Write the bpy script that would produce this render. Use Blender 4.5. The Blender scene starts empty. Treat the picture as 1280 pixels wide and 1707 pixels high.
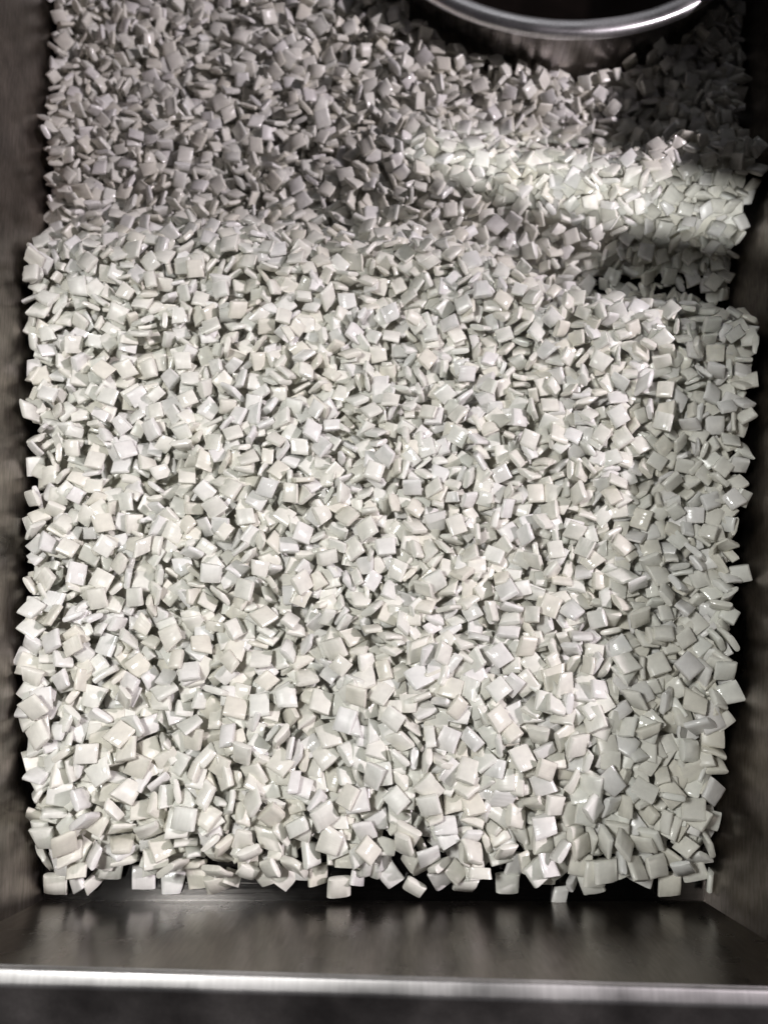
import bpy, bmesh, math, random, struct, base64
from mathutils import Vector, Quaternion, Matrix

# ------------------------------------------------------------------ camera, world, lights
U = 0.01                       # one chip is about a centimetre wide
scene = bpy.context.scene
COL = scene.collection
CAM_H = 35.0
TILT = math.radians(19)
FPX = 1233.0                   # focal length in pixels of the 1280 x 1707 photograph
cam_data = bpy.data.cameras.new("camera")
cam_data.sensor_fit = 'VERTICAL'
cam_data.sensor_height = 36.0
cam_data.lens = FPX / 1707 * 36.0
cam_data.clip_start = 0.01
cam_data.clip_end = 50
cam = bpy.data.objects.new("camera", cam_data)
COL.objects.link(cam)
cam.location = (0, 0, CAM_H * U)
cam.rotation_euler = (TILT, 0, 0)
cam_data.dof.use_dof = True
cam_data.dof.focus_distance = 32 * U
cam_data.dof.aperture_fstop = 6.8
scene.camera = cam

world = bpy.data.worlds.new("World")
scene.world = world
world.use_nodes = True
wn = world.node_tree.nodes
wn["Background"].inputs[0].default_value = (0.62, 0.59, 0.63, 1)
wn["Background"].inputs[1].default_value = 0.034

scene.view_settings.view_transform = 'Standard'
scene.view_settings.look = 'None'
scene.view_settings.gamma = 1
scene.view_settings.use_curve_mapping = False
scene.view_settings.exposure = 0.0


def spot(name, loc, aim, watts, colour, size_deg, blend, radius):
    d = bpy.data.lights.new(name, 'SPOT')
    d.energy = watts
    d.color = colour
    d.spot_size = math.radians(size_deg)
    d.spot_blend = blend
    d.shadow_soft_size = radius
    o = bpy.data.objects.new(name, d)
    COL.objects.link(o)
    o.location = Vector(loc) * U
    o.rotation_euler = (Vector(aim) - Vector(loc)).to_track_quat('-Z', 'Y').to_euler()
    return o


# near lamp: left of the tray, lights the front half
spot("near_lamp", (-20, 4, 53), (-13.3, -29.3, 3), 7.7, (1.0, 0.998, 0.97), 114, 0.05, 0.045)
# lamp added to brighten the ridge, its beam squashed flat
ridge = spot("added_ridge_lamp", (-2, -18, 47), (11.8, 29.5, 3), 13.0, (1.0, 1.0, 0.985), 19.0, 0.0, 0.008)
ridge.scale = (1.0, 0.13, 1.0)
# the lamp on the right, cut off by the tray's right wall
spot("side_lamp", (98, 20, 72), (2, 20, 3), 46.0, (1.0, 0.905, 0.965), 50, 0.3, 0.015)

# unseen lamp added behind the pot to give the steel rims their sheen
sheen_lamp = bpy.data.lights.new("added_sheen_lamp", 'AREA')
sheen_lamp.shape = 'RECTANGLE'
sheen_lamp.size = 0.5
sheen_lamp.size_y = 0.25
sheen_lamp.energy = 0.5
sheen_lamp.color = (0.97, 0.97, 1.0)
sheen_lamp_ob = bpy.data.objects.new("added_sheen_lamp", sheen_lamp)
COL.objects.link(sheen_lamp_ob)
sheen_lamp_ob.location = Vector((22, 140, 82)) * U
sheen_lamp_ob.rotation_euler = (Vector((10, 40, 3)) - Vector((22, 140, 82))).to_track_quat('-Z', 'Y').to_euler()

# ------------------------------------------------------------------ helpers
rnd = random.Random(11)


def link(name, mesh, mat, parent=None):
    o = bpy.data.objects.new(name, mesh)
    if mat:
        mesh.materials.append(mat)
    COL.objects.link(o)
    if parent:
        o.parent = parent
    return o


def from_py(name, vs, fs, smooth=False, angle=40):
    m = bpy.data.meshes.new(name)
    m.from_pydata([tuple(Vector(v) * U) for v in vs], [], fs)
    m.update()
    if smooth:
        m.polygons.foreach_set("use_smooth", [True] * len(m.polygons))
        m.set_sharp_from_angle(angle=math.radians(angle))
    return m


def new_mat(name):
    m = bpy.data.materials.new(name)
    m.use_nodes = True
    return m, m.node_tree.nodes, m.node_tree.links, m.node_tree.nodes["Principled BSDF"]


# ------------------------------------------------------------------ materials
def chip_material():
    m, n, l, b = new_mat("white_glazed_chip")
    at = n.new("ShaderNodeAttribute"); at.attribute_name = "tone"
    sep = n.new("ShaderNodeSeparateColor")
    l.new(at.outputs["Color"], sep.inputs[0])
    ramp = n.new("ShaderNodeValToRGB")
    e = ramp.color_ramp.elements
    e[0].position = 0.0; e[0].color = (0.75, 0.725, 0.635, 1)
    e[1].position = 1.0; e[1].color = (0.795, 0.795, 0.765, 1)
    for p, c in ((0.2, (0.78, 0.765, 0.69, 1)), (0.5, (0.795, 0.785, 0.72, 1)), (0.7, (0.785, 0.79, 0.73, 1)),
                 (0.87, (0.79, 0.772, 0.75, 1))):
        x = e.new(p); x.color = c
    l.new(sep.outputs[0], ramp.inputs[0])
    # faint cloudiness in the glaze
    tc = n.new("ShaderNodeTexCoord")
    ns = n.new("ShaderNodeTexNoise"); ns.inputs["Scale"].default_value = 260; ns.inputs["Detail"].default_value = 3
    l.new(tc.outputs["Object"], ns.inputs["Vector"])
    mr = n.new("ShaderNodeMapRange"); mr.inputs[1].default_value = 0.3; mr.inputs[2].default_value = 0.7
    mr.inputs[3].default_value = 0.90; mr.inputs[4].default_value = 1.04
    l.new(ns.outputs[0], mr.inputs[0])
    mx = n.new("ShaderNodeMix"); mx.data_type = 'RGBA'; mx.blend_type = 'MULTIPLY'; mx.inputs[0].default_value = 1
    l.new(ramp.outputs[0], mx.inputs[6]); l.new(mr.outputs[0], mx.inputs[7])
    l.new(mx.outputs[2], b.inputs["Base Color"])
    # drawn ridges running along each chip
    uv = n.new("ShaderNodeUVMap"); uv.uv_map = "chip_uv"
    wv = n.new("ShaderNodeTexNoise"); wv.noise_dimensions = '2D'
    mp = n.new("ShaderNodeMapping"); mp.inputs["Scale"].default_value = (9.0, 0.35, 1)
    l.new(uv.outputs[0], mp.inputs[0]); l.new(mp.outputs[0], wv.inputs["Vector"])
    wv.inputs["Scale"].default_value = 1.0; wv.inputs["Detail"].default_value = 2.0
    bp = n.new("ShaderNodeBump"); bp.inputs["Strength"].default_value = 0.2; bp.inputs["Distance"].default_value = 0.0006
    l.new(wv.outputs[0], bp.inputs["Height"])
    l.new(bp.outputs[0], b.inputs["Normal"])
    rr = n.new("ShaderNodeMapRange"); rr.inputs[3].default_value = 0.12; rr.inputs[4].default_value = 0.42
    l.new(sep.outputs[1], rr.inputs[0]); l.new(rr.outputs[0], b.inputs["Roughness"])
    b.inputs["IOR"].default_value = 1.5
    return m


def steel_material(name, base, rough, streak_axis, streak=0.35, smudge=0.5, bump=0.25):
    """brushed stainless steel; the grain runs along streak_axis (object space)"""
    m, n, l, b = new_mat(name)
    b.inputs["Metallic"].default_value = 1.0
    tc = n.new("ShaderNodeTexCoord")
    mp = n.new("ShaderNodeMapping")
    sc = [900.0, 900.0, 900.0]; sc["xyz".index(streak_axis)] = 14.0
    mp.inputs["Scale"].default_value = sc
    l.new(tc.outputs["Object"], mp.inputs[0])
    g = n.new("ShaderNodeTexNoise"); g.inputs["Scale"].default_value = 1.0; g.inputs["Detail"].default_value = 3
    l.new(mp.outputs[0], g.inputs["Vector"])
    s = n.new("ShaderNodeTexNoise"); s.inputs["Scale"].default_value = 28; s.inputs["Detail"].default_value = 5
    s.inputs["Roughness"].default_value = 0.6
    l.new(tc.outputs["Object"], s.inputs["Vector"])
    # base colour: metal with worn, dull and oily patches
    r1 = n.new("ShaderNodeMapRange"); r1.inputs[1].default_value = 0.3; r1.inputs[2].default_value = 0.72
    r1.inputs[3].default_value = 1 - smudge; r1.inputs[4].default_value = 1.0 + smudge * 0.3
    l.new(s.outputs[0], r1.inputs[0])
    r2 = n.new("ShaderNodeMapRange"); r2.inputs[1].default_value = 0.3; r2.inputs[2].default_value = 0.7
    r2.inputs[3].default_value = 1 - streak; r2.inputs[4].default_value = 1 + streak * 0.4
    l.new(g.outputs[0], r2.inputs[0])
    mu = n.new("ShaderNodeMath"); mu.operation = 'MULTIPLY'
    l.new(r1.outputs[0], mu.inputs[0]); l.new(r2.outputs[0], mu.inputs[1])
    mx = n.new("ShaderNodeMix"); mx.data_type = 'RGBA'; mx.blend_type = 'MULTIPLY'; mx.inputs[0].default_value = 1
    mx.inputs[6].default_value = (*base, 1)
    l.new(mu.outputs[0], mx.inputs[7]); l.new(mx.outputs[2], b.inputs["Base Color"])
    r3 = n.new("ShaderNodeMapRange"); r3.inputs[1].default_value = 0.3; r3.inputs[2].default_value = 0.7
    r3.inputs[3].default_value = rough * 0.8; r3.inputs[4].default_value = rough * 1.35
    l.new(s.outputs[0], r3.inputs[0]); l.new(r3.outputs[0], b.inputs["Roughness"])
    # sparse scratches at a slant to the grain
    m2 = n.new("ShaderNodeMapping"); m2.inputs["Rotation"].default_value = (0.5, 0.3, 0.4)
    s2 = [420.0, 420.0, 420.0]; s2["xyz".index(streak_axis)] = 9.0
    m2.inputs["Scale"].default_value = s2
    l.new(tc.outputs["Object"], m2.inputs[0])
    g2 = n.new("ShaderNodeTexNoise"); g2.inputs["Scale"].default_value = 1.0; g2.inputs["Detail"].default_value = 1
    l.new(m2.outputs[0], g2.inputs["Vector"])
    r4 = n.new("ShaderNodeMapRange"); r4.inputs[1].default_value = 0.68; r4.inputs[2].default_value = 0.74
    l.new(g2.outputs[0], r4.inputs[0])
    ad = n.new("ShaderNodeMath"); ad.operation = 'SUBTRACT'
    l.new(g.outputs[0], ad.inputs[0]); l.new(r4.outputs[0], ad.inputs[1])
    bp = n.new("ShaderNodeBump"); bp.inputs["Strength"].default_value = bump; bp.inputs["Distance"].default_value = 0.0002
    l.new(ad.outputs[0], bp.inputs["Height"]); l.new(bp.outputs[0], b.inputs["Normal"])
    return m


CHIP = chip_material()
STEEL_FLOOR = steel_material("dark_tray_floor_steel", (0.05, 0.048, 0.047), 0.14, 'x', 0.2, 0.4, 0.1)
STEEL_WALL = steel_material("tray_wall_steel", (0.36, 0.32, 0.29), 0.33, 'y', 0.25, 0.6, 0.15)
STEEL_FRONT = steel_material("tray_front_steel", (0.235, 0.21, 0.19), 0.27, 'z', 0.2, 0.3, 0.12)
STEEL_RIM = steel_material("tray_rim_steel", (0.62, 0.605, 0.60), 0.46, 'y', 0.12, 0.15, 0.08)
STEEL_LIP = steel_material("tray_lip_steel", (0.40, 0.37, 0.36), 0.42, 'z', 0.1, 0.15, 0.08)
STEEL_POT = steel_material("pot_steel", (0.42, 0.39, 0.375), 0.26, 'z', 0.3, 0.5, 0.2)
STEEL_POT_RIM = steel_material("pot_rim_steel", (0.86, 0.85, 0.86), 0.38, 'z', 0.15, 0.12, 0.15)
POT_INSIDE = steel_material("dark_pot_interior", (0.03, 0.022, 0.019), 0.6, 'z', 0.3, 0.5, 0.2)  # pot's inside has a near-black brown base colour


# ------------------------------------------------------------------ steel tray
def xl(y): return -14.5 - (y + 5) * 0.125
def xr(y): return 13.6 + (y + 5) * 0.188


tray = bpy.data.objects.new("steel_tray", None)
COL.objects.link(tray)
tray["label"] = "deep brushed stainless steel tray holding the heap of white chips"
tray["category"] = "tray"

YB = 68.0
FL = Vector((xl(-5.4), -5.35, 0)); FR = Vector((xr(-5.4), -5.4, 0))
BR = Vector((xr(YB), YB, 0)); BL = Vector((xl(YB), YB, 0))
fl_z = {'FL': 7.9, 'FR': 8.7}


def cross_section(h, out_lean):
    """(outward distance, height) from the floor crease up over the rim to the outer lip"""
    p = []
    for i in range(7):
        p.append((0, 0.02 * i))
    p.append((out_lean * 0.5, h * 0.5))
    ox = out_lean
    p.append((ox - 0.04, h - 0.14))
    for i in range(5):                                     # inner edge of the rim
        a = math.radians(180 - 90 * i / 4)
        p.append((ox + 0.12 + 0.12 * math.cos(a), h - 0.12 + 0.12 * math.sin(a)))
    w = 0.40
    for i in range(6):                                     # outer edge, bends down
        a = math.radians(90 - 60 * i / 5)
        p.append((ox + w + 0.2 * math.cos(a), h - 0.2 + 0.2 * math.sin(a)))
    p.append((ox + w + 1.5, h - 1.0))
    p.append((ox + w + 3.6, h - 2.2))
    p.append((ox + w + 3.7, h - 2.4))
    p.append((ox + w + 3.5, h - 2.5))
    p.append((ox + w + 1.4, h - 1.3))
    p.append((ox + w, h - 0.3)); p.append((ox + 0.25, h - 0.3)); p.append((ox + 0.2, h - 0.6))
    p.append((0.2, -0.15))
    return p


corners = [FL, FR, BR, BL]
heights = [8.0, 8.25, 9.6, 9.6]
leans = [0.62, 1.25, 0.9, 0.9]
cen = (FL + FR + BR + BL) / 4


def ring(i):
    """cross-section at tray corner i, mitred"""
    a, b, c = corners[i - 1], corners[i], corners[(i + 1) % 4]
    d1 = (b - a).normalized(); d2 = (c - b).normalized()
    n1 = Vector((d1.y, -d1.x, 0)); n2 = Vector((d2.y, -d2.x, 0))
    mit = (n1 + n2); mit = mit / (1 + n1.dot(n2))
    return [b + mit * ox + Vector((0, 0, z)) for ox, z in cross_section(heights[i], leans[i])]


rings = [ring(i) for i in range(4)]
K = len(rings[0])
RIM0, RIM1 = 8, 19           # indices of the cross-section that make the bright rolled rim
for side in range(4):
    A, B = rings[side], rings[(side + 1) % 4]
    SEG = 24
    def strip(k0, k1):
        vs = []; fs = []
        for s in range(SEG + 1):
            t = s / SEG
            for k in range(k0, k1 + 1):
                v = A[k].lerp(B[k], t)
                vs.append(v)
        m = k1 - k0 + 1
        for s in range(SEG):
            for k in range(m - 1):
                a = s * m + k
                fs.append((a, a + m, a + m + 1, a + 1))
        return vs, fs
    vs, fs = strip(0, RIM0)
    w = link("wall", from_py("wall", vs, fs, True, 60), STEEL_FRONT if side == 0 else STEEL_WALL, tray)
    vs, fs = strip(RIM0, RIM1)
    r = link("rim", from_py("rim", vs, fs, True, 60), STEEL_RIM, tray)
    vs, fs = strip(RIM1, K - 1)
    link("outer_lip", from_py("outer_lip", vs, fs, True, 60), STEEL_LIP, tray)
vs = [r[0] for r in rings]
bmf = [vs[0], vs[1], vs[2], vs[3]]
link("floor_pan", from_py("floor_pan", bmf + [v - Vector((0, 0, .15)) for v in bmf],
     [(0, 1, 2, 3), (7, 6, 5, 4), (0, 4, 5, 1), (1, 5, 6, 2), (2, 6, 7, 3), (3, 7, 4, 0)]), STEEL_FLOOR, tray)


# ------------------------------------------------------------------ round pot
PX, PY = 10.7, 51.3
pot = bpy.data.objects.new("steel_pot", None)
COL.objects.link(pot)
pot.location = Vector((PX, PY, 0)) * U
pot["label"] = "round stainless steel pot with a bright rolled rim and dark inside, sunk in the chips"
pot["category"] = "pot"


def lathe(name, prof, mat, parent, n=160):
    vs = []; fs = []
    for i in range(n):
        a = 2 * math.pi * i / n
        for r, z in prof:
            vs.append((r * math.cos(a), r * math.sin(a), z))
    m = len(prof)
    for i in range(n):
        j = (i + 1) % n
        for k in range(m - 1):
            fs.append((i * m + k, j * m + k, j * m + k + 1, i * m + k + 1))
    return link(name, from_py(name, vs, fs, True, 50), mat, parent)


ZR = 4.75
body = [(0.0, 0.05), (10.80, 0.05), (11.05, 0.12), (11.30, 0.4), (11.65, 2.2), (11.72, 3.4), (11.78, ZR - 0.62), (11.86, ZR - 0.5)]
lathe("body", body, STEEL_POT, pot)
rim = [(11.80, ZR - 0.62), (12.42, ZR - 0.66), (12.56, ZR - 0.55), (12.60, ZR - 0.34), (12.53, ZR - .13), (12.38, ZR - .03),
       (12.1, ZR), (11.8, ZR - .01), (11.58, ZR - .05), (11.46, ZR - .16), (11.44, ZR - .3), (11.50, ZR - 0.62)]
lathe("rim", rim, STEEL_POT_RIM, pot)
inner = [(11.52, ZR - 0.60), (11.50, 2.5), (11.15, 0.55), (10.80, 0.25), (0, 0.2)]
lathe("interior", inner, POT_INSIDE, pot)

# ------------------------------------------------------------------ chips
VAR = [(.97,.97,.28),(1.0,.9,.31),(.9,1.0,.26),(.95,.78,.30),(1.04,.97,.29),(.92,.9,.33),(.96,.6,.29),(.84,.95,.25),(.8,.8,.27),(.96,.45,.28)]
# seven numbers for each chip: place, turn and cut
REST = [
19,685,3,5,-5,70,6,11,532,8,33,0,-27,6,1,453,12,29,11,0,14,2,801,9,17,3,0,11,0,154,10,32,-4,2,4,0,586,9,46,0,-5,4,1,630,10,24,3,3,11,0,324,9,44,5,10,4,0,718,11,19,-23,16,1,0,276,5,7,4,-2,11,2,194,9,23,45,23,6,0,698,10,19,47,16,9,2,844,11,18,51,7,13,-1,176,11,8,-36,22,0,2,472,11,13,47,-1,6,0,245,5,9,0,2,4,1,560,10,25,21,22,0,0,395,10,22,8,43,2,-1,340,7,1,43,-18,6,1,302,6,12,-5,8,0,2,506,9,7,-10,35,12,0,430,10,12,25,3,3,0,373,11,20,-23,20,0,0,736,10,46,3,5,0,1,774,11,22,-2,-25,0,1,416,10,17,-9,2,6,1,671,7,10,2,-2,4,2,714,41,-8,12,-98,12,0,574,25,33,-91,0,18,0,359,29,21,-34,87,6,0,213,15,24,18,-6,3,1,329,38,53,-18,14,14,0,655,43,30,-93,-5,5,0,597,47,-2,0,-3,9,0,826,12,15,-19,18,4,0,595,25,-1,-96,0,3,0,748,13,-16,44,86,8,2,724,48,12,8,6,11,0,487,12,30,-27,-1,5,1,807,35,45,-20,23,17,-1,678,27,-38,-87,-8,1,0,481,23,33,-22,62,9,1,675,19,20,21,7,3,0,383,35,-75,47,-12,17,2,408,33,53,17,-59,15,-1,757,45,33,22,91,11,1,556,33,-67,9,41,6,0,640,14,22,21,-12,0,0,538,14,43,10,19,0,-1,383,17,9,82,48,0,2,286,44,37,-64,-66,10,-1,780,36,23,6,75,5,0,183,32,-5,98,-13,2,1,160,20,19,-30,14,0,0,745,37,97,17,-9,1,0,729,14,14,-71,67,5,1,702,35,-60,79,6,0,0,303,29,-17,64,73,6,0,584,11,21,91,-1,1,0,667,47,-35,-16,-91,14,1,645,38,10,7,72,9,0,500,18,46,12,62,3,0,258,19,10,-98,0,2,0,283,4,0,0,48,2,0,155,4,0,0,73,6,1,211,30,-24,-91,-20,6,1,259,35,-33,-2,-76,8,0,741,47,39,-52,-47,9,-1,591,37,97,15,1,8,1,232,12,-51,-58,-41,3,1,358,26,25,-11,68,1,0,528,22,-32,-27,85,7,0,828,22,54,13,-32,1,1,142,18,-40,-46,75,2,0,466,12,99,1,0,1,1,253,4,0,0,-65,8,0,265,39,-60,-72,32,2,0,603,4,0,0,93,0,0,768,20,76,10,8,1,1,232,32,-49,5,9,0,1,327,31,54,-14,8,0,0,462,35,-99,2,-5,0,-1,795,27,18,-45,40,7,0,701,11,-78,-60,-3,1,1,546,42,26,37,-48,14,0,579,15,-31,-6,84,7,0,445,28,-9,60,2,8,0,359,13,-67,73,1,2,1,203,44,-37,-24,52,13,0,474,42,75,-56,-29,8,1,620,21,-18,0,-56,0,0,582,47,-47,7,-70,9,0,425,39,-38,24,-59,11,0,391,21,-55,75,0,1,0,665,4,0,0,24,0,1,164,25,0,24,19,4,0,491,12,-78,-58,-5,3,1,178,43,-11,7,76,0,0,363,50,8,-85,-47,6,0,626,37,-1,-85,-49,12,1,303,39,46,64,-51,6,0,187,36,-13,4,56,6,0,591,50,-28,37,-4,11,0,540,15,-69,45,-30,9,0,327,5,0,0,-96,5,0,388,4,0,0,96,1,1,484,47,38,-88,-5,17,0,679,54,71,38,21,6,0,388,32,-66,71,-15,6,0,400,18,18,-27,6,8,0,355,38,-1,11,54,7,1,227,35,-44,22,39,4,1,271,41,-14,29,19,10,0,502,31,61,-75,13,8,0,349,21,-54,-83,-2,1,1,811,40,-33,6,87,18,0,280,21,-25,-2,78,7,0,713,25,-33,-9,-3,1,0,301,19,-3,-15,-70,0,1,701,50,-57,-73,11,17,1,768,43,51,5,-52,11,0,451,42,4,-10,17,7,0,734,12,-27,95,0,3,-1,229,4,67,73,0,1,1,230,42,85,13,-7,10,0,838,32,75,-21,-52,3,0,337,51,-78,-13,41,6,0,835,13,47,-11,74,7,1,740,21,4,-1,-9,0,-1,657,12,0,2,-33,4,0,488,4,-97,-19,0,6,1,520,48,6,87,36,15,0,744,54,-28,28,-35,10,0,683,40,-63,-75,-8,6,0,256,30,-91,-5,16,9,0,562,10,-88,39,10,3,1,789,16,-63,65,-30,7,0,177,58,21,34,-50,14,1,295,39,59,-48,37,4,0,665,37,-7,21,-67,1,-1,324,21,-27,-65,65,1,1,560,20,-55,-79,-19,8,0,231,13,-6,0,12,2,1,445,50,12,0,-79,11,0,326,57,-62,-25,23,18,0,186,25,11,-1,-58,3,0,207,22,-96,-4,-14,3,0,406,11,-9,-3,-94,8,0,468,26,10,96,-20,6,0,725,53,29,-55,-24,12,1,605,32,58,40,67,8,0,818,22,-33,-24,-22,0,0,249,24,37,20,-10,6,1,590,40,-10,-86,-46,7,0,714,38,31,-54,-26,8,0,356,50,32,5,-9,18,0,380,42,15,14,-96,15,0,775,44,-9,84,40,2,1,150,46,-5,94,29,1,0,655,31,16,5,19,0,1,697,46,68,-63,-32,3,0,585,32,-85,-16,-1,2,0,686,25,16,-10,21,2,1,353,29,2,0,3,0,-1,727,38,-80,-30,-49,0,0,623,30,-35,-2,76,4,1,564,46,27,-95,7,7,0,524,44,-88,17,-16,4,0,147,17,-4,-99,7,1,1,743,38,12,32,-93,0,0,695,34,8,-98,-13,0,1,321,44,-81,56,4,2,0,169,37,-33,88,29,7,0,618,35,91,24,21,2,1,321,37,-72,68,-2,2,0,838,21,-21,-25,-86,8,0,432,9,-28,-16,46,8,1,481,41,-77,52,19,3,0,143,38,30,-7,-2,7,0,267,7,-8,-98,-10,1,0,683,18,14,96,19,3,1,258,48,34,34,-47,12,0,395,43,44,-72,-13,2,0,639,34,32,-39,-8,1,0,248,23,-90,-2,15,8,1,226,38,-70,-40,-16,7,-1,560,36,7,-98,-1,3,0,203,31,-29,9,62,9,1,417,28,-20,-94,22,6,1,416,50,-9,-19,96,7,0,457,38,0,-10,-9,7,-1,774,30,-60,77,-4,3,0,354,14,3,-1,78,0,1,488,12,-3,1,
-74,7,1,612,37,-8,-42,-33,9,0,533,30,66,-10,67,8,0,540,9,6,95,-7,1,0,378,35,-96,-10,-8,8,0,178,54,11,-7,91,3,0,761,34,13,-13,-46,7,1,817,41,-4,-18,-21,6,-1,422,10,-28,-19,32,8,0,514,11,-80,-45,14,3,1,412,58,-18,96,11,16,0,800,43,-4,-21,47,2,1,664,54,-9,-10,-63,10,0,563,51,-16,11,72,17,0,793,47,-5,-28,-23,1,0,292,43,5,8,51,1,0,558,4,60,-79,4,3,0,800,7,6,-9,98,3,1,289,53,68,-71,-7,4,0,526,19,44,-16,85,0,-1,415,43,4,-6,-56,6,1,425,34,75,-28,-19,9,1,328,29,-96,20,4,6,0,510,26,6,-40,-51,6,0,296,32,5,-99,-3,0,0,810,32,-59,79,9,2,-1,230,20,-80,57,11,7,2,789,54,34,-13,-76,9,-1,737,34,18,95,23,8,1,451,44,-3,99,0,6,1,319,50,37,90,-14,2,0,490,20,94,6,-8,0,0,269,31,65,59,30,8,0,207,52,-97,16,-13,7,0,661,39,-42,-29,-66,2,0,187,45,-88,44,13,7,1,587,35,2,31,-76,0,-1,225,40,50,14,-1,4,1,262,44,19,-11,-45,6,0,462,31,-78,58,-1,4,0,197,65,-6,64,-67,11,0,839,35,57,-81,-2,7,0,718,34,-9,-5,-95,2,0,278,41,-44,-22,34,7,0,432,38,18,-62,51,6,0,178,26,12,-32,-92,8,0,838,19,-58,-80,2,3,1,747,36,-32,-13,90,3,0,557,27,-4,-7,-93,3,0,631,35,-38,25,-9,0,0,369,31,-19,6,-60,5,1,492,36,1,25,-96,1,0,838,27,-3,-2,-72,0,0,552,19,-4,-8,-97,6,0,250,33,40,-87,23,7,0,218,14,4,10,-98,8,0,324,22,-74,-64,-6,1,0,297,62,-10,-7,98,11,0,137,36,42,-29,39,2,0,354,25,-83,-7,4,6,1,822,53,18,-37,-82,2,0,156,43,-41,35,49,8,0,773,10,16,-4,12,3,1,318,56,85,48,1,10,0,636,50,62,-70,-22,5,0,516,35,-14,30,66,5,0,335,39,23,-54,-24,7,0,487,4,75,-64,-2,4,0,397,11,2,24,29,2,0,199,30,89,-27,27,6,1,439,59,22,-91,-25,14,-1,554,52,-44,24,64,6,1,594,41,-22,6,-20,0,0,619,48,-9,-7,95,6,0,385,57,-28,85,42,1,0,670,40,79,44,-35,8,1,184,7,31,93,13,3,0,426,15,18,52,81,5,0,355,36,-21,-25,12,6,0,356,44,-9,-20,-89,0,0,405,41,-27,-17,9,7,1,804,45,-11,-13,-20,0,0,708,53,64,-75,-12,1,0,354,51,-23,-7,-69,6,0,775,44,-46,-22,80,6,0,694,45,-20,7,-96,5,0,326,7,-57,-80,-8,7,0,558,10,97,-19,3,9,0,176,34,23,2,-68,3,1,161,54,77,13,-13,10,1,223,59,36,23,86,9,-1,234,39,-3,9,96,8,1,143,26,14,38,89,0,0,835,3,2,4,95,2,1,818,56,-7,29,94,10,0,249,48,-5,30,72,7,0,685,33,-87,-5,-33,7,0,251,38,-21,-3,69,8,1,402,29,84,29,-41,1,1,713,63,-86,38,31,15,0,609,44,-35,-77,2,0,-1,372,16,-77,55,-25,3,2,265,49,26,47,49,5,-1,451,41,11,1,-84,2,0,315,40,13,-3,82,7,0,583,28,-94,23,-8,0,1,552,36,-75,63,-8,5,0,431,15,-49,-20,-67,8,0,697,28,-4,34,-93,8,1,734,51,5,46,-62,3,0,484,38,-25,-15,17,5,0,786,42,77,-23,47,9,0,616,23,97,-15,-9,0,1,546,64,-10,95,24,13,0,674,63,-5,-94,-17,13,-1,750,49,11,-58,-7,1,0,388,55,14,86,47,8,0,293,49,-16,-16,42,4,1,634,45,-6,-35,-83,5,0,823,38,-29,4,52,4,1,657,55,22,-52,69,3,0,432,54,-24,37,-78,3,0,466,49,69,62,-4,2,1,591,53,-1,-19,-96,2,-1,340,51,54,-15,-81,1,1,720,37,78,57,16,1,1,366,62,-33,84,-24,10,0,407,45,96,14,16,7,-1,154,42,-14,27,-86,0,1,142,36,-74,-47,-31,8,0,330,53,-22,62,58,9,1,472,58,62,72,-5,14,0,574,49,-8,-18,-66,0,0,534,6,-95,-15,-8,8,0,210,34,-43,-39,63,4,0,714,44,4,-9,33,7,1,513,63,40,90,3,13,1,189,60,33,54,65,10,0,495,40,-15,-48,-24,5,0,175,49,-9,10,93,8,0,226,28,7,-17,0,0,0,622,56,24,22,-72,2,0,545,45,71,55,-23,1,0,521,39,2,0,-65,1,0,694,28,38,1,4,7,0,265,27,-30,-78,-24,9,1,768,46,-15,35,78,0,0,202,42,-42,-45,-78,8,0,284,37,7,3,-63,2,0,301,44,5,4,74,6,1,793,68,69,-12,-1,6,0,274,50,-27,29,-62,6,-1,521,55,4,98,4,0,1,497,23,-26,-1,9,1,0,548,29,-77,59,13,7,0,794,29,-22,-61,67,1,0,463,61,20,93,-15,17,1,316,57,-42,88,-14,6,-1,517,47,-83,54,-1,3,1,675,44,-9,-29,-24,1,0,164,55,67,-70,-20,12,0,288,30,9,-8,-71,6,2,382,43,-35,-92,-10,7,-1,353,35,-65,-32,-2,7,2,841,55,28,-13,90,11,-1,796,57,0,4,-95,2,1,218,51,68,-69,14,7,-1,703,51,19,-23,-94,7,1,380,51,-1,6,-98,6,0,247,24,84,-49,14,7,0,188,44,-61,-78,-1,4,1,227,39,-16,-10,-10,2,-1,444,38,62,-72,26,4,0,194,35,-7,-98,-12,3,0,638,41,-11,17,13,4,1,235,57,-21,-91,14,11,0,285,51,-36,-53,57,3,0,399,45,15,2,-98,6,0,332,30,-7,-91,-28,0,0,411,20,27,86,31,1,1,605,51,-20,3,96,3,0,483,36,-53,-8,64,7,0,769,58,87,44,-11,17,0,142,50,26,82,-24,3,0,417,50,-10,27,55,1,0,477,46,-4,-18,11,8,0,353,41,-30,-8,-69,4,1,517,32,-95,29,-1,8,-1,672,29,7,33,-10,2,2,842,37,-2,-52,-82,0,0,547,
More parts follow.
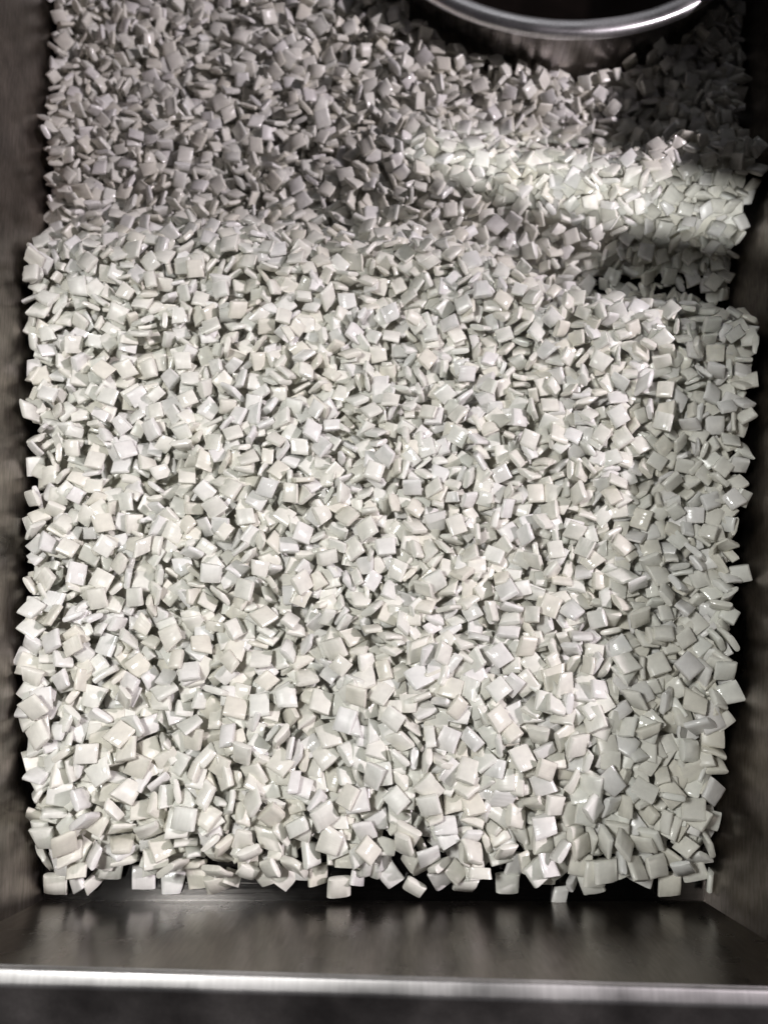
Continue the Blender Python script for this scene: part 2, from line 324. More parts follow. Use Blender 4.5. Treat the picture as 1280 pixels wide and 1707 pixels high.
62,23,-6,40,10,0,756,58,-12,-1,-53,6,0,311,29,12,21,-79,5,1,585,55,-32,-20,-32,1,-1,798,13,52,-83,-10,7,1,659,45,4,-32,-44,3,1,714,60,-57,70,-9,10,-1,313,47,-15,-5,85,7,1,822,43,-26,-8,50,2,0,796,48,-98,10,-8,1,0,696,32,32,40,-60,0,-1,771,29,-93,27,21,2,1,413,57,59,-77,9,2,0,729,49,5,6,93,3,0,699,19,-96,9,3,3,0,742,36,17,93,28,4,1,249,35,-2,24,-19,8,1,367,55,-45,-1,-72,7,0,664,59,-15,95,2,5,0,566,52,-19,14,49,3,-1,834,42,29,-82,47,0,2,698,54,-24,-84,-18,2,0,428,44,13,1,-97,0,-1,643,54,-14,11,-63,6,1,265,46,-35,-71,-23,0,1,733,68,12,-34,36,14,0,408,64,-16,-8,-69,9,0,741,52,11,47,72,6,0,633,62,-63,72,-18,0,2,622,64,67,70,15,12,-1,422,11,-87,46,6,0,1,344,49,31,-16,-64,8,0,725,22,12,-12,69,0,1,444,44,-15,-10,55,1,0,244,49,-13,6,95,5,0,746,65,43,14,56,6,1,334,53,-88,-19,-41,5,0,304,53,-16,-8,-75,3,0,602,53,-23,-35,18,4,-1,533,50,4,-8,7,7,1,144,54,89,35,-4,0,0,220,49,18,47,86,9,1,520,52,15,41,78,1,0,765,50,-2,-24,72,4,0,284,46,-1,-10,81,8,0,549,52,-17,-37,-54,2,1,489,65,-90,18,-28,12,0,460,52,-35,15,-59,8,0,384,45,11,13,-97,5,1,789,58,-12,-42,-64,6,0,141,59,-27,-32,-71,2,0,840,44,6,39,-28,7,-1,808,26,88,45,6,1,2,397,52,-7,5,-74,3,-1,590,53,82,39,-14,2,1,338,29,56,-38,68,3,0,315,20,-5,-12,-56,0,1,205,61,-30,94,-3,10,0,570,63,33,-17,87,4,-1,497,61,20,12,-96,0,0,364,53,25,30,-90,4,0,810,46,6,2,-30,1,1,740,32,9,21,-47,0,-1,499,49,-14,-16,68,2,0,493,32,-35,-17,-82,0,1,165,55,28,36,62,4,0,473,44,-63,2,-70,4,1,825,48,-77,58,17,2,-1,715,55,-30,57,42,2,1,193,48,-12,20,96,7,0,515,19,23,-12,19,6,1,586,69,-21,-1,-18,12,1,303,59,11,-33,-72,9,0,634,61,20,-6,-18,7,-1,646,57,5,-22,-96,6,1,768,44,-33,92,10,0,0,665,74,29,11,55,17,0,691,50,14,14,-72,6,0,586,58,-27,-33,-64,7,1,672,50,79,-45,-37,6,1,614,67,12,95,2,3,0,176,56,9,62,19,0,1,247,49,0,4,-98,4,0,660,41,21,7,96,9,1,243,57,22,-7,-20,10,0,850,45,0,-92,37,3,0,210,38,-61,-77,-11,4,0,789,35,-61,-74,-23,3,1,328,55,13,-21,-22,3,-1,561,56,93,3,2,6,1,457,39,-96,-7,-9,2,1,285,51,24,-7,-83,3,0,777,59,5,-12,48,6,0,426,46,7,95,-3,0,1,370,52,-28,-77,-51,2,0,393,57,-11,0,43,11,1,156,60,-8,-14,79,8,0,183,55,-33,55,-42,3,-1,318,43,-93,-17,17,4,2,272,50,-89,-24,8,0,-1,561,64,80,13,-30,0,0,700,55,-18,-30,-12,1,0,818,44,-45,3,-81,6,0,751,57,83,48,20,8,0,259,46,0,0,-82,4,1,544,64,40,65,27,3,0,603,65,-13,-32,-41,2,0,735,64,7,-19,58,3,0,512,57,-5,-4,-75,0,0,577,56,-26,-4,-36,4,1,711,61,-46,-52,32,8,0,529,47,-6,8,-64,3,0,176,41,-85,50,7,4,0,824,37,6,-5,47,5,1,531,60,-51,55,-47,6,-1,133,52,13,18,80,1,1,494,59,-2,-10,13,4,0,240,43,14,1,-35,7,0,643,73,14,-94,17,14,0,475,58,-21,17,-76,3,0,614,55,27,13,-79,4,1,517,69,-63,24,-24,6,0,679,60,-22,1,-1,7,0,204,57,4,-15,20,2,0,735,51,34,-21,90,4,0,298,43,30,-1,75,6,0,415,16,-15,-12,-71,6,1,314,59,0,-7,-90,6,0,836,49,-36,-8,69,5,0,413,46,42,-31,-69,0,0,643,60,22,0,51,5,1,439,59,-32,93,-9,10,0,552,48,28,7,-77,0,1,549,32,-93,31,9,0,0,344,26,-56,-81,1,0,1,353,69,-90,10,-12,17,0,192,69,18,-9,97,13,0,166,57,25,-62,-72,1,-1,407,52,80,22,45,4,2,465,61,21,32,80,1,-1,239,37,-28,92,15,4,1,339,42,-58,-80,7,6,0,793,48,20,-11,-86,4,0,220,52,97,13,-4,0,1,456,47,92,33,11,0,-1,686,47,-98,9,2,3,1,760,65,90,19,-17,7,0,584,48,-8,-97,-12,3,1,821,57,21,10,64,15,0,776,59,96,-11,18,7,-1,730,47,-23,22,-94,2,1,328,53,-55,-77,27,6,0,350,48,53,-77,-15,3,-1,623,37,24,-94,16,0,1,583,41,-90,-39,-2,2,1,232,66,96,5,18,12,0,253,53,-12,1,25,7,-1,667,67,-1,29,-92,9,1,598,60,10,88,9,8,-1,580,58,15,-5,71,6,0,182,33,-96,-18,2,1,1,848,49,-35,41,47,4,0,400,54,-6,-58,-1,5,0,783,53,-2,-6,-57,4,0,278,47,-20,-18,-91,2,1,818,49,99,-2,5,5,0,338,35,12,1,42,2,0,847,22,13,-94,-16,4,0,653,39,-98,5,-9,3,0,178,18,-2,9,-83,2,1,492,65,-22,12,-4,17,0,653,32,26,31,-81,8,0,685,40,-97,-13,0,8,-1,714,38,94,26,-9,7,2,368,62,-22,22,-33,3,0,697,65,33,29,25,0,-1,651,50,70,-68,-13,6,1,388,46,-42,-61,34,7,0,262,41,40,73,21,6,1,273,21,14,-11,95,4,-1,181,26,-91,38,6,0,1,467,36,7,-16,-9,4,0,699,76,0,-92,-25,1,0,424,55,-1,-4,28,8,0,149,59,-45,-5,-29,8,0,373,49,91,5,-36,0,0,140,51,67,-69,17,4,0,391,16,-6,17,16,4,0,485,44,-7,21,-62,4,1,733,65,-4,5,73,
8,0,198,51,8,-98,-10,7,0,250,13,0,-7,6,2,1,752,63,-12,18,92,4,0,667,49,-48,20,-79,6,-1,528,39,86,45,-18,7,2,621,68,46,31,72,1,0,204,59,-77,61,4,1,-1,802,51,-14,-2,9,8,0,134,57,-17,94,-24,2,1,271,40,-45,68,-53,6,1,517,66,6,-40,80,3,0,236,17,1,-35,-3,7,0,358,49,-19,-13,-95,7,0,343,59,-1,9,80,2,1,164,56,-17,88,-21,4,1,567,67,9,-16,-22,12,-1,269,56,-65,-1,-57,9,0,533,56,-41,62,6,8,1,451,52,-96,-13,-14,7,0,714,47,48,52,40,9,0,591,71,-17,-17,90,6,0,797,31,10,-9,93,0,1,300,63,6,95,18,5,0,318,49,44,12,9,3,1,252,28,-57,-44,31,8,-1,394,30,-23,82,8,7,1,289,53,30,-91,-11,2,1,393,69,-38,54,-70,11,0,548,68,67,70,-10,9,0,689,67,3,42,-45,4,0,481,61,-72,-63,16,3,0,504,57,5,23,-18,3,1,141,73,93,31,17,10,0,442,63,95,18,-6,12,0,336,66,-71,67,-17,6,0,662,66,39,-24,0,3,0,473,23,-77,60,0,6,0,848,56,6,-1,-75,0,0,721,59,-13,3,-97,6,0,629,53,-12,-20,-96,0,1,224,69,2,14,94,12,0,614,68,14,-6,-49,1,0,631,65,92,0,8,1,1,704,65,-28,-14,-6,4,0,744,58,-1,-22,90,9,1,827,41,1,-6,-94,8,-1,596,38,48,-86,-6,8,1,405,21,4,-75,-53,6,1,774,76,6,26,-95,9,0,489,66,15,14,67,9,-1,415,31,-11,0,-69,2,1,364,56,9,-13,-13,7,0,385,60,40,-63,-64,6,0,174,55,-10,11,-75,8,0,507,65,-96,-18,-9,0,1,631,72,29,-91,25,7,0,156,64,-22,-12,63,8,0,551,58,-8,-8,98,8,1,775,69,16,-14,-22,0,0,195,52,38,-5,58,5,1,820,49,26,37,14,2,0,139,67,4,-1,14,7,-1,231,44,0,-14,84,0,2,755,70,12,86,-16,18,0,676,60,-29,91,26,5,-1,200,42,-40,89,-14,3,1,728,68,97,-21,-7,7,0,426,50,-87,-39,17,2,1,236,62,40,-8,-48,4,0,579,51,93,30,-16,7,1,834,64,49,21,-32,14,1,528,65,-55,-3,-64,0,0,548,44,74,61,1,0,0,297,69,36,82,-31,10,0,249,53,1,12,-97,3,1,465,65,-23,-5,62,3,0,337,51,13,23,0,6,-1,774,35,5,-7,39,1,0,482,39,-20,-4,77,8,2,166,68,-58,75,-24,6,-1,781,64,-32,90,-1,0,0,308,46,-11,21,-71,4,1,185,52,13,18,-47,6,0,274,34,11,-18,-96,9,-1,350,37,80,-55,-10,1,1,753,53,19,-2,12,2,1,808,50,28,1,-14,7,0,648,34,4,-11,93,0,0,244,40,13,-6,-26,7,-1,855,28,-19,95,-10,2,1,745,62,25,-14,94,5,0,514,39,-19,-23,-50,4,1,459,71,-10,-3,97,12,0,719,75,28,-13,-93,10,0,846,61,0,-1,80,0,0,861,58,-1,-1,25,6,1,509,80,-47,86,4,17,0,619,80,-40,-88,11,10,0,126,66,-9,-14,24,3,0,654,53,-27,-94,15,2,0,158,39,-13,0,-84,5,1,702,64,15,-48,39,6,0,299,32,-76,37,-10,7,1,196,56,6,-49,78,4,0,264,47,-59,20,-61,7,0,321,57,-66,71,-19,6,0,359,58,16,-38,-21,1,-1,248,34,-71,68,-1,0,1,434,14,7,-2,-95,7,0,346,46,-49,-84,18,9,0,540,46,-5,-28,-55,2,0,172,44,-20,17,-20,0,1,687,74,73,57,-5,7,0,819,56,68,-68,-4,1,-1,557,64,2,-23,57,2,1,377,48,-18,16,6,4,-1,281,43,-20,93,-29,6,1,210,53,-63,-76,12,7,0,168,62,-16,-41,84,1,0,604,74,37,62,56,6,0,779,56,-21,-20,92,1,0,372,41,-10,7,-14,0,1,605,62,-5,22,-96,1,0,576,62,-15,-3,60,6,0,390,11,29,95,-3,7,1,277,54,-29,-20,-90,8,0,411,16,28,-67,-63,6,0,416,58,-24,89,-31,17,0,400,56,-75,44,-36,2,0,638,67,12,1,21,0,0,221,48,-4,-6,-68,4,0,801,44,7,2,-71,1,1,174,25,10,32,91,8,-1,209,28,-4,15,-45,4,2,586,52,67,65,-29,6,-1,478,55,9,-95,-9,0,0,449,44,-4,5,20,7,0,485,27,68,70,14,2,0,505,56,-3,91,26,2,1,656,66,3,-96,23,1,0,345,53,10,15,94,0,0,444,52,3,-2,99,9,0,684,37,7,2,83,4,0,214,44,98,1,-12,9,0,580,71,77,60,-11,1,1,649,59,60,-75,18,0,0,393,32,-71,68,-3,0,1,380,54,-29,-16,-70,3,-1,545,58,-13,-42,-61,1,1,683,50,-72,-39,-50,8,-1,420,36,-27,8,95,3,2,541,67,-31,24,77,0,-1,750,66,-93,-27,-7,6,0,507,70,3,98,-10,1,1,623,54,11,-1,-98,2,-1,413,44,-3,99,1,4,0,602,51,-1,-32,-14,7,0,782,50,-64,-66,-36,2,0,836,46,56,-53,-36,4,0,757,27,20,26,14,1,1,719,72,-18,-13,-94,6,0,812,54,1,-26,24,7,0,468,61,17,-13,65,2,0,587,32,-55,-79,-21,0,1,137,84,26,-13,28,14,0,576,82,-87,-41,7,6,0,485,61,-95,-16,21,8,0,845,61,-2,2,21,6,0,122,70,-13,-23,-70,6,0,446,37,6,-16,55,4,1,343,68,-25,-1,-71,12,0,658,72,88,-34,4,7,0,286,54,-39,8,-67,8,0,249,48,-8,19,-4,3,-1,859,53,-70,-58,39,2,1,598,71,24,-10,-52,3,0,316,54,29,-6,-33,5,0,823,23,9,3,-56,1,1,678,83,-75,-58,29,18,0,144,62,53,-82,16,7,0,622,67,88,-36,-9,6,0,619,47,6,1,-65,0,1,158,59,-37,-14,51,3,-1,740,59,-5,-6,73,1,1,274,36,-84,-13,0,6,1,368,64,-10,-4,-68,11,0,775,61,1,1,-37,5,0,182,46,84,-28,0,7,0,442,29,-21,14,-96,0,1,526,72,-6,
-2,99,8,-1,136,46,99,-4,-1,4,0,299,39,-1,-58,57,4,0,449,20,99,-8,0,3,1,729,70,16,-4,-95,1,0,181,52,49,-3,48,2,0,787,54,30,2,-87,6,0,349,58,2,4,99,0,0,179,33,4,-97,-18,6,0,559,37,-2,-5,87,8,0,386,16,78,-58,21,2,1,668,78,4,13,-10,5,0,562,73,-22,69,57,6,-1,690,74,-43,-41,49,5,1,141,53,87,44,-12,4,0,753,44,53,53,-47,3,1,433,66,8,15,97,10,-1,828,71,81,56,-1,12,0,448,57,54,83,2,0,0,314,30,26,-28,49,6,0,586,40,-5,15,1,6,1,234,51,-49,-84,-19,1,1,140,76,10,-98,-2,0,0,703,67,1,8,-22,4,1,801,65,68,-55,-44,14,0,764,74,-81,-6,-40,2,0,305,61,40,19,57,8,1,856,64,59,-70,-7,8,0,830,63,-1,11,-88,6,1,227,74,33,80,44,17,0,261,58,-18,-12,64,0,0,540,72,58,-36,58,8,0,169,52,96,-3,21,4,1,471,81,33,7,-71,10,0,396,68,74,-65,-5,10,1,168,65,-53,-13,52,3,0,189,62,1,0,-14,15,0,206,40,-4,-6,-66,5,1,140,67,5,-95,25,6,-1,647,44,-79,-59,-3,2,1,333,60,-6,-6,-67,6,0,771,29,-28,-4,-64,8,1,465,73,26,8,-50,1,0,394,60,85,-51,8,1,0,512,50,-12,42,88,8,0,643,33,-80,57,11,8,0,699,61,74,65,4,6,0,235,45,12,-9,39,4,1,496,71,-23,-13,-26,10,0,774,66,-7,-3,-97,4,0,226,60,-5,-7,-19,4,-1,244,49,10,-1,75,0,2,677,68,28,-38,-49,4,0,264,46,-1,-10,52,5,-1,381,50,-20,-2,93,6,0,562,57,-79,-54,-22,8,1,871,60,-3,-5,79,10,0,713,68,2,30,94,2,0,420,53,51,-82,24,6,0,839,54,-13,16,-92,5,0,659,59,10,-31,94,8,0,534,49,-94,2,-4,2,0,828,42,-58,51,35,4,0,347,59,11,-8,-13,8,2,620,81,94,29,-10,11,-1,323,63,-6,69,66,3,1,728,72,22,11,96,5,1,608,69,49,86,10,8,0,536,60,-92,22,3,7,-1,428,42,22,2,-91,6,0,139,26,-15,-8,0,6,1,265,64,84,-35,25,14,0,122,66,-3,2,95,5,0,411,17,94,18,7,5,1,589,71,-2,-22,-14,4,0,745,60,-5,16,60,6,0,559,65,0,0,13,2,0,571,71,-13,-13,-17,4,0,290,56,-4,-7,23,0,1,815,56,29,-18,-52,3,0,744,50,12,8,25,3,0,466,68,-91,18,-14,2,0,629,57,-95,25,5,6,1,786,60,37,7,-53,7,0,516,62,-22,5,-69,6,0,853,50,67,-60,41,8,0,792,53,0,97,18,2,1,370,52,-8,2,-98,8,0,393,51,-13,11,70,0,1,691,79,2,-93,-19,10,-1,636,74,-87,-37,-28,3,1,363,44,5,99,0,7,-1,270,36,-43,-83,-22,2,1,398,44,-9,4,26,0,0,748,42,14,4,4,8,1,228,67,18,-13,-82,17,0,649,72,-91,-33,-18,4,-1,209,50,90,39,-14,0,0,570,46,-59,76,-9,7,0,563,53,-17,-25,94,1,1,661,68,-22,-32,-82,6,0,440,22,-8,4,72,7,1,158,61,28,-1,-60,8,0,755,56,-3,-93,-2,4,0,506,65,-2,-1,-81,4,0,554,33,83,-53,0,0,0,612,63,-95,4,-26,5,1,293,46,-11,-16,-28,4,-1,535,48,26,-10,47,7,1,460,44,64,-7,6,1,1,157,71,48,81,29,18,0,179,68,-4,-81,-4,0,0,759,63,92,-34,-14,4,0,144,42,5,-24,-8,1,0,195,42,84,-32,15,3,0,625,51,-69,66,20,7,0,311,35,38,88,-12,1,0,472,24,-95,22,-14,0,0,623,34,63,-68,34,1,1,374,61,-37,-91,-7,18,0,849,56,-10,-30,-88,6,0,716,62,12,-9,30,5,0,486,42,-97,-16,1,7,-1,464,30,66,72,14,3,1,402,37,-2,-4,61,5,0,480,69,-19,1,19,5,1,345,52,2,20,-16,4,0,680,73,3,7,2,4,0,600,68,3,6,26,0,0,407,51,-62,-23,40,7,0,126,63,39,-25,14,5,0,779,56,6,-2,-51,7,0,295,24,93,34,3,7,0,425,34,23,-1,-70,6,1,537,75,94,26,-12,14,0,552,69,-16,42,-87,8,0,460,60,-69,71,-8,0,0,800,55,32,8,-27,1,0,303,40,-18,-3,60,7,0,238,36,27,-91,-27,0,1,126,74,3,-33,92,13,0,248,57,-82,-31,41,3,0,566,69,40,26,52,3,0,419,52,12,89,-41,0,0,417,65,90,11,-4,14,0,265,60,-31,-9,-12,8,0,132,52,9,-24,-53,2,1,213,61,76,40,14,8,0,295,60,-25,5,11,2,1,825,39,27,22,51,0,-1,368,26,-72,53,39,7,1,834,44,29,16,59,5,0,166,59,-55,72,7,4,1,441,63,89,-31,27,6,0,720,58,-22,1,-77,0,0,320,54,-13,37,-86,6,0,618,48,-97,-13,6,2,-1,505,46,-22,-5,-94,0,1,654,55,-26,-87,-37,6,1,330,61,21,21,-34,7,-1,290,66,92,26,-6,2,0,440,31,-11,-10,18,4,1,872,53,-45,-27,58,3,-1,674,66,-83,-53,4,7,1,747,37,-1,10,-5,9,0,709,45,81,42,-27,0,1,201,61,43,64,-25,14,-1,150,49,54,-83,-7,9,0,142,31,-9,18,77,3,1,292,73,11,-94,27,10,0,518,63,90,28,-7,3,1,849,32,75,64,5,8,0,864,73,-2,92,37,11,0,757,73,-20,0,-44,2,1,500,70,-15,-14,74,6,0,842,65,-38,-33,80,3,1,639,37,23,-83,13,2,0,558,72,-7,-3,-71,0,0,372,57,1,-5,-93,7,0,586,62,18,15,-79,0,0,817,55,2,50,-64,9,0,524,38,-7,-7,89,9,2,777,69,7,61,3,2,-1,174,65,-22,5,85,0,1,405,50,-5,-2,-26,0,0,738,66,-30,-60,-8,3,0,423,51,21,44,-74,3,0,175,30,-28,16,42,0,0,542,66,0,0,-55,1,1,825,75,45,88,-8,14,0,454,77,0,-14,93,18,0,304,63,6,10,-21,7,0,138,
68,5,18,-67,3,1,191,62,4,-5,35,5,0,119,70,8,2,59,1,0,202,30,21,-83,-34,8,1,758,78,-16,3,15,10,-1,234,61,8,6,33,0,0,718,74,-53,-5,82,8,0,261,49,-51,78,5,2,1,611,34,-67,70,-17,0,0,793,70,-10,97,-13,14,0,858,67,13,84,50,1,1,316,53,-41,-59,-45,1,-1,675,55,-46,81,11,3,1,574,74,14,2,-87,9,0,682,71,-1,24,-49,6,0,726,72,-23,78,-35,6,0,703,66,12,40,-70,9,0,660,69,1,-2,90,1,1,354,56,-44,88,10,4,0,598,57,-7,93,23,6,0,574,65,-70,-63,-13,3,1,598,71,-91,-14,-36,15,-1,638,65,16,-28,-63,1,1,433,54,49,24,-66,7,-1,529,48,3,9,-85,2,1,481,69,-11,30,-59,18,0,335,74,-89,40,-15,6,1,697,53,-19,-9,-57,3,0,264,44,31,-45,56,0,1,156,74,-53,-70,43,8,0,278,75,-20,4,70,6,0,394,53,32,-15,-90,4,0,324,49,12,5,83,7,0,458,35,-7,84,15,8,0,499,60,-45,-77,-40,7,1,368,69,68,67,-22,11,0,238,47,56,-39,-69,1,1,465,59,-29,-60,-12,4,0,204,42,-34,21,14,8,1,385,58,-73,62,-20,4,0,409,59,-4,-29,-91,4,0,852,62,-58,-74,-30,2,0,454,54,36,-84,34,0,0,866,67,-29,44,28,5,1,366,18,4,10,-60,4,0,624,72,9,2,-95,10,0,114,67,-7,2,-72,5,0,747,32,4,0,-10,1,0,471,37,19,90,35,8,1,563,81,29,19,53,13,0,548,77,-35,33,-86,1,0,140,70,72,-57,17,4,0,590,66,-21,41,42,3,0,491,56,-82,50,18,4,0,191,33,-18,-94,-10,8,1,217,52,34,15,84,2,-1,682,45,-71,60,30,0,1,169,39,19,50,-55,5,1,176,69,-85,39,20,3,0,808,50,-15,26,76,1,-1,292,31,-11,6,85,0,0,370,44,27,10,-9,8,1,834,64,-7,8,91,3,0,608,58,16,1,1,0,0,569,58,25,-46,55,3,1,294,38,31,9,-6,2,0,270,63,93,32,-3,0,0,239,55,-30,-18,77,8,0,246,29,-25,-41,48,7,0,494,47,-65,68,26,3,0,408,47,0,12,92,3,0,284,22,1,2,-99,2,1,536,75,18,-21,95,2,0,535,66,7,-96,9,0,0,402,37,9,-22,-93,4,-1,272,47,9,-41,87,1,1,847,41,91,-31,-22,5,-1,719,40,-64,55,50,8,1,728,66,-97,8,-9,8,1,766,60,45,0,88,0,0,183,52,-20,1,19,7,-1,746,45,-97,-6,15,7,2,397,68,44,27,83,10,0,702,71,-77,-9,-27,8,0,431,57,-87,-38,28,1,-1,324,58,8,-97,17,4,0,646,62,-39,88,5,7,1,298,55,0,-6,63,5,-1,812,56,0,-99,6,8,0,726,50,-16,23,-64,6,1,447,76,28,-14,14,11,0,338,66,98,-11,0,1,0,259,55,-2,-28,-73,7,0,557,64,-54,78,-5,6,0,299,17,3,-4,-40,0,1,510,71,-44,-6,-27,2,0,580,53,0,-30,93,7,0,355,54,-12,-1,-91,8,1,471,63,65,61,-16,4,-1,382,38,5,-40,-1,8,1,653,78,8,29,-71,13,0,168,82,9,15,-97,13,0,299,64,8,17,93,0,1,752,59,-48,-83,11,7,-1,743,54,-5,3,38,2,0,227,51,61,63,-1,6,1,137,61,-11,7,-1,3,0,755,66,-84,50,-10,7,0,685,66,-29,41,-38,0,0,780,59,7,-5,95,6,0,872,49,55,73,8,0,0,167,59,-92,32,-12,2,0,616,55,-30,-92,-19,2,0,780,51,-73,64,18,4,0,204,44,96,-6,-10,4,0,296,46,-6,-7,-65,6,0,162,43,-70,52,46,7,1,473,36,-45,83,19,2,1,708,57,-12,-30,-8,6,-1,307,25,-3,-11,0,8,0,654,55,-92,24,6,1,1,843,64,-22,-10,33,5,0,121,73,39,-5,-27,3,0,206,60,-27,-16,89,6,0,458,24,-12,-96,10,5,1,302,71,-30,1,-63,10,0,198,65,-97,15,-13,14,0,416,67,84,14,45,6,0,439,60,80,-51,-19,4,0,522,52,51,67,-47,3,0,837,30,-7,-25,-32,1,0,777,43,-7,11,-98,1,1,145,82,24,-8,-94,11,0,812,61,96,12,-6,2,0,857,55,-48,52,-11,7,0,367,26,-94,29,-10,0,0,495,30,-41,-23,69,8,1,134,67,3,-4,-13,5,-1,213,55,22,-24,-46,6,1,628,60,-2,16,-76,7,1,664,67,7,22,-96,2,0,586,68,-36,18,20,0,0,511,72,-12,51,77,6,0,527,66,6,9,22,8,0,546,58,7,-19,97,4,1,245,59,-25,-21,-24,6,0,766,59,-29,-21,-50,4,0,280,54,68,-44,-4,3,0,568,69,8,-9,-44,8,1,677,66,-37,16,71,8,-1,362,57,-23,42,60,7,0,447,64,11,28,52,4,1,825,75,-86,48,9,18,0,799,33,-88,8,-45,0,1,222,67,8,62,52,10,0,875,69,79,-17,-40,0,0,787,64,65,65,-36,1,0,166,73,-42,-84,-26,4,0,544,68,23,-33,-90,5,0,346,59,-6,24,94,4,0,610,50,28,14,-61,4,0,612,28,-7,14,97,0,0,500,38,-6,-98,-7,7,0,672,56,63,-59,17,8,0,864,63,77,-5,-51,3,1,328,65,-14,9,-96,8,-1,696,67,29,-39,71,9,1,706,45,-62,-77,-1,2,0,258,23,-16,-8,20,5,1,269,72,-9,-2,86,10,0,465,68,11,31,83,12,0,506,78,-50,-24,-48,10,0,603,70,-44,34,40,10,0,714,72,64,55,-35,11,0,795,71,-65,-68,31,1,0,137,47,96,14,18,1,0,759,38,80,20,48,5,0,396,54,22,5,56,6,1,430,55,-18,-9,50,7,0,231,40,-65,-49,-34,2,0,823,66,20,-94,21,1,0,359,32,58,74,-21,3,0,677,34,10,12,72,2,0,441,37,-15,50,-11,6,0,727,59,-33,-20,24,8,1,399,27,16,-94,7,5,0,801,79,4,94,-30,3,1,571,46,9,94,29,7,0,375,60,-8,-5,-83,0,0,600,42,-95,-16,1,7,0,853,36,6,71,
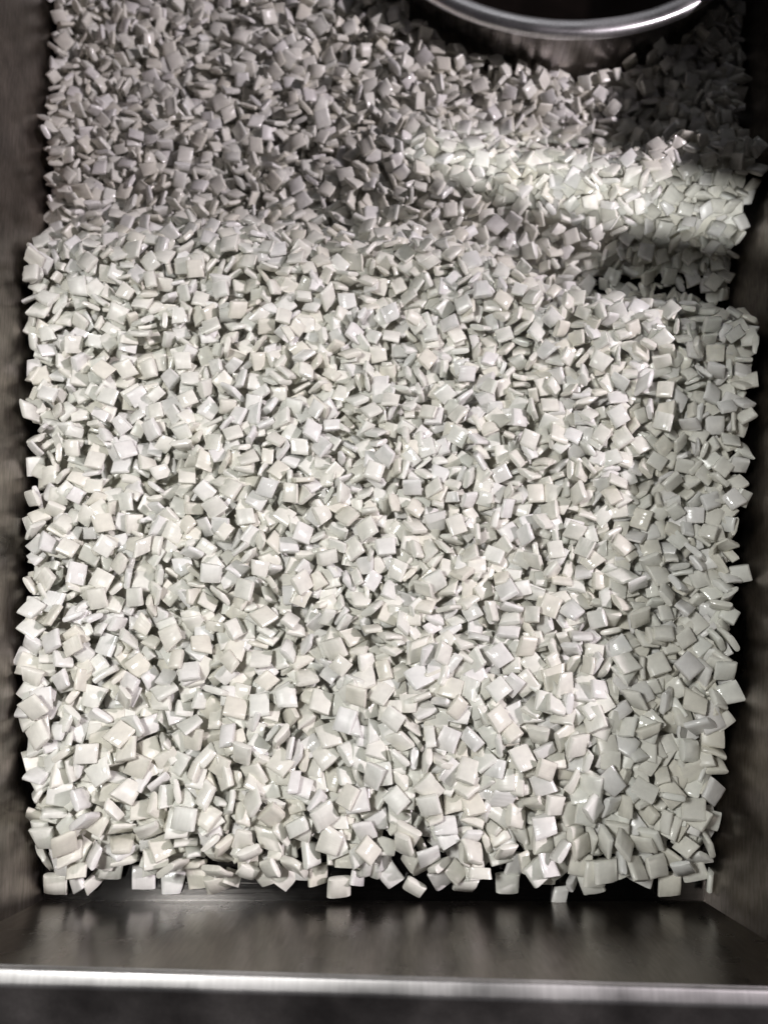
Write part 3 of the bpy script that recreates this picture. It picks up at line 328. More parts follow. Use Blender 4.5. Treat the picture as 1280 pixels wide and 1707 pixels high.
-60,9,1,491,47,48,66,55,7,0,418,50,-2,-2,-4,2,0,735,30,-21,-9,-70,0,0,522,58,67,-14,-5,1,0,117,45,37,-66,-45,1,1,398,47,-87,-36,3,6,1,659,65,-49,-51,65,6,0,303,63,0,3,76,5,0,659,47,-13,-94,-11,5,0,176,48,-84,9,8,3,0,172,34,0,17,-69,1,1,751,60,-19,66,71,0,0,278,55,0,3,92,5,0,813,67,19,23,30,5,0,619,40,-6,-65,72,3,0,583,35,88,45,-1,6,0,476,33,37,-91,-16,2,1,338,74,83,-43,-22,13,0,487,73,70,-50,31,8,0,189,68,11,90,-14,6,0,171,69,-3,-6,29,7,0,118,76,-28,-5,-82,12,1,637,66,10,94,-28,14,-1,371,67,94,-24,-7,6,0,572,64,-49,-7,24,6,0,706,59,-16,14,-3,5,1,532,68,-34,1,-87,7,0,223,41,-8,-80,-58,0,0,642,35,-11,-34,-37,1,1,775,31,8,57,80,8,1,263,63,17,-93,-31,0,-1,347,60,-1,98,-3,4,0,200,53,-58,-65,16,1,1,284,33,29,95,2,0,0,402,64,93,1,-24,4,0,316,71,7,97,16,9,0,554,65,-29,-5,-91,6,1,831,59,-16,-26,-13,0,0,392,44,-6,30,-83,4,1,521,79,36,22,88,2,-1,874,60,-2,34,-31,6,0,330,61,-89,9,-42,6,0,354,54,1,-20,-27,8,1,235,64,3,17,-89,18,0,854,59,4,-24,-53,7,0,480,61,-77,48,39,9,0,297,18,-4,-4,99,3,0,318,24,32,83,-32,3,1,208,66,-27,51,-66,8,0,677,62,-66,51,-50,1,0,601,61,-8,13,-98,8,1,293,67,-51,-75,-32,17,1,458,70,38,49,-13,17,-1,140,35,0,-7,87,6,0,430,29,75,3,9,1,1,289,26,5,-5,9,4,0,843,62,45,87,-5,10,0,314,61,85,-30,40,7,0,366,45,-56,-40,35,6,1,398,75,24,32,88,18,0,428,62,34,-43,77,0,0,575,56,12,-96,16,1,0,874,46,24,95,-2,0,1,873,59,-31,-92,-3,4,0,718,56,-19,44,-79,6,-1,661,34,-59,-68,39,8,1,541,49,16,21,87,2,0,842,53,-72,67,0,9,0,732,75,59,67,35,17,1,638,69,94,3,14,6,0,166,85,10,-62,-74,9,0,265,57,-6,-13,-85,7,0,797,57,-27,-53,66,8,0,781,52,-12,34,-50,7,0,494,36,7,90,-38,8,1,370,80,-1,25,89,14,0,779,75,-87,-17,4,14,0,578,63,-24,-20,-47,8,0,181,73,-11,-53,-72,3,0,456,24,82,-52,18,0,0,289,42,1,3,36,4,1,141,81,90,-14,37,10,-1,698,59,-50,-69,48,4,1,168,67,10,2,27,1,-1,539,58,82,-53,-18,5,0,263,34,33,-81,-35,6,1,438,71,-71,-56,-16,6,0,289,62,-79,57,6,1,0,747,68,-82,12,-5,4,0,228,56,-5,16,13,0,0,505,63,-63,-74,11,5,0,702,25,4,-6,-98,4,0,191,50,39,39,-21,8,0,568,43,63,-75,13,8,1,165,76,15,97,-12,3,0,528,74,-3,-3,70,2,0,361,71,92,-12,8,4,0,610,58,-69,-51,48,6,0,383,63,35,50,66,6,0,470,50,13,-3,3,4,0,390,40,-6,31,-92,3,1,710,64,-9,98,0,8,0,768,47,-4,-99,4,0,0,257,51,85,-50,-4,0,0,303,58,17,-17,82,8,0,231,22,-68,-68,-10,3,0,797,24,-4,-99,-5,1,0,661,76,-10,-34,-9,18,1,516,72,10,-19,60,5,-1,251,56,-28,-23,89,1,1,498,55,-17,7,83,0,0,879,69,1,-1,95,8,0,505,72,57,-78,-4,1,0,556,65,17,33,91,0,0,424,60,29,21,53,2,0,468,58,-97,18,3,3,0,200,62,-3,-4,96,4,1,634,22,-7,10,86,8,-1,258,28,-76,-63,-1,8,1,808,73,97,7,-16,8,0,214,44,-28,95,4,6,0,123,69,-17,-92,1,4,0,742,39,18,9,-16,6,0,257,20,-96,-20,2,3,0,600,29,17,3,85,3,0,521,43,-2,-25,-86,2,1,337,61,30,24,-80,2,0,621,60,-59,-71,29,1,0,556,60,28,-63,7,8,0,640,42,37,-31,86,9,1,597,70,-14,-13,81,8,-1,649,56,0,-9,88,5,1,157,62,-76,-63,-4,7,0,815,55,-4,-18,-90,0,-1,421,47,12,57,-80,0,0,743,47,84,48,-6,7,0,162,46,-4,3,-70,2,0,233,43,22,-33,11,2,1,367,35,-76,64,1,5,-1,776,32,4,-17,72,3,1,618,75,-60,-68,23,6,0,696,30,71,-68,1,4,1,742,54,-14,54,-59,0,-1,838,46,75,-60,-18,4,1,706,73,10,-22,-90,15,0,119,84,-5,8,44,13,0,452,59,39,75,1,4,0,155,54,-15,-98,2,0,0,399,26,-64,-73,-8,4,0,126,53,-5,-8,-98,3,0,493,36,90,4,-2,8,0,368,27,-85,42,12,7,0,816,63,51,-84,9,6,0,229,32,-9,9,-47,3,1,779,67,-2,27,-69,5,0,538,64,54,-79,25,4,-1,672,38,-42,12,-55,0,1,613,48,84,-41,-33,8,0,487,79,-45,-35,-7,1,1,571,74,-60,-28,-19,2,0,768,39,0,2,22,2,0,318,44,33,-3,41,6,0,678,43,49,-79,12,2,-1,739,24,2,-1,-65,7,0,299,20,-22,-26,93,9,0,712,37,19,-92,10,6,1,864,56,5,-24,65,7,0,536,73,-45,-73,5,1,0,598,38,-88,43,6,6,0,670,20,80,-58,5,1,0,125,60,98,1,-1,2,1,545,79,-14,-94,28,18,0,640,70,40,-51,43,7,0,573,65,38,-22,-87,8,0,745,31,84,-51,1,0,0,799,37,-97,12,13,3,0,434,29,-73,59,-6,8,1,831,70,29,-87,27,3,-1,128,39,21,-15,-70,8,0,638,37,-1,72,-31,7,2,118,75,-12,13,0,7,-1,215,63,-14,25,93,6,0,649,48,-5,26,68,4,1,682,73,6,-6,-18,10,0,868,76,0,71,66,3,1,350,63,-39,-30,-43,6,0,440,66,10,-5,24,2,0,511,70,-5,-9,-97,5,0,392,66,-8,4,58,6,0,191,65,-21,-21,1,8,0,885,54,-75,
21,-50,9,0,720,42,34,-85,-26,1,0,759,80,69,-58,-4,12,1,243,66,-60,-40,63,7,-1,167,70,7,-46,-79,8,1,659,54,-10,31,83,8,0,676,64,-55,79,-19,6,0,600,46,12,1,97,0,1,203,69,-21,7,-7,8,-1,391,37,12,-11,88,8,0,156,40,-83,-53,-4,4,2,137,75,6,-2,-12,0,-1,838,33,30,-41,-70,8,1,429,64,-53,-2,40,7,0,739,68,-6,-72,-68,6,0,329,57,-3,-8,-6,2,0,358,59,-23,-95,-12,0,0,771,61,-14,2,-97,0,0,566,48,27,84,-33,8,0,862,48,42,-84,-32,6,0,304,41,-36,81,10,9,0,685,48,-88,16,15,6,1,306,71,-72,-55,41,17,0,496,49,-1,-74,-65,8,1,591,66,-27,33,85,5,-1,801,68,50,18,-7,6,1,525,65,5,14,58,2,0,451,65,3,-46,-48,9,0,185,52,-96,-4,-21,5,1,187,80,3,30,-94,10,0,475,70,-5,-20,-97,3,0,487,39,15,-87,-41,6,0,741,80,-63,-75,-8,9,0,698,64,-6,-8,80,1,1,342,70,-50,78,-29,0,0,791,53,13,-27,89,6,0,420,39,-51,-17,-8,1,0,719,63,-17,10,-59,0,1,227,78,-95,-1,-18,5,0,409,79,14,-12,94,7,1,291,74,46,34,61,7,0,851,63,-14,-82,-44,6,0,499,64,39,-89,-14,9,0,764,57,-2,29,65,7,1,589,59,-20,15,-86,7,0,463,38,33,16,-61,1,0,639,29,53,-38,32,5,0,821,49,59,60,51,8,0,320,72,2,-65,52,12,1,882,66,19,-76,-56,4,0,300,56,43,-5,-43,1,0,400,76,-71,68,-2,0,1,628,61,-3,-82,-6,9,0,395,62,-97,-4,2,4,-1,333,50,30,-18,17,7,1,811,75,22,24,87,1,0,282,61,78,-35,-28,4,0,153,68,-36,41,82,6,0,394,55,21,-6,51,7,0,220,51,-27,-9,-42,6,1,372,65,-44,-24,-85,8,-1,555,67,19,6,29,3,1,254,36,42,11,-63,7,1,175,71,37,31,-56,1,0,708,58,77,58,14,5,0,290,22,-9,-98,-12,2,0,247,70,-38,-24,85,0,0,122,69,21,-51,18,0,1,465,53,8,-15,59,3,0,260,62,94,-30,-10,4,1,543,83,53,8,-61,17,0,347,80,-60,75,-15,10,0,635,77,51,81,12,15,0,508,70,33,10,92,1,0,468,64,0,1,54,8,-1,271,43,47,5,83,2,1,669,61,21,-34,56,2,0,730,60,-42,7,-55,2,0,479,63,62,1,-77,0,1,771,60,71,-53,26,0,-1,727,53,22,-11,-79,7,1,323,42,15,15,-21,0,0,676,26,-76,-18,38,9,0,871,41,-2,9,-81,2,0,765,44,84,47,-4,0,0,235,43,-49,-85,-10,6,0,360,47,12,24,-51,1,1,865,63,-1,-17,-54,3,0,260,55,90,-34,23,7,0,538,53,38,0,-19,1,0,127,59,-34,-5,-33,3,0,390,50,-89,-40,-5,7,0,708,47,23,-14,-86,1,1,611,64,-4,24,-46,10,0,758,70,6,7,60,5,0,438,67,-2,7,-99,7,0,520,52,26,-63,-14,6,1,653,69,-97,-8,9,3,-1,578,68,87,-25,27,8,1,798,68,-72,65,-5,6,-1,650,59,29,-20,81,1,1,298,42,22,22,-36,4,1,777,84,-72,46,36,17,0,378,76,20,69,54,3,-1,273,65,27,17,-41,7,0,203,72,9,-44,-79,8,0,595,68,28,14,6,7,0,422,66,81,52,-4,5,0,810,60,6,-26,52,3,0,223,29,84,50,-8,4,1,572,72,7,91,-27,2,0,149,71,71,48,4,0,0,447,59,-10,-46,-35,3,0,358,31,-12,14,50,0,0,673,16,75,-64,2,7,1,411,88,35,10,83,14,0,160,77,16,50,62,7,0,109,74,75,-19,-41,9,0,834,61,5,-39,-87,7,0,466,39,47,-6,8,3,0,643,50,8,27,-76,0,0,389,35,-93,-33,1,1,1,879,69,-5,38,78,1,-1,685,53,-16,19,96,0,0,320,62,-84,-39,-9,6,1,233,36,-11,5,-75,6,-1,885,47,-2,30,65,3,2,556,83,-27,88,38,10,0,826,73,-50,6,-56,11,0,208,60,-84,45,-2,2,0,858,34,-1,12,98,3,-1,563,33,-36,-92,2,4,0,673,37,0,-12,-3,0,1,356,55,22,-5,-26,7,0,160,58,-58,-9,79,1,0,490,53,-45,-83,17,6,0,795,49,16,-22,64,5,0,573,56,-11,-97,-5,2,0,728,40,0,96,22,2,0,165,49,-85,27,-27,6,0,438,38,-47,87,8,0,0,847,50,13,73,-40,9,0,611,56,9,-9,19,1,0,203,47,-8,-97,-13,2,1,833,34,-21,7,48,0,0,529,37,-12,26,-80,7,0,184,69,34,-6,90,1,0,737,28,-29,-3,90,9,0,362,40,-4,-10,98,6,1,190,82,97,-21,-6,10,0,352,69,19,48,-84,6,-1,846,57,25,-16,-87,5,1,614,36,-37,-28,40,0,-1,569,48,5,0,-7,1,1,769,62,83,46,-25,7,0,426,78,7,-16,29,8,0,291,67,-10,-53,-83,7,0,533,69,48,39,28,9,0,270,32,99,-5,-4,2,0,604,43,-58,77,-18,4,1,742,71,20,7,69,2,0,714,64,-2,30,94,2,0,110,48,-98,-1,13,7,0,667,47,-19,0,-96,7,0,629,32,54,58,49,2,0,395,45,25,-10,-43,5,0,484,39,-42,-58,53,1,0,177,56,66,-66,-9,1,0,232,70,97,0,-13,0,1,487,71,17,5,52,3,0,127,78,27,-15,-36,0,0,429,45,-10,-8,-43,2,0,744,52,29,95,1,9,0,461,70,-33,45,-15,3,0,553,76,23,-9,34,4,0,333,31,0,24,16,8,1,251,43,31,-93,2,9,0,497,57,-2,58,27,7,0,143,41,44,-82,-20,8,0,705,30,-34,-29,83,3,1,395,71,-22,3,74,8,0,742,62,52,-82,-11,4,0,228,55,20,58,-78,6,0,441,73,-1,-16,11,7,1,698,66,-25,31,61,4,0,470,74,-32,-8,76,9,0,121,40,-26,5,52,1,0,804,33,94,30,-4,1,0,852,69,21,-3,17,5,1,763,77,81,-50,15,0,-1,216,75,17,-51,-26,
1,0,631,71,66,62,-12,3,1,775,66,-57,-12,-19,0,-1,147,49,-57,-64,18,3,0,661,21,41,83,-28,3,2,162,82,0,28,-5,12,-1,885,72,64,65,-31,3,0,676,64,-9,17,65,6,0,868,64,11,5,96,4,1,509,56,-16,30,24,6,-1,277,60,-20,15,96,5,1,110,62,-6,99,-7,3,-1,794,59,-11,-5,35,9,0,537,43,-39,-91,-6,0,1,310,84,-93,4,19,14,0,328,70,-9,-1,-50,4,0,600,69,-32,-37,-10,6,0,346,41,-35,60,-56,9,0,732,37,5,-25,47,8,1,807,72,7,12,79,10,0,250,73,49,-14,-77,6,0,494,39,-38,-73,19,6,0,133,66,60,68,15,3,1,460,32,-70,-63,-9,9,0,896,75,25,-9,12,15,0,528,69,70,17,32,6,0,644,62,-1,-26,95,3,0,545,49,63,-71,-27,8,0,552,63,-25,-24,91,9,1,586,78,83,37,-2,4,0,671,55,-6,-8,-79,6,0,430,63,34,91,17,3,0,657,36,58,29,68,8,0,312,56,-55,-79,-23,4,1,335,51,13,-12,44,9,0,264,64,-59,-40,-61,8,1,744,27,36,-78,27,3,0,364,87,-94,5,27,13,0,687,74,-10,56,-74,5,0,465,43,11,36,-63,0,1,515,76,-95,24,-6,17,0,296,37,-5,8,85,0,1,286,70,-10,-73,53,7,0,725,66,-32,-21,-8,2,0,375,74,63,-20,34,3,0,837,64,43,-68,54,4,0,117,65,-22,-11,5,1,0,284,47,90,9,1,4,1,338,75,-15,32,46,1,0,412,75,-84,26,42,3,-1,312,79,-88,41,18,4,0,446,69,-43,-22,-84,4,1,154,68,84,-22,43,0,-1,755,62,-1,-46,86,7,1,709,63,-3,36,-20,7,0,615,63,-7,-3,-78,3,0,232,64,-18,-6,-28,5,0,176,57,84,-31,5,0,1,572,70,-24,3,-73,1,0,222,41,-44,-49,-62,4,0,560,63,-88,35,-27,7,0,627,49,30,-89,23,6,1,402,70,-14,30,-73,2,0,510,44,-86,36,-25,5,0,754,45,85,51,7,7,1,311,50,-9,12,83,4,1,208,83,-42,84,-11,3,-1,548,67,-46,5,-53,6,0,475,54,21,3,84,2,0,338,62,-12,-11,2,4,0,418,41,-17,-95,-17,4,0,396,50,-10,-43,-84,6,0,695,49,-46,87,2,0,1,603,74,6,5,69,0,0,491,72,26,16,-48,3,0,131,71,12,90,-4,9,0,307,65,-6,97,16,2,0,479,74,23,-28,1,1,1,832,69,-12,53,82,1,0,274,67,9,0,82,5,0,529,65,-3,0,92,4,0,674,38,73,63,17,8,1,850,77,-50,-76,35,0,-1,266,48,13,96,-1,8,1,874,72,59,28,-73,2,0,587,73,-14,-13,-77,6,0,399,65,-6,-95,-25,0,0,768,66,1,2,-74,3,0,824,44,-71,-65,-22,2,1,785,42,-18,19,-64,8,-1,570,56,20,-80,30,3,0,865,52,-82,40,-35,4,1,837,26,4,6,-41,9,1,631,62,-3,8,42,3,-1,646,58,-5,1,99,5,1,230,44,6,11,97,0,0,878,55,15,-26,-61,2,0,798,75,-84,-21,-5,4,1,373,73,24,-91,-30,1,0,210,63,71,57,24,4,-1,503,71,11,-23,14,8,0,193,38,69,68,-15,1,1,189,67,-56,-77,17,6,0,280,58,22,-95,-19,6,0,357,37,5,97,15,1,0,739,50,-30,-13,-49,6,1,732,73,-16,-8,91,12,0,438,84,37,9,12,13,0,667,72,60,1,-57,0,0,470,61,89,36,-21,6,1,638,25,-83,-51,-13,4,0,341,48,2,-24,27,3,0,500,61,3,-7,3,6,1,556,75,-10,-22,38,6,0,792,46,21,6,93,7,-1,338,67,0,-14,-87,2,1,147,34,-89,43,-6,5,0,862,67,95,8,27,0,1,464,70,-98,6,9,3,-1,614,61,-1,-21,-84,1,1,251,32,-61,78,8,1,-1,695,58,-4,4,-32,8,0,763,51,-8,3,13,7,1,351,82,39,-54,-71,10,0,821,74,57,-66,39,6,0,264,39,-1,10,-54,7,0,443,56,-63,-74,4,3,0,864,59,63,65,16,0,1,657,64,8,-1,50,7,0,307,72,4,22,96,7,0,797,51,-3,-99,-4,7,0,220,51,-36,-19,42,0,0,381,60,38,88,25,1,0,525,61,69,-69,-9,0,0,111,35,-62,39,-52,3,1,110,72,92,-35,7,8,-1,323,68,-17,-14,-86,6,0,411,74,12,-52,83,6,0,432,76,68,-60,-38,6,2,171,74,20,-14,48,12,0,265,63,-15,-53,77,5,-1,671,29,7,9,-40,4,0,377,47,-11,96,20,2,1,243,72,-22,-9,91,2,0,523,69,10,-14,75,3,0,485,80,-66,39,-60,9,0,143,62,30,89,10,8,0,578,65,-52,51,-39,6,0,811,65,-26,14,37,1,0,583,45,36,-88,22,5,0,870,36,-93,15,-24,3,0,715,34,37,38,35,6,0,608,48,68,-57,-32,7,0,491,70,4,16,79,7,1,286,79,-73,-28,-28,15,-1,623,72,-8,-9,-22,13,1,596,73,1,-46,-55,4,0,136,72,85,-7,-5,6,0,560,40,12,14,-97,2,0,725,33,55,-62,-46,2,0,530,54,-49,-84,-7,3,0,810,57,7,-99,3,1,0,755,67,2,1,-47,0,1,109,64,-98,11,5,2,-1,734,60,6,9,-97,4,1,529,46,6,8,-80,7,0,183,62,7,10,2,8,1,850,75,-48,11,-48,4,-1,697,63,-31,5,90,0,0,775,73,-16,10,27,8,0,893,65,78,-51,32,9,0,368,72,34,-7,40,3,1,454,37,-7,17,-97,0,-1,349,45,96,-22,13,7,0,557,56,-12,75,-61,1,1,536,85,68,-56,-22,6,0,209,71,-12,95,-13,0,0,424,74,20,-3,7,9,0,112,57,-2,-51,-22,4,0,656,38,-14,18,88,1,0,287,30,16,6,65,0,0,501,38,74,-64,9,1,1,549,77,91,23,28,10,0,730,45,64,-65,-3,3,0,175,57,-12,-93,-8,3,1,466,82,-2,-20,24,10,0,646,58,-44,87,-15,1,-1,421,50,80,55,-19,0,0,845,38,6,-40,-76,7,0,554,32,4,-7,-69,3,1,659,16,-2,7,-38,6,-1,603,44,
46,-82,-24,8,1,192,91,-92,21,29,10,0,234,91,-89,1,41,18,0,149,85,-13,17,-20,13,0,341,82,44,64,-19,1,1,212,55,-17,-10,73,7,-1,766,64,-6,18,75,3,1,858,31,-54,80,18,9,-1,460,50,20,4,-83,8,1,502,85,3,-99,6,11,0,299,75,2,-24,90,0,0,255,70,27,94,11,2,0,714,57,46,46,53,3,0,873,68,55,2,69,7,0,742,68,12,-14,0,3,0,422,68,-77,58,20,8,0,499,76,79,-55,16,5,0,886,46,11,22,-94,0,0,152,48,97,-14,-13,1,0,152,56,97,17,4,8,0,153,41,-95,21,-14,7,0,656,46,71,-56,38,6,1,568,81,-38,-72,55,10,0,835,52,-26,-88,29,4,0,448,65,-19,41,2,5,-1,117,49,47,-12,-86,4,1,391,52,-92,-35,11,1,-1,473,38,-14,18,-96,1,1,526,31,-60,76,-16,5,0,234,52,-51,58,-13,7,0,497,54,19,8,-79,1,0,724,79,-33,-4,89,12,0,694,70,99,8,5,17,0,688,36,51,-36,20,7,1,800,73,4,-9,-67,7,1,394,82,-14,8,6,3,0,448,82,-11,-32,92,9,-1,182,74,46,80,-36,0,0,795,64,-30,10,12,1,0,292,38,-8,2,31,8,1,629,46,-91,28,26,7,0,766,80,-38,-90,13,11,0,128,87,18,46,57,14,0,674,58,-44,-65,37,3,0,194,80,-95,7,27,2,0,666,53,-22,20,-61,7,0,585,59,-45,15,79,9,0,696,21,-55,-79,-19,8,1,242,80,73,63,21,12,0,155,70,-51,-16,-83,8,0,597,60,48,-21,-84,5,0,182,45,31,-5,-92,1,1,885,75,7,-64,72,0,-1,221,82,-18,-17,59,7,0,822,65,-8,-34,-77,2,1,111,77,93,-29,11,0,0,254,45,-7,11,9,2,1,636,67,40,77,42,12,0,529,79,21,1,96,0,0,486,72,-8,0,66,7,0,282,69,53,40,14,5,0,124,35,80,-37,15,4,0,380,83,-38,10,-79,4,1,752,60,45,-27,-84,1,0,274,55,-8,-60,36,6,0,847,63,28,19,-35,8,1,319,55,-17,-3,-57,7,0,618,37,-90,-23,-21,7,-1,557,70,-4,-15,-10,8,0,417,62,92,32,13,9,1,363,85,40,78,23,6,0,204,75,0,0,-58,3,1,544,73,1,4,99,6,0,219,35,28,13,15,0,1,593,41,80,-48,-7,7,-1,354,63,19,16,-93,0,2,832,74,-2,-2,-93,8,-1,507,77,-8,2,76,8,0,438,77,3,0,96,7,1,272,70,3,-1,-97,6,0,854,59,15,-19,-60,7,1,465,70,0,5,86,1,-1,347,69,-48,86,5,3,0,844,35,-4,88,-42,6,2,577,70,-18,69,59,7,1,352,82,34,-16,89,5,0,483,58,-27,-26,-5,3,-1,640,32,28,69,18,3,1,333,69,18,-46,-47,8,0,397,67,24,64,64,1,0,473,68,-41,85,-30,1,1,517,40,80,46,-19,6,0,410,87,-12,-93,1,14,0,426,79,22,-44,-85,7,0,127,64,-40,54,23,5,1,659,78,-88,-20,-40,15,0,605,81,-3,64,0,1,0,785,72,-6,-41,-83,0,0,200,58,12,-6,-84,2,0,872,53,-20,71,53,1,0,685,33,47,-19,-14,3,1,625,33,-96,4,-21,6,0,725,34,-32,92,8,3,-1,811,56,17,36,89,6,1,456,48,-59,14,0,0,0,224,68,71,12,-44,9,0,148,30,-3,-23,95,0,1,760,67,50,-18,67,0,0,564,57,84,-30,-17,3,1,481,92,50,82,18,10,0,865,81,21,-22,-83,18,0,449,82,-82,16,-13,3,0,735,70,-3,-17,76,6,0,705,25,-64,20,63,9,0,322,84,-10,5,-88,6,0,861,71,3,26,56,1,0,749,59,-84,-21,-9,0,0,687,48,92,27,5,6,0,316,59,-9,-17,-96,9,1,831,48,8,-88,-39,8,0,262,75,15,-4,54,14,1,643,71,4,1,-51,5,-1,282,72,-5,-4,-99,3,0,144,70,3,13,98,3,0,698,62,75,-41,-48,6,0,876,70,0,0,75,5,1,243,54,37,82,-21,0,0,518,75,-84,-49,-12,2,0,318,67,6,92,-36,0,1,476,83,-3,-21,74,0,0,303,47,64,54,50,9,1,595,74,21,15,33,5,0,804,67,4,-12,-63,1,0,553,68,-5,15,96,1,0,212,43,4,5,7,0,-1,519,67,-15,-95,-18,7,1,717,71,-80,-49,-28,15,0,105,75,-1,-66,-45,4,0,617,64,79,-59,-11,1,1,843,76,68,66,-28,6,-1,162,64,1,95,22,6,0,829,72,-15,10,-22,3,1,707,49,-30,-2,94,1,0,188,72,-25,-81,-2,9,-1,343,57,-78,54,3,2,0,861,50,25,45,-71,4,1,618,55,-93,29,16,1,0,318,46,-13,0,-98,2,0,103,53,49,79,8,0,0,724,21,13,9,-96,2,1,816,68,12,3,78,6,0,899,66,-39,50,-65,4,0,656,50,-29,11,-89,0,0,720,49,-26,-16,88,4,0,661,33,-5,11,63,1,0,802,46,66,68,-28,0,0,688,33,-79,26,13,6,0,581,86,20,-97,-3,10,0,535,82,-20,-30,-90,14,0,131,72,-33,-7,-75,2,0,505,73,23,6,-96,2,0,660,25,-24,13,-95,4,1,771,65,0,-20,59,3,0,529,52,-4,-95,-13,1,1,186,88,13,-96,-11,11,0,296,73,39,-34,8,4,0,247,74,49,7,51,1,0,316,79,-59,71,16,2,0,180,72,18,69,-15,0,0,684,56,22,96,7,6,0,434,68,2,-25,73,7,0,365,78,65,-68,32,9,0,749,57,-42,-69,-36,1,0,787,54,-18,-96,18,5,0,562,44,11,-98,-4,3,0,376,52,5,-22,-24,6,1,402,80,23,25,72,0,0,274,70,-89,-26,26,4,0,345,51,68,-14,-16,0,0,570,36,14,-16,-48,0,0,482,70,-2,51,82,8,1,831,61,-47,-83,25,0,-1,181,43,94,30,10,9,1,176,55,-4,92,28,2,-1,411,69,11,7,14,7,2,277,77,38,91,0,8,-1,653,59,0,4,-94,4,0,290,33,1,4,-78,0,0,286,60,15,2,-8,1,0,425,49,-6,8,-53,3,1,291,53,73,67,-4,6,0,138,
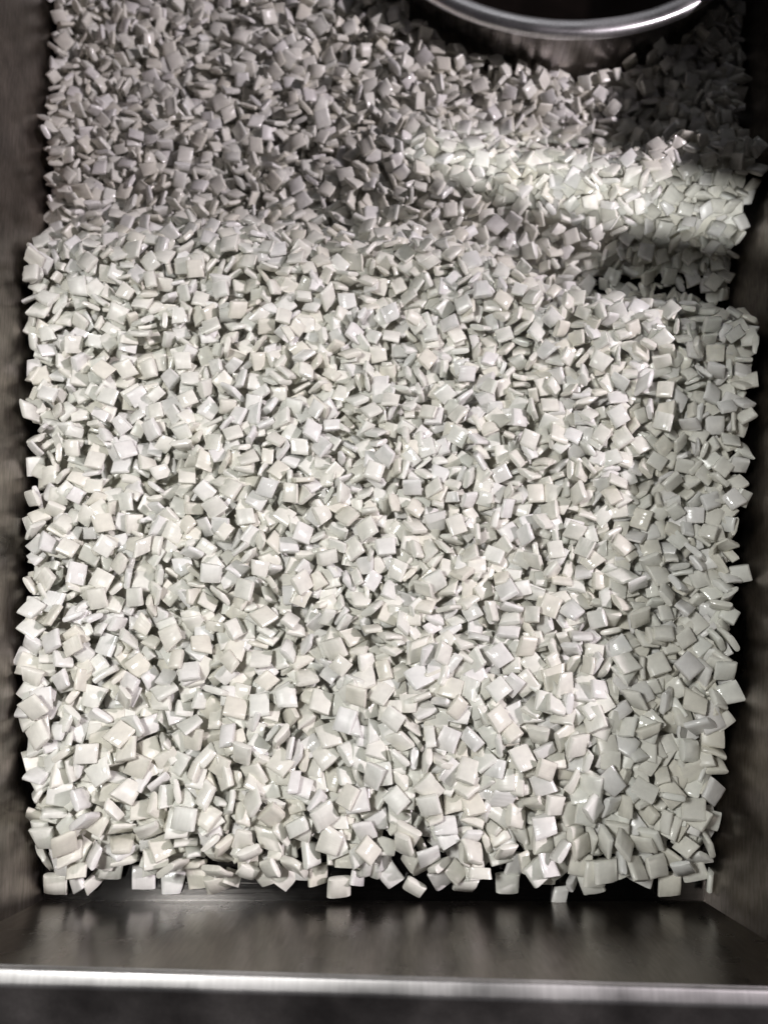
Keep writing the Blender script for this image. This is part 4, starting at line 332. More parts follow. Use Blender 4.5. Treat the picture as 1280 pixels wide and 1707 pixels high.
76,-19,-91,30,5,0,587,77,-4,-4,-81,0,0,384,76,35,-26,-79,1,0,168,61,-26,-6,93,1,0,656,18,59,-79,-5,0,0,439,53,78,-44,-32,1,0,399,55,-48,43,-50,9,0,661,42,8,-3,66,1,0,539,58,5,25,0,5,1,215,73,24,42,4,10,0,892,72,17,-57,-15,3,0,215,55,-51,-84,-9,7,0,620,46,-13,-98,-10,0,0,662,65,-24,-12,7,0,-1,152,38,-36,-4,58,2,1,452,66,-20,-26,56,8,0,895,49,-7,97,5,4,0,764,41,12,15,-9,2,0,606,39,15,2,96,9,0,185,36,-9,1,98,1,0,463,52,-13,0,93,9,1,680,79,-29,12,-48,3,-1,632,70,-3,-98,-8,6,1,665,73,3,18,23,3,0,205,73,56,-71,-39,2,0,718,65,-97,12,-4,6,0,502,57,11,19,-76,2,0,348,45,-23,-18,93,7,0,813,58,2,-5,68,8,0,594,34,-7,14,-59,8,1,283,40,-7,-19,96,0,-1,408,63,91,-29,-24,3,1,559,75,3,37,-91,14,0,625,81,61,48,38,9,0,492,51,6,8,-92,0,1,460,92,89,35,14,14,-1,346,81,11,-2,86,4,0,838,67,-22,-24,66,5,1,855,55,45,-1,19,7,0,496,35,4,3,22,6,0,518,44,10,97,13,1,0,345,89,3,-8,5,13,1,376,81,-5,16,26,6,0,371,74,-80,44,-33,4,0,455,59,-1,6,13,3,-1,139,57,-18,88,20,6,0,385,59,58,75,-20,9,1,688,24,-17,-10,54,7,-1,712,39,18,-29,66,7,1,560,57,67,39,-33,6,0,95,63,12,-7,84,3,0,106,43,-20,88,-9,0,0,471,76,-73,14,10,8,0,594,47,-71,67,-16,0,0,150,54,19,0,-74,9,1,793,75,25,-8,-80,14,0,695,68,7,12,17,2,0,530,74,54,28,77,2,0,496,75,6,15,65,6,0,830,43,-63,-69,-27,2,0,877,57,63,12,-70,8,0,422,81,-27,-94,-3,3,1,744,36,50,-12,-61,7,0,799,67,72,64,21,6,-1,261,58,24,-6,-22,8,1,99,54,37,-23,-88,8,1,431,88,-12,23,-45,13,-1,388,84,-6,-3,-86,15,1,483,96,-46,-49,-48,8,0,253,76,13,-47,73,2,0,228,67,-59,4,31,6,0,128,65,19,-7,-68,7,0,630,31,-21,67,-70,3,0,587,59,-42,15,86,4,1,233,59,40,12,59,8,0,310,73,-75,61,9,2,1,161,78,28,91,28,17,0,877,71,25,96,5,0,0,575,56,72,4,65,7,0,416,76,-19,21,-89,6,0,239,63,-49,-82,18,3,0,210,49,-61,-76,-12,1,1,751,72,1,-12,90,17,0,854,74,20,-2,-73,7,-1,600,72,22,16,82,3,0,145,71,16,-17,-80,8,1,454,75,-4,-31,-87,6,0,486,82,-4,7,-91,2,0,553,71,-7,37,-66,0,0,365,77,6,5,-56,0,1,103,67,-9,-12,-94,3,0,687,33,-32,-25,76,2,1,580,71,-71,-69,-3,6,0,698,54,-85,21,46,0,0,124,36,-27,-14,59,4,1,831,80,41,-17,31,18,0,734,69,-18,34,52,2,0,181,53,12,-15,-70,3,1,771,63,-54,-83,-3,1,0,487,75,21,35,-55,6,1,310,90,29,24,-43,10,0,536,85,20,17,91,17,0,285,83,-2,-92,-34,6,-1,178,79,-8,11,-92,2,1,816,74,23,-11,44,0,0,690,73,-63,61,-30,10,1,893,58,-12,-11,88,4,-1,250,52,45,8,-37,7,0,366,58,80,46,32,8,1,640,81,26,32,2,17,0,243,76,26,56,-77,2,0,893,70,-13,-6,32,1,0,520,68,14,-1,98,8,0,683,54,-10,-56,76,2,0,755,57,-4,29,-66,0,1,425,82,-4,-65,57,5,1,446,85,-6,16,-87,8,0,122,71,50,17,-25,3,0,191,77,-74,-16,56,8,0,767,73,-98,-4,-14,4,0,235,46,-20,38,-82,1,1,782,71,6,21,71,4,0,390,64,-23,-92,14,8,0,205,62,-31,94,6,5,-1,479,70,-44,-76,-35,2,0,773,33,3,9,-95,7,2,512,86,11,-88,4,17,-1,266,74,-1,2,61,1,0,470,80,-10,-21,77,6,0,343,83,7,15,-17,7,1,831,76,-79,49,16,3,-1,307,69,-82,-50,-12,3,1,713,41,-66,-57,-45,2,0,838,65,41,-35,68,8,0,152,66,0,0,99,3,0,788,44,0,-14,-81,4,1,503,73,-46,30,-79,4,0,637,57,-93,18,-30,4,-1,658,25,67,-72,6,4,2,319,77,10,21,-36,3,-1,276,45,-28,9,89,1,1,356,89,2,-3,47,17,0,659,64,5,-16,-21,4,0,565,39,-2,-1,78,7,1,207,84,16,-20,0,17,0,561,83,-29,-24,-75,6,0,859,55,8,-13,9,0,0,268,54,31,85,14,6,1,226,68,48,0,84,2,-1,702,71,5,2,-80,1,0,627,59,10,-17,-89,2,1,756,38,34,80,-2,7,0,304,62,22,11,-49,5,1,873,81,-52,-83,2,12,-1,719,27,11,-8,-56,2,1,875,41,26,52,70,6,0,468,64,-15,-31,85,0,0,836,59,-77,32,23,2,1,409,96,33,-21,-86,2,0,596,80,5,50,-62,3,0,815,74,59,9,78,1,0,858,75,-32,-84,-20,7,0,172,78,-84,23,30,2,0,328,44,-2,-12,76,6,0,547,49,80,30,22,0,1,396,102,-4,-19,97,17,0,454,82,-6,23,-42,0,0,619,45,-97,3,-1,6,0,636,33,99,-4,8,8,-1,865,64,98,0,11,7,1,663,54,95,-4,24,3,0,899,80,-85,48,-11,11,0,800,67,11,-47,-65,1,0,278,80,34,58,15,8,1,384,83,49,-8,-81,9,0,715,68,-1,-6,98,1,-1,366,85,-76,29,5,1,0,122,57,-35,-91,-18,0,1,740,49,-61,-2,73,8,0,520,40,5,-6,76,1,0,449,73,46,2,85,8,0,769,80,94,23,4,7,1,689,41,-15,62,75,0,-1,687,57,28,0,-40,9,0,338,54,13,13,71,1,0,304,55,18,-12,69,4,1,576,82,4,-32,7,6,0,520,77,-3,3,-98,0,0,113,60,32,3,-91,7,0,822,37,-87,-37,14,5,0,800,34,3,8,99,4,1,454,92,
59,-55,-52,0,0,97,76,-66,60,4,3,0,615,75,-94,12,-15,3,0,237,68,3,-77,-63,8,-1,493,77,11,-9,-13,2,1,438,75,40,-61,-58,0,-1,150,61,-30,-13,74,0,1,596,58,-70,-37,32,7,-1,427,49,92,-23,-26,1,1,759,86,96,17,8,17,0,911,77,24,20,-16,5,0,618,67,64,71,20,0,1,649,72,-25,-13,1,6,-1,281,33,15,0,-98,7,1,692,26,-73,-63,-23,8,-1,716,43,-18,84,39,2,1,733,73,18,3,12,3,0,545,72,57,-81,-5,4,0,628,27,16,4,23,3,0,417,66,-66,7,-41,4,0,748,40,-39,87,-19,4,0,718,60,-95,-24,12,1,0,607,37,-6,-18,-80,2,0,444,59,6,-12,79,6,0,660,40,-22,9,66,0,1,148,80,14,30,-21,18,0,831,54,46,25,-22,7,0,107,46,15,10,-37,8,0,298,94,-86,-38,10,12,1,191,76,-7,11,34,3,0,211,79,97,-17,8,9,0,782,72,-44,-57,-68,6,0,826,71,18,-34,-89,5,1,369,100,-95,18,-9,10,-1,721,84,45,-33,-51,1,0,338,83,71,62,11,5,1,98,68,41,-36,-25,8,-1,883,77,-15,10,-62,4,1,744,66,33,77,-6,3,-1,180,65,-61,76,18,2,1,535,58,-6,-66,-5,4,0,478,81,-3,89,-40,2,0,125,73,1,-27,95,1,0,560,83,-11,-22,-17,4,0,587,75,-32,-8,-87,6,0,428,76,10,-8,25,0,0,393,80,-76,11,-54,1,0,586,58,57,-51,-46,1,0,659,30,89,39,-17,1,0,209,50,3,-2,-59,3,0,853,49,14,24,-92,7,1,605,58,-58,25,-54,3,0,460,54,2,-98,-15,3,0,140,36,-60,78,-8,1,1,176,71,61,75,4,7,0,432,72,-54,-53,53,2,0,415,81,-15,-16,-39,7,0,590,42,-17,-1,97,1,0,401,68,-77,19,-59,8,0,663,62,21,-26,8,3,1,326,89,-16,-8,49,14,0,692,72,21,93,9,0,0,643,76,-15,-56,17,6,0,291,81,31,63,-6,2,-1,309,78,-6,-20,-55,0,1,853,42,-57,64,2,0,0,482,62,81,-52,23,8,-1,142,52,-3,8,58,4,1,180,58,0,9,43,0,0,532,92,-62,-63,-35,10,0,675,73,0,0,72,11,0,660,69,-21,-22,33,8,1,508,80,-36,-18,50,6,-1,805,47,92,28,0,2,1,296,48,38,88,26,7,-1,491,49,29,-15,-80,2,0,272,68,70,-64,5,6,1,556,89,-77,52,-31,17,0,630,72,8,-20,95,7,0,220,57,42,74,-49,8,0,877,54,96,0,5,9,0,187,43,40,-44,-47,0,0,228,41,98,-2,1,8,1,112,70,-41,85,-3,6,0,101,41,25,-92,-4,2,0,567,71,-25,11,-95,2,0,853,64,-14,-48,-39,6,0,398,51,-94,6,19,2,1,385,58,51,82,8,6,-1,245,33,14,97,-2,5,1,458,47,-65,-73,-3,4,-1,513,49,-7,-4,-1,0,1,135,77,-91,34,17,8,1,417,88,86,-44,9,3,-1,270,77,88,44,4,6,0,250,51,-3,18,-30,7,0,370,68,-95,21,-16,0,0,249,44,18,12,50,4,1,211,72,-19,95,-6,4,0,764,59,88,-40,18,4,1,239,74,20,62,70,2,-1,254,67,-18,28,-79,6,1,167,40,-33,4,76,2,-1,376,62,-24,-29,-25,4,2,801,66,-31,-42,-5,0,0,614,74,19,5,-74,5,-1,709,69,-6,-61,-3,4,1,736,71,-39,-23,4,3,-1,574,52,-57,-5,-42,3,1,824,62,17,45,-74,2,0,370,77,22,4,-93,4,0,144,69,-10,0,-88,4,0,255,58,-11,20,-41,5,1,520,57,-8,0,-3,6,0,409,98,69,-43,33,7,0,578,83,-23,-18,-25,6,1,466,75,-21,-23,-93,8,0,223,61,70,-58,-25,3,0,785,70,-22,7,-64,3,1,751,76,-2,36,-92,3,0,298,77,0,1,-28,2,-1,887,68,72,4,62,4,1,163,73,-3,-1,69,7,1,767,87,76,55,-31,12,1,832,80,36,35,-30,0,0,908,76,-21,9,80,5,0,379,89,4,-95,14,3,0,683,46,-75,-52,-32,0,0,318,81,-19,-22,-80,1,1,332,77,-3,17,21,0,0,807,50,-27,-43,-35,8,0,453,84,-52,43,68,4,1,393,90,-67,-13,71,3,-1,689,65,50,-1,-53,4,0,492,82,36,-3,-32,6,1,435,88,-18,1,97,2,0,884,84,-18,56,38,1,0,441,65,-7,50,-85,8,0,689,40,-9,-43,89,7,0,629,52,33,-20,-57,4,1,458,71,-7,-78,58,4,-1,648,40,-3,-12,-81,9,1,424,67,20,72,37,0,1,344,74,1,-13,-78,4,0,743,50,4,10,-22,4,1,598,84,-42,-66,12,1,0,276,50,-2,-94,-29,7,1,857,68,83,-46,27,5,0,171,61,9,-66,-54,3,0,891,56,24,-15,-77,2,0,909,66,44,88,0,8,0,869,49,57,-21,77,9,0,901,50,-83,41,-16,1,1,290,63,25,15,86,4,-1,706,64,-35,-26,2,4,1,108,30,-40,1,43,3,0,489,97,14,5,58,11,0,826,80,8,-76,-59,9,0,624,72,-38,-83,34,2,1,273,81,-14,-4,-64,11,0,146,75,7,20,54,7,0,784,75,-96,-15,-1,8,0,653,67,-2,-36,-80,0,0,591,81,-73,-51,14,9,0,398,72,-16,84,46,6,0,528,64,-8,-5,-73,6,0,406,64,-74,-45,-46,0,1,564,82,0,0,-14,3,0,205,73,-28,15,10,3,0,535,80,1,-91,29,4,0,477,54,9,-41,-89,2,0,230,66,-16,-34,-31,8,-1,762,73,12,-31,92,1,1,662,52,-93,19,25,7,1,380,93,5,15,93,17,-1,469,82,12,1,-96,3,0,205,53,81,-52,-23,6,1,344,66,-12,-7,-48,0,0,635,81,19,-15,21,5,0,549,82,82,-35,-3,7,0,444,89,22,22,-31,8,0,129,76,73,3,48,8,1,325,81,-18,31,-12,6,-1,549,64,-57,78,-4,0,1,728,81,-29,31,-70,7,0,872,76,-87,-42,19,1,0,97,56,-94,-2,-31,0,0,484,80,54,28,-10,4,1,613,79,-25,-22,82,4,-1,427,81,
-10,2,51,7,1,616,41,-50,-67,-22,4,0,837,53,9,-11,31,1,1,110,70,-4,-14,73,14,-1,669,77,2,38,82,5,0,362,86,15,61,-8,8,1,585,79,46,28,-2,6,0,503,80,1,-1,94,5,0,296,67,94,-16,-25,2,-1,574,70,2,42,-89,1,1,684,40,17,-14,-5,7,-1,269,48,10,-30,94,6,1,514,92,52,-5,-84,8,0,521,88,71,47,36,4,0,704,70,-7,-56,-66,0,1,829,59,-19,-32,3,0,0,241,78,24,26,25,3,0,720,79,-22,28,-66,1,0,511,74,33,0,56,4,0,507,67,79,-52,-30,3,0,824,42,16,-6,-16,8,0,653,31,2,-14,79,4,1,750,75,54,15,0,2,0,154,57,-4,31,90,2,0,850,39,-3,-19,73,1,0,317,73,19,-24,-22,4,0,591,54,27,-12,94,7,0,719,54,-91,28,4,1,1,803,83,23,17,91,3,0,256,35,-3,-27,-49,7,1,341,89,-2,-94,30,0,-1,166,39,-4,0,-40,8,0,648,49,15,18,-49,4,1,891,84,6,-12,91,3,0,159,71,-32,19,69,7,0,342,80,2,-28,-95,0,0,240,36,90,32,14,1,0,677,60,2,16,-74,0,0,113,51,9,7,-75,1,0,590,40,-16,2,85,3,0,849,48,16,-17,19,6,0,542,51,30,3,-55,1,1,304,76,-77,-44,38,9,0,824,72,22,12,65,3,0,753,66,-52,59,-59,4,-1,599,72,-17,-42,-38,7,1,104,31,93,26,8,0,0,653,69,-53,11,50,2,1,239,52,93,-19,28,7,0,386,59,-72,20,64,0,-1,608,65,-34,41,-79,1,1,218,76,-66,-56,48,1,0,170,65,7,72,27,0,0,96,65,-85,-48,-16,8,0,202,70,-9,-13,-97,4,0,458,80,-45,70,-18,9,0,370,72,-19,80,-41,3,0,351,60,96,19,12,7,0,209,28,-9,-21,-48,0,0,504,52,16,-29,-93,3,0,745,45,10,98,7,7,1,910,84,-56,59,33,1,0,794,77,16,23,92,7,0,266,68,50,-70,-9,1,0,787,66,7,20,95,3,0,231,63,73,59,21,7,0,132,51,63,43,35,5,0,470,55,-25,-11,-16,8,0,779,50,0,-17,-76,5,0,198,62,-8,16,83,3,1,849,78,-65,-57,-40,17,0,738,80,4,49,53,3,0,233,40,73,59,0,0,0,825,35,-15,-20,22,8,1,195,78,-18,2,6,10,-1,414,80,93,-28,-17,2,1,472,66,-14,18,47,0,0,295,91,-12,26,-75,11,0,318,88,55,-25,-78,4,0,860,76,-35,-42,25,3,0,474,81,90,-34,20,8,0,747,38,76,63,9,8,1,595,60,14,-4,-97,8,0,705,72,-21,-48,-34,7,0,762,79,0,-18,-97,0,0,807,52,78,-60,-1,1,0,173,30,3,-10,29,1,1,815,86,4,10,-87,17,-1,687,76,32,79,-34,2,1,488,86,17,5,97,4,0,685,65,92,-32,-11,8,0,146,68,-11,6,-66,8,1,166,85,23,11,96,12,-1,684,84,75,47,-17,2,0,225,78,17,41,70,0,1,280,79,-77,25,15,2,-1,328,88,-17,-4,90,7,0,245,60,-15,94,-14,0,0,561,61,5,-98,12,0,1,804,45,-86,-39,-19,7,-1,192,43,-47,26,80,3,1,344,93,54,78,-15,4,0,611,86,42,-72,-6,1,0,429,81,-26,5,0,2,1,780,83,3,19,-4,3,-1,638,43,-29,-19,-90,3,0,521,48,-97,11,0,0,0,198,37,-12,19,82,0,0,380,58,-16,-73,15,2,0,869,55,-5,19,50,2,0,813,64,-32,-4,39,6,2,502,96,38,-18,-38,14,0,393,80,-29,13,-16,4,-1,451,87,-73,-22,-63,9,1,240,67,19,-43,-51,0,0,726,76,-47,38,-6,8,0,612,35,4,-97,-6,8,0,88,64,27,22,5,0,1,532,88,21,-6,-44,6,0,366,90,-3,6,-72,6,-1,580,73,34,15,-30,8,1,642,70,5,78,-40,2,0,516,83,0,3,92,0,0,615,68,88,-21,-36,4,0,434,70,-66,-71,21,8,-1,211,66,-38,43,76,3,1,289,57,26,21,-49,8,0,216,34,60,68,-22,9,0,762,86,7,-20,-58,0,0,748,84,-11,-6,-23,8,0,181,52,-5,-4,-91,3,1,891,67,-48,-83,23,0,0,683,44,-78,48,6,6,1,656,80,-26,21,-41,4,0,309,89,-13,8,-53,8,0,879,79,-14,-11,88,1,0,543,77,-29,1,83,4,0,92,37,44,20,86,1,0,854,64,-23,-17,-24,0,0,720,49,-65,73,-2,7,0,111,70,-38,68,1,2,1,831,75,-7,3,97,5,0,562,75,-15,25,80,3,-1,910,75,-19,-78,-41,0,0,170,44,-10,-24,-85,1,0,368,56,35,58,41,6,0,102,40,50,-76,-5,1,1,595,74,-7,-2,-34,6,1,136,63,-11,-8,-72,3,-1,270,47,72,68,0,6,0,406,63,-79,57,18,2,1,534,62,-24,26,72,1,1,285,82,-21,56,-68,2,1,139,70,-68,-60,40,0,0,257,47,-30,-58,19,1,-1,337,72,12,-75,-61,2,1,728,63,-87,-33,33,3,1,365,72,-3,-44,-63,2,1,849,71,47,-66,54,4,0,348,83,-8,-1,0,5,0,668,50,59,74,7,7,1,870,89,60,17,58,2,0,115,34,-34,-70,61,6,0,664,64,-92,3,-14,6,0,403,58,-97,-3,2,8,1,641,73,14,14,7,4,0,118,75,62,55,44,1,0,846,43,-6,97,20,3,1,382,88,35,-23,-86,4,0,164,74,-78,-54,22,0,0,670,81,16,16,81,6,0,774,75,-48,17,-59,5,1,428,90,-35,87,-16,14,0,549,88,-97,-14,-11,2,-1,736,87,43,47,74,7,0,335,91,34,-78,49,8,1,533,86,15,-10,73,2,-1,362,77,91,1,24,3,1,199,83,-13,18,-49,10,1,261,66,2,-54,83,9,-1,323,86,8,-12,-66,5,0,477,54,-4,-4,-81,7,0,453,47,5,-20,7,2,0,582,63,49,-48,-54,5,1,268,92,-67,-5,6,4,0,93,81,34,50,-78,7,0,478,82,-1,1,21,5,0,791,81,-12,7,-64,0,0,415,77,35,14,61,8,0,615,73,-23,8,-56,3,0,336,56,-97,-8,-11,1,
0,759,45,78,29,-2,0,0,402,89,3,15,-71,15,1,136,82,22,-16,67,13,0,726,76,7,23,-52,4,0,517,83,-69,15,70,0,0,458,72,-48,22,-22,1,0,227,62,-14,-48,67,0,0,919,79,-12,-16,-97,1,1,554,54,-82,-6,7,0,1,798,87,-4,9,23,11,-1,866,82,-3,60,-19,7,0,565,81,-16,-14,75,0,0,556,83,-37,87,-8,8,0,184,74,31,12,-89,4,1,439,50,-23,29,88,7,0,185,55,30,87,-35,7,-1,802,62,-96,3,12,6,1,231,74,-26,-2,-72,3,0,707,84,-1,-1,-93,6,0,217,70,-15,15,28,7,0,596,52,-13,-81,-37,6,0,803,36,-28,-88,-30,6,0,190,61,-25,13,-11,0,1,441,88,-1,-26,-25,8,0,463,78,-33,39,25,4,-1,882,82,50,67,25,8,1,654,70,-35,24,-88,7,0,906,67,81,-42,-35,7,0,327,77,-66,-57,-8,9,0,140,40,-40,38,-30,9,0,827,81,-90,-34,1,10,1,367,86,78,18,9,2,0,811,69,8,13,65,6,0,611,36,-2,2,-99,6,0,303,89,21,-11,-77,10,0,716,68,-39,-69,-22,0,0,285,63,69,55,33,4,0,489,72,-15,-13,94,3,0,508,66,9,-13,-14,7,1,845,86,-38,-78,-11,17,0,577,70,-28,-7,64,5,0,783,59,-84,-53,4,0,1,376,93,42,-82,19,1,-1,493,86,80,38,-6,8,1,500,71,18,-27,-46,2,0,752,72,-11,4,83,1,0,197,42,88,31,33,6,0,779,66,30,11,-89,7,1,242,78,33,13,-23,7,0,272,76,80,-12,-53,4,0,780,74,-86,-42,-19,0,0,91,30,-98,0,13,9,-1,373,53,-16,39,62,6,1,677,44,11,4,-84,8,0,226,33,12,-17,82,6,0,810,45,-11,17,6,0,1,669,89,5,21,-78,10,-1,683,73,-8,13,89,0,0,904,80,-2,25,82,4,0,168,32,-82,-25,19,3,1,903,88,60,-75,12,12,0,118,78,40,19,-87,0,0,539,82,51,0,-85,5,0,435,68,-3,-11,-97,0,0,676,65,19,18,-84,8,0,636,61,-68,71,1,3,1,608,89,-41,-80,41,2,-1,355,57,66,-65,-25,7,0,641,54,-67,72,3,4,1,299,54,76,62,12,4,1,748,88,8,-21,-35,4,-1,104,72,26,-62,-71,9,1,818,76,1,23,-39,4,0,876,66,-11,25,-65,0,-1,897,67,-78,-51,22,1,1,101,63,-95,-20,13,3,-1,311,82,-15,-45,85,9,1,125,36,-23,-4,-96,7,0,120,49,-37,-7,-91,1,-1,176,48,59,-67,-16,2,1,776,90,23,-5,-94,11,1,627,76,1,-11,72,4,0,257,66,7,94,30,2,-1,636,45,11,2,-81,4,1,582,53,53,-43,46,1,0,778,44,-61,-78,3,6,-1,842,50,86,-41,8,8,1,214,44,3,98,3,1,0,751,96,-42,89,-4,13,0,526,88,-54,33,-61,5,0,711,53,0,17,-66,2,0,572,75,11,91,-14,7,0,91,55,-82,51,4,1,0,398,72,2,-92,37,9,1,698,83,-12,53,-37,2,0,174,74,-44,-19,-81,7,0,703,46,-5,-11,71,8,0,785,51,-6,-4,-77,0,0,611,61,82,53,-10,6,0,127,55,15,2,98,8,0,462,61,-35,33,73,9,0,199,65,-21,-5,-58,5,0,469,75,-15,-85,37,6,0,633,70,-74,-65,-1,4,0,337,68,-20,-11,-43,6,1,650,40,40,10,-53,1,0,490,97,87,-23,11,10,0,346,88,0,74,-17,5,1,299,78,-23,9,-94,4,-1,601,68,6,-14,-96,8,0,133,70,2,32,94,4,0,752,80,-59,79,-7,0,0,431,74,54,-82,-9,4,0,409,61,78,-50,19,0,1,879,55,-93,-19,-24,7,0,325,94,-7,16,83,12,0,587,85,-47,84,4,14,0,280,82,-28,-38,1,5,0,150,55,-22,-15,-4,4,0,235,42,74,-63,8,1,0,437,59,-12,3,71,0,0,102,46,-3,4,-59,8,0,720,88,-6,-3,-83,17,1,704,89,59,-78,-7,4,0,198,73,-4,28,65,4,0,604,83,-15,32,-57,8,0,657,71,5,71,-40,2,0,520,48,-2,9,-71,2,0,230,27,-42,88,-6,7,0,747,62,83,53,-10,0,1,89,74,-13,-38,-66,3,0,734,83,11,-24,-16,4,-1,503,55,-64,72,-11,1,1,237,49,-10,-6,69,8,0,751,46,70,-63,-8,4,-1,368,60,90,-5,-18,3,1,845,65,-15,-13,3,2,1,265,89,47,-3,14,3,-1,392,87,1,-2,94,1,0,871,80,8,3,-27,7,0,159,69,-59,-75,27,7,0,533,64,87,32,28,0,0,92,24,85,-52,0,7,0,157,39,-1,-7,-98,4,1,417,94,-15,-96,1,11,0,174,82,-44,-73,47,6,0,687,80,-19,-8,74,6,0,147,61,-51,-19,-26,8,0,854,59,95,-20,0,0,0,710,62,6,-1,62,6,0,233,61,-43,11,80,3,0,647,82,49,-72,26,6,1,545,79,45,-86,-18,3,0,379,62,-27,29,12,1,1,838,79,70,-61,-5,0,0,552,64,98,-5,6,1,0,666,59,15,96,12,2,0,483,53,-45,12,86,8,0,138,86,17,41,-4,6,0,497,85,-31,-43,-70,8,0,138,34,-52,-69,18,6,1,337,54,-36,-91,-15,4,0,556,48,14,-11,63,6,0,576,40,-13,-11,-68,0,1,228,88,51,76,37,4,0,764,85,-6,2,13,8,0,806,66,21,89,33,3,1,858,74,95,8,14,6,0,252,59,11,-15,-50,3,-1,605,42,-13,0,-5,0,1,479,85,-14,-75,-32,4,0,823,61,98,14,4,0,1,508,83,-23,-20,92,8,0,816,85,44,86,-3,9,0,334,84,1,0,-60,8,0,415,87,-32,22,-81,5,0,470,59,-20,-30,89,1,0,199,32,-2,8,35,1,1,128,81,44,21,-59,1,-1,234,78,-98,-8,-2,2,1,275,85,37,-61,-69,3,0,280,72,29,23,-90,0,0,337,72,-62,-75,18,5,0,524,85,40,20,-27,3,1,581,75,25,15,-77,5,-1,349,82,11,-5,-65,0,1,117,71,-3,3,56,3,0,401,78,-36,-21,-90,1,0,583,56,-77,-38,-14,0,0,822,
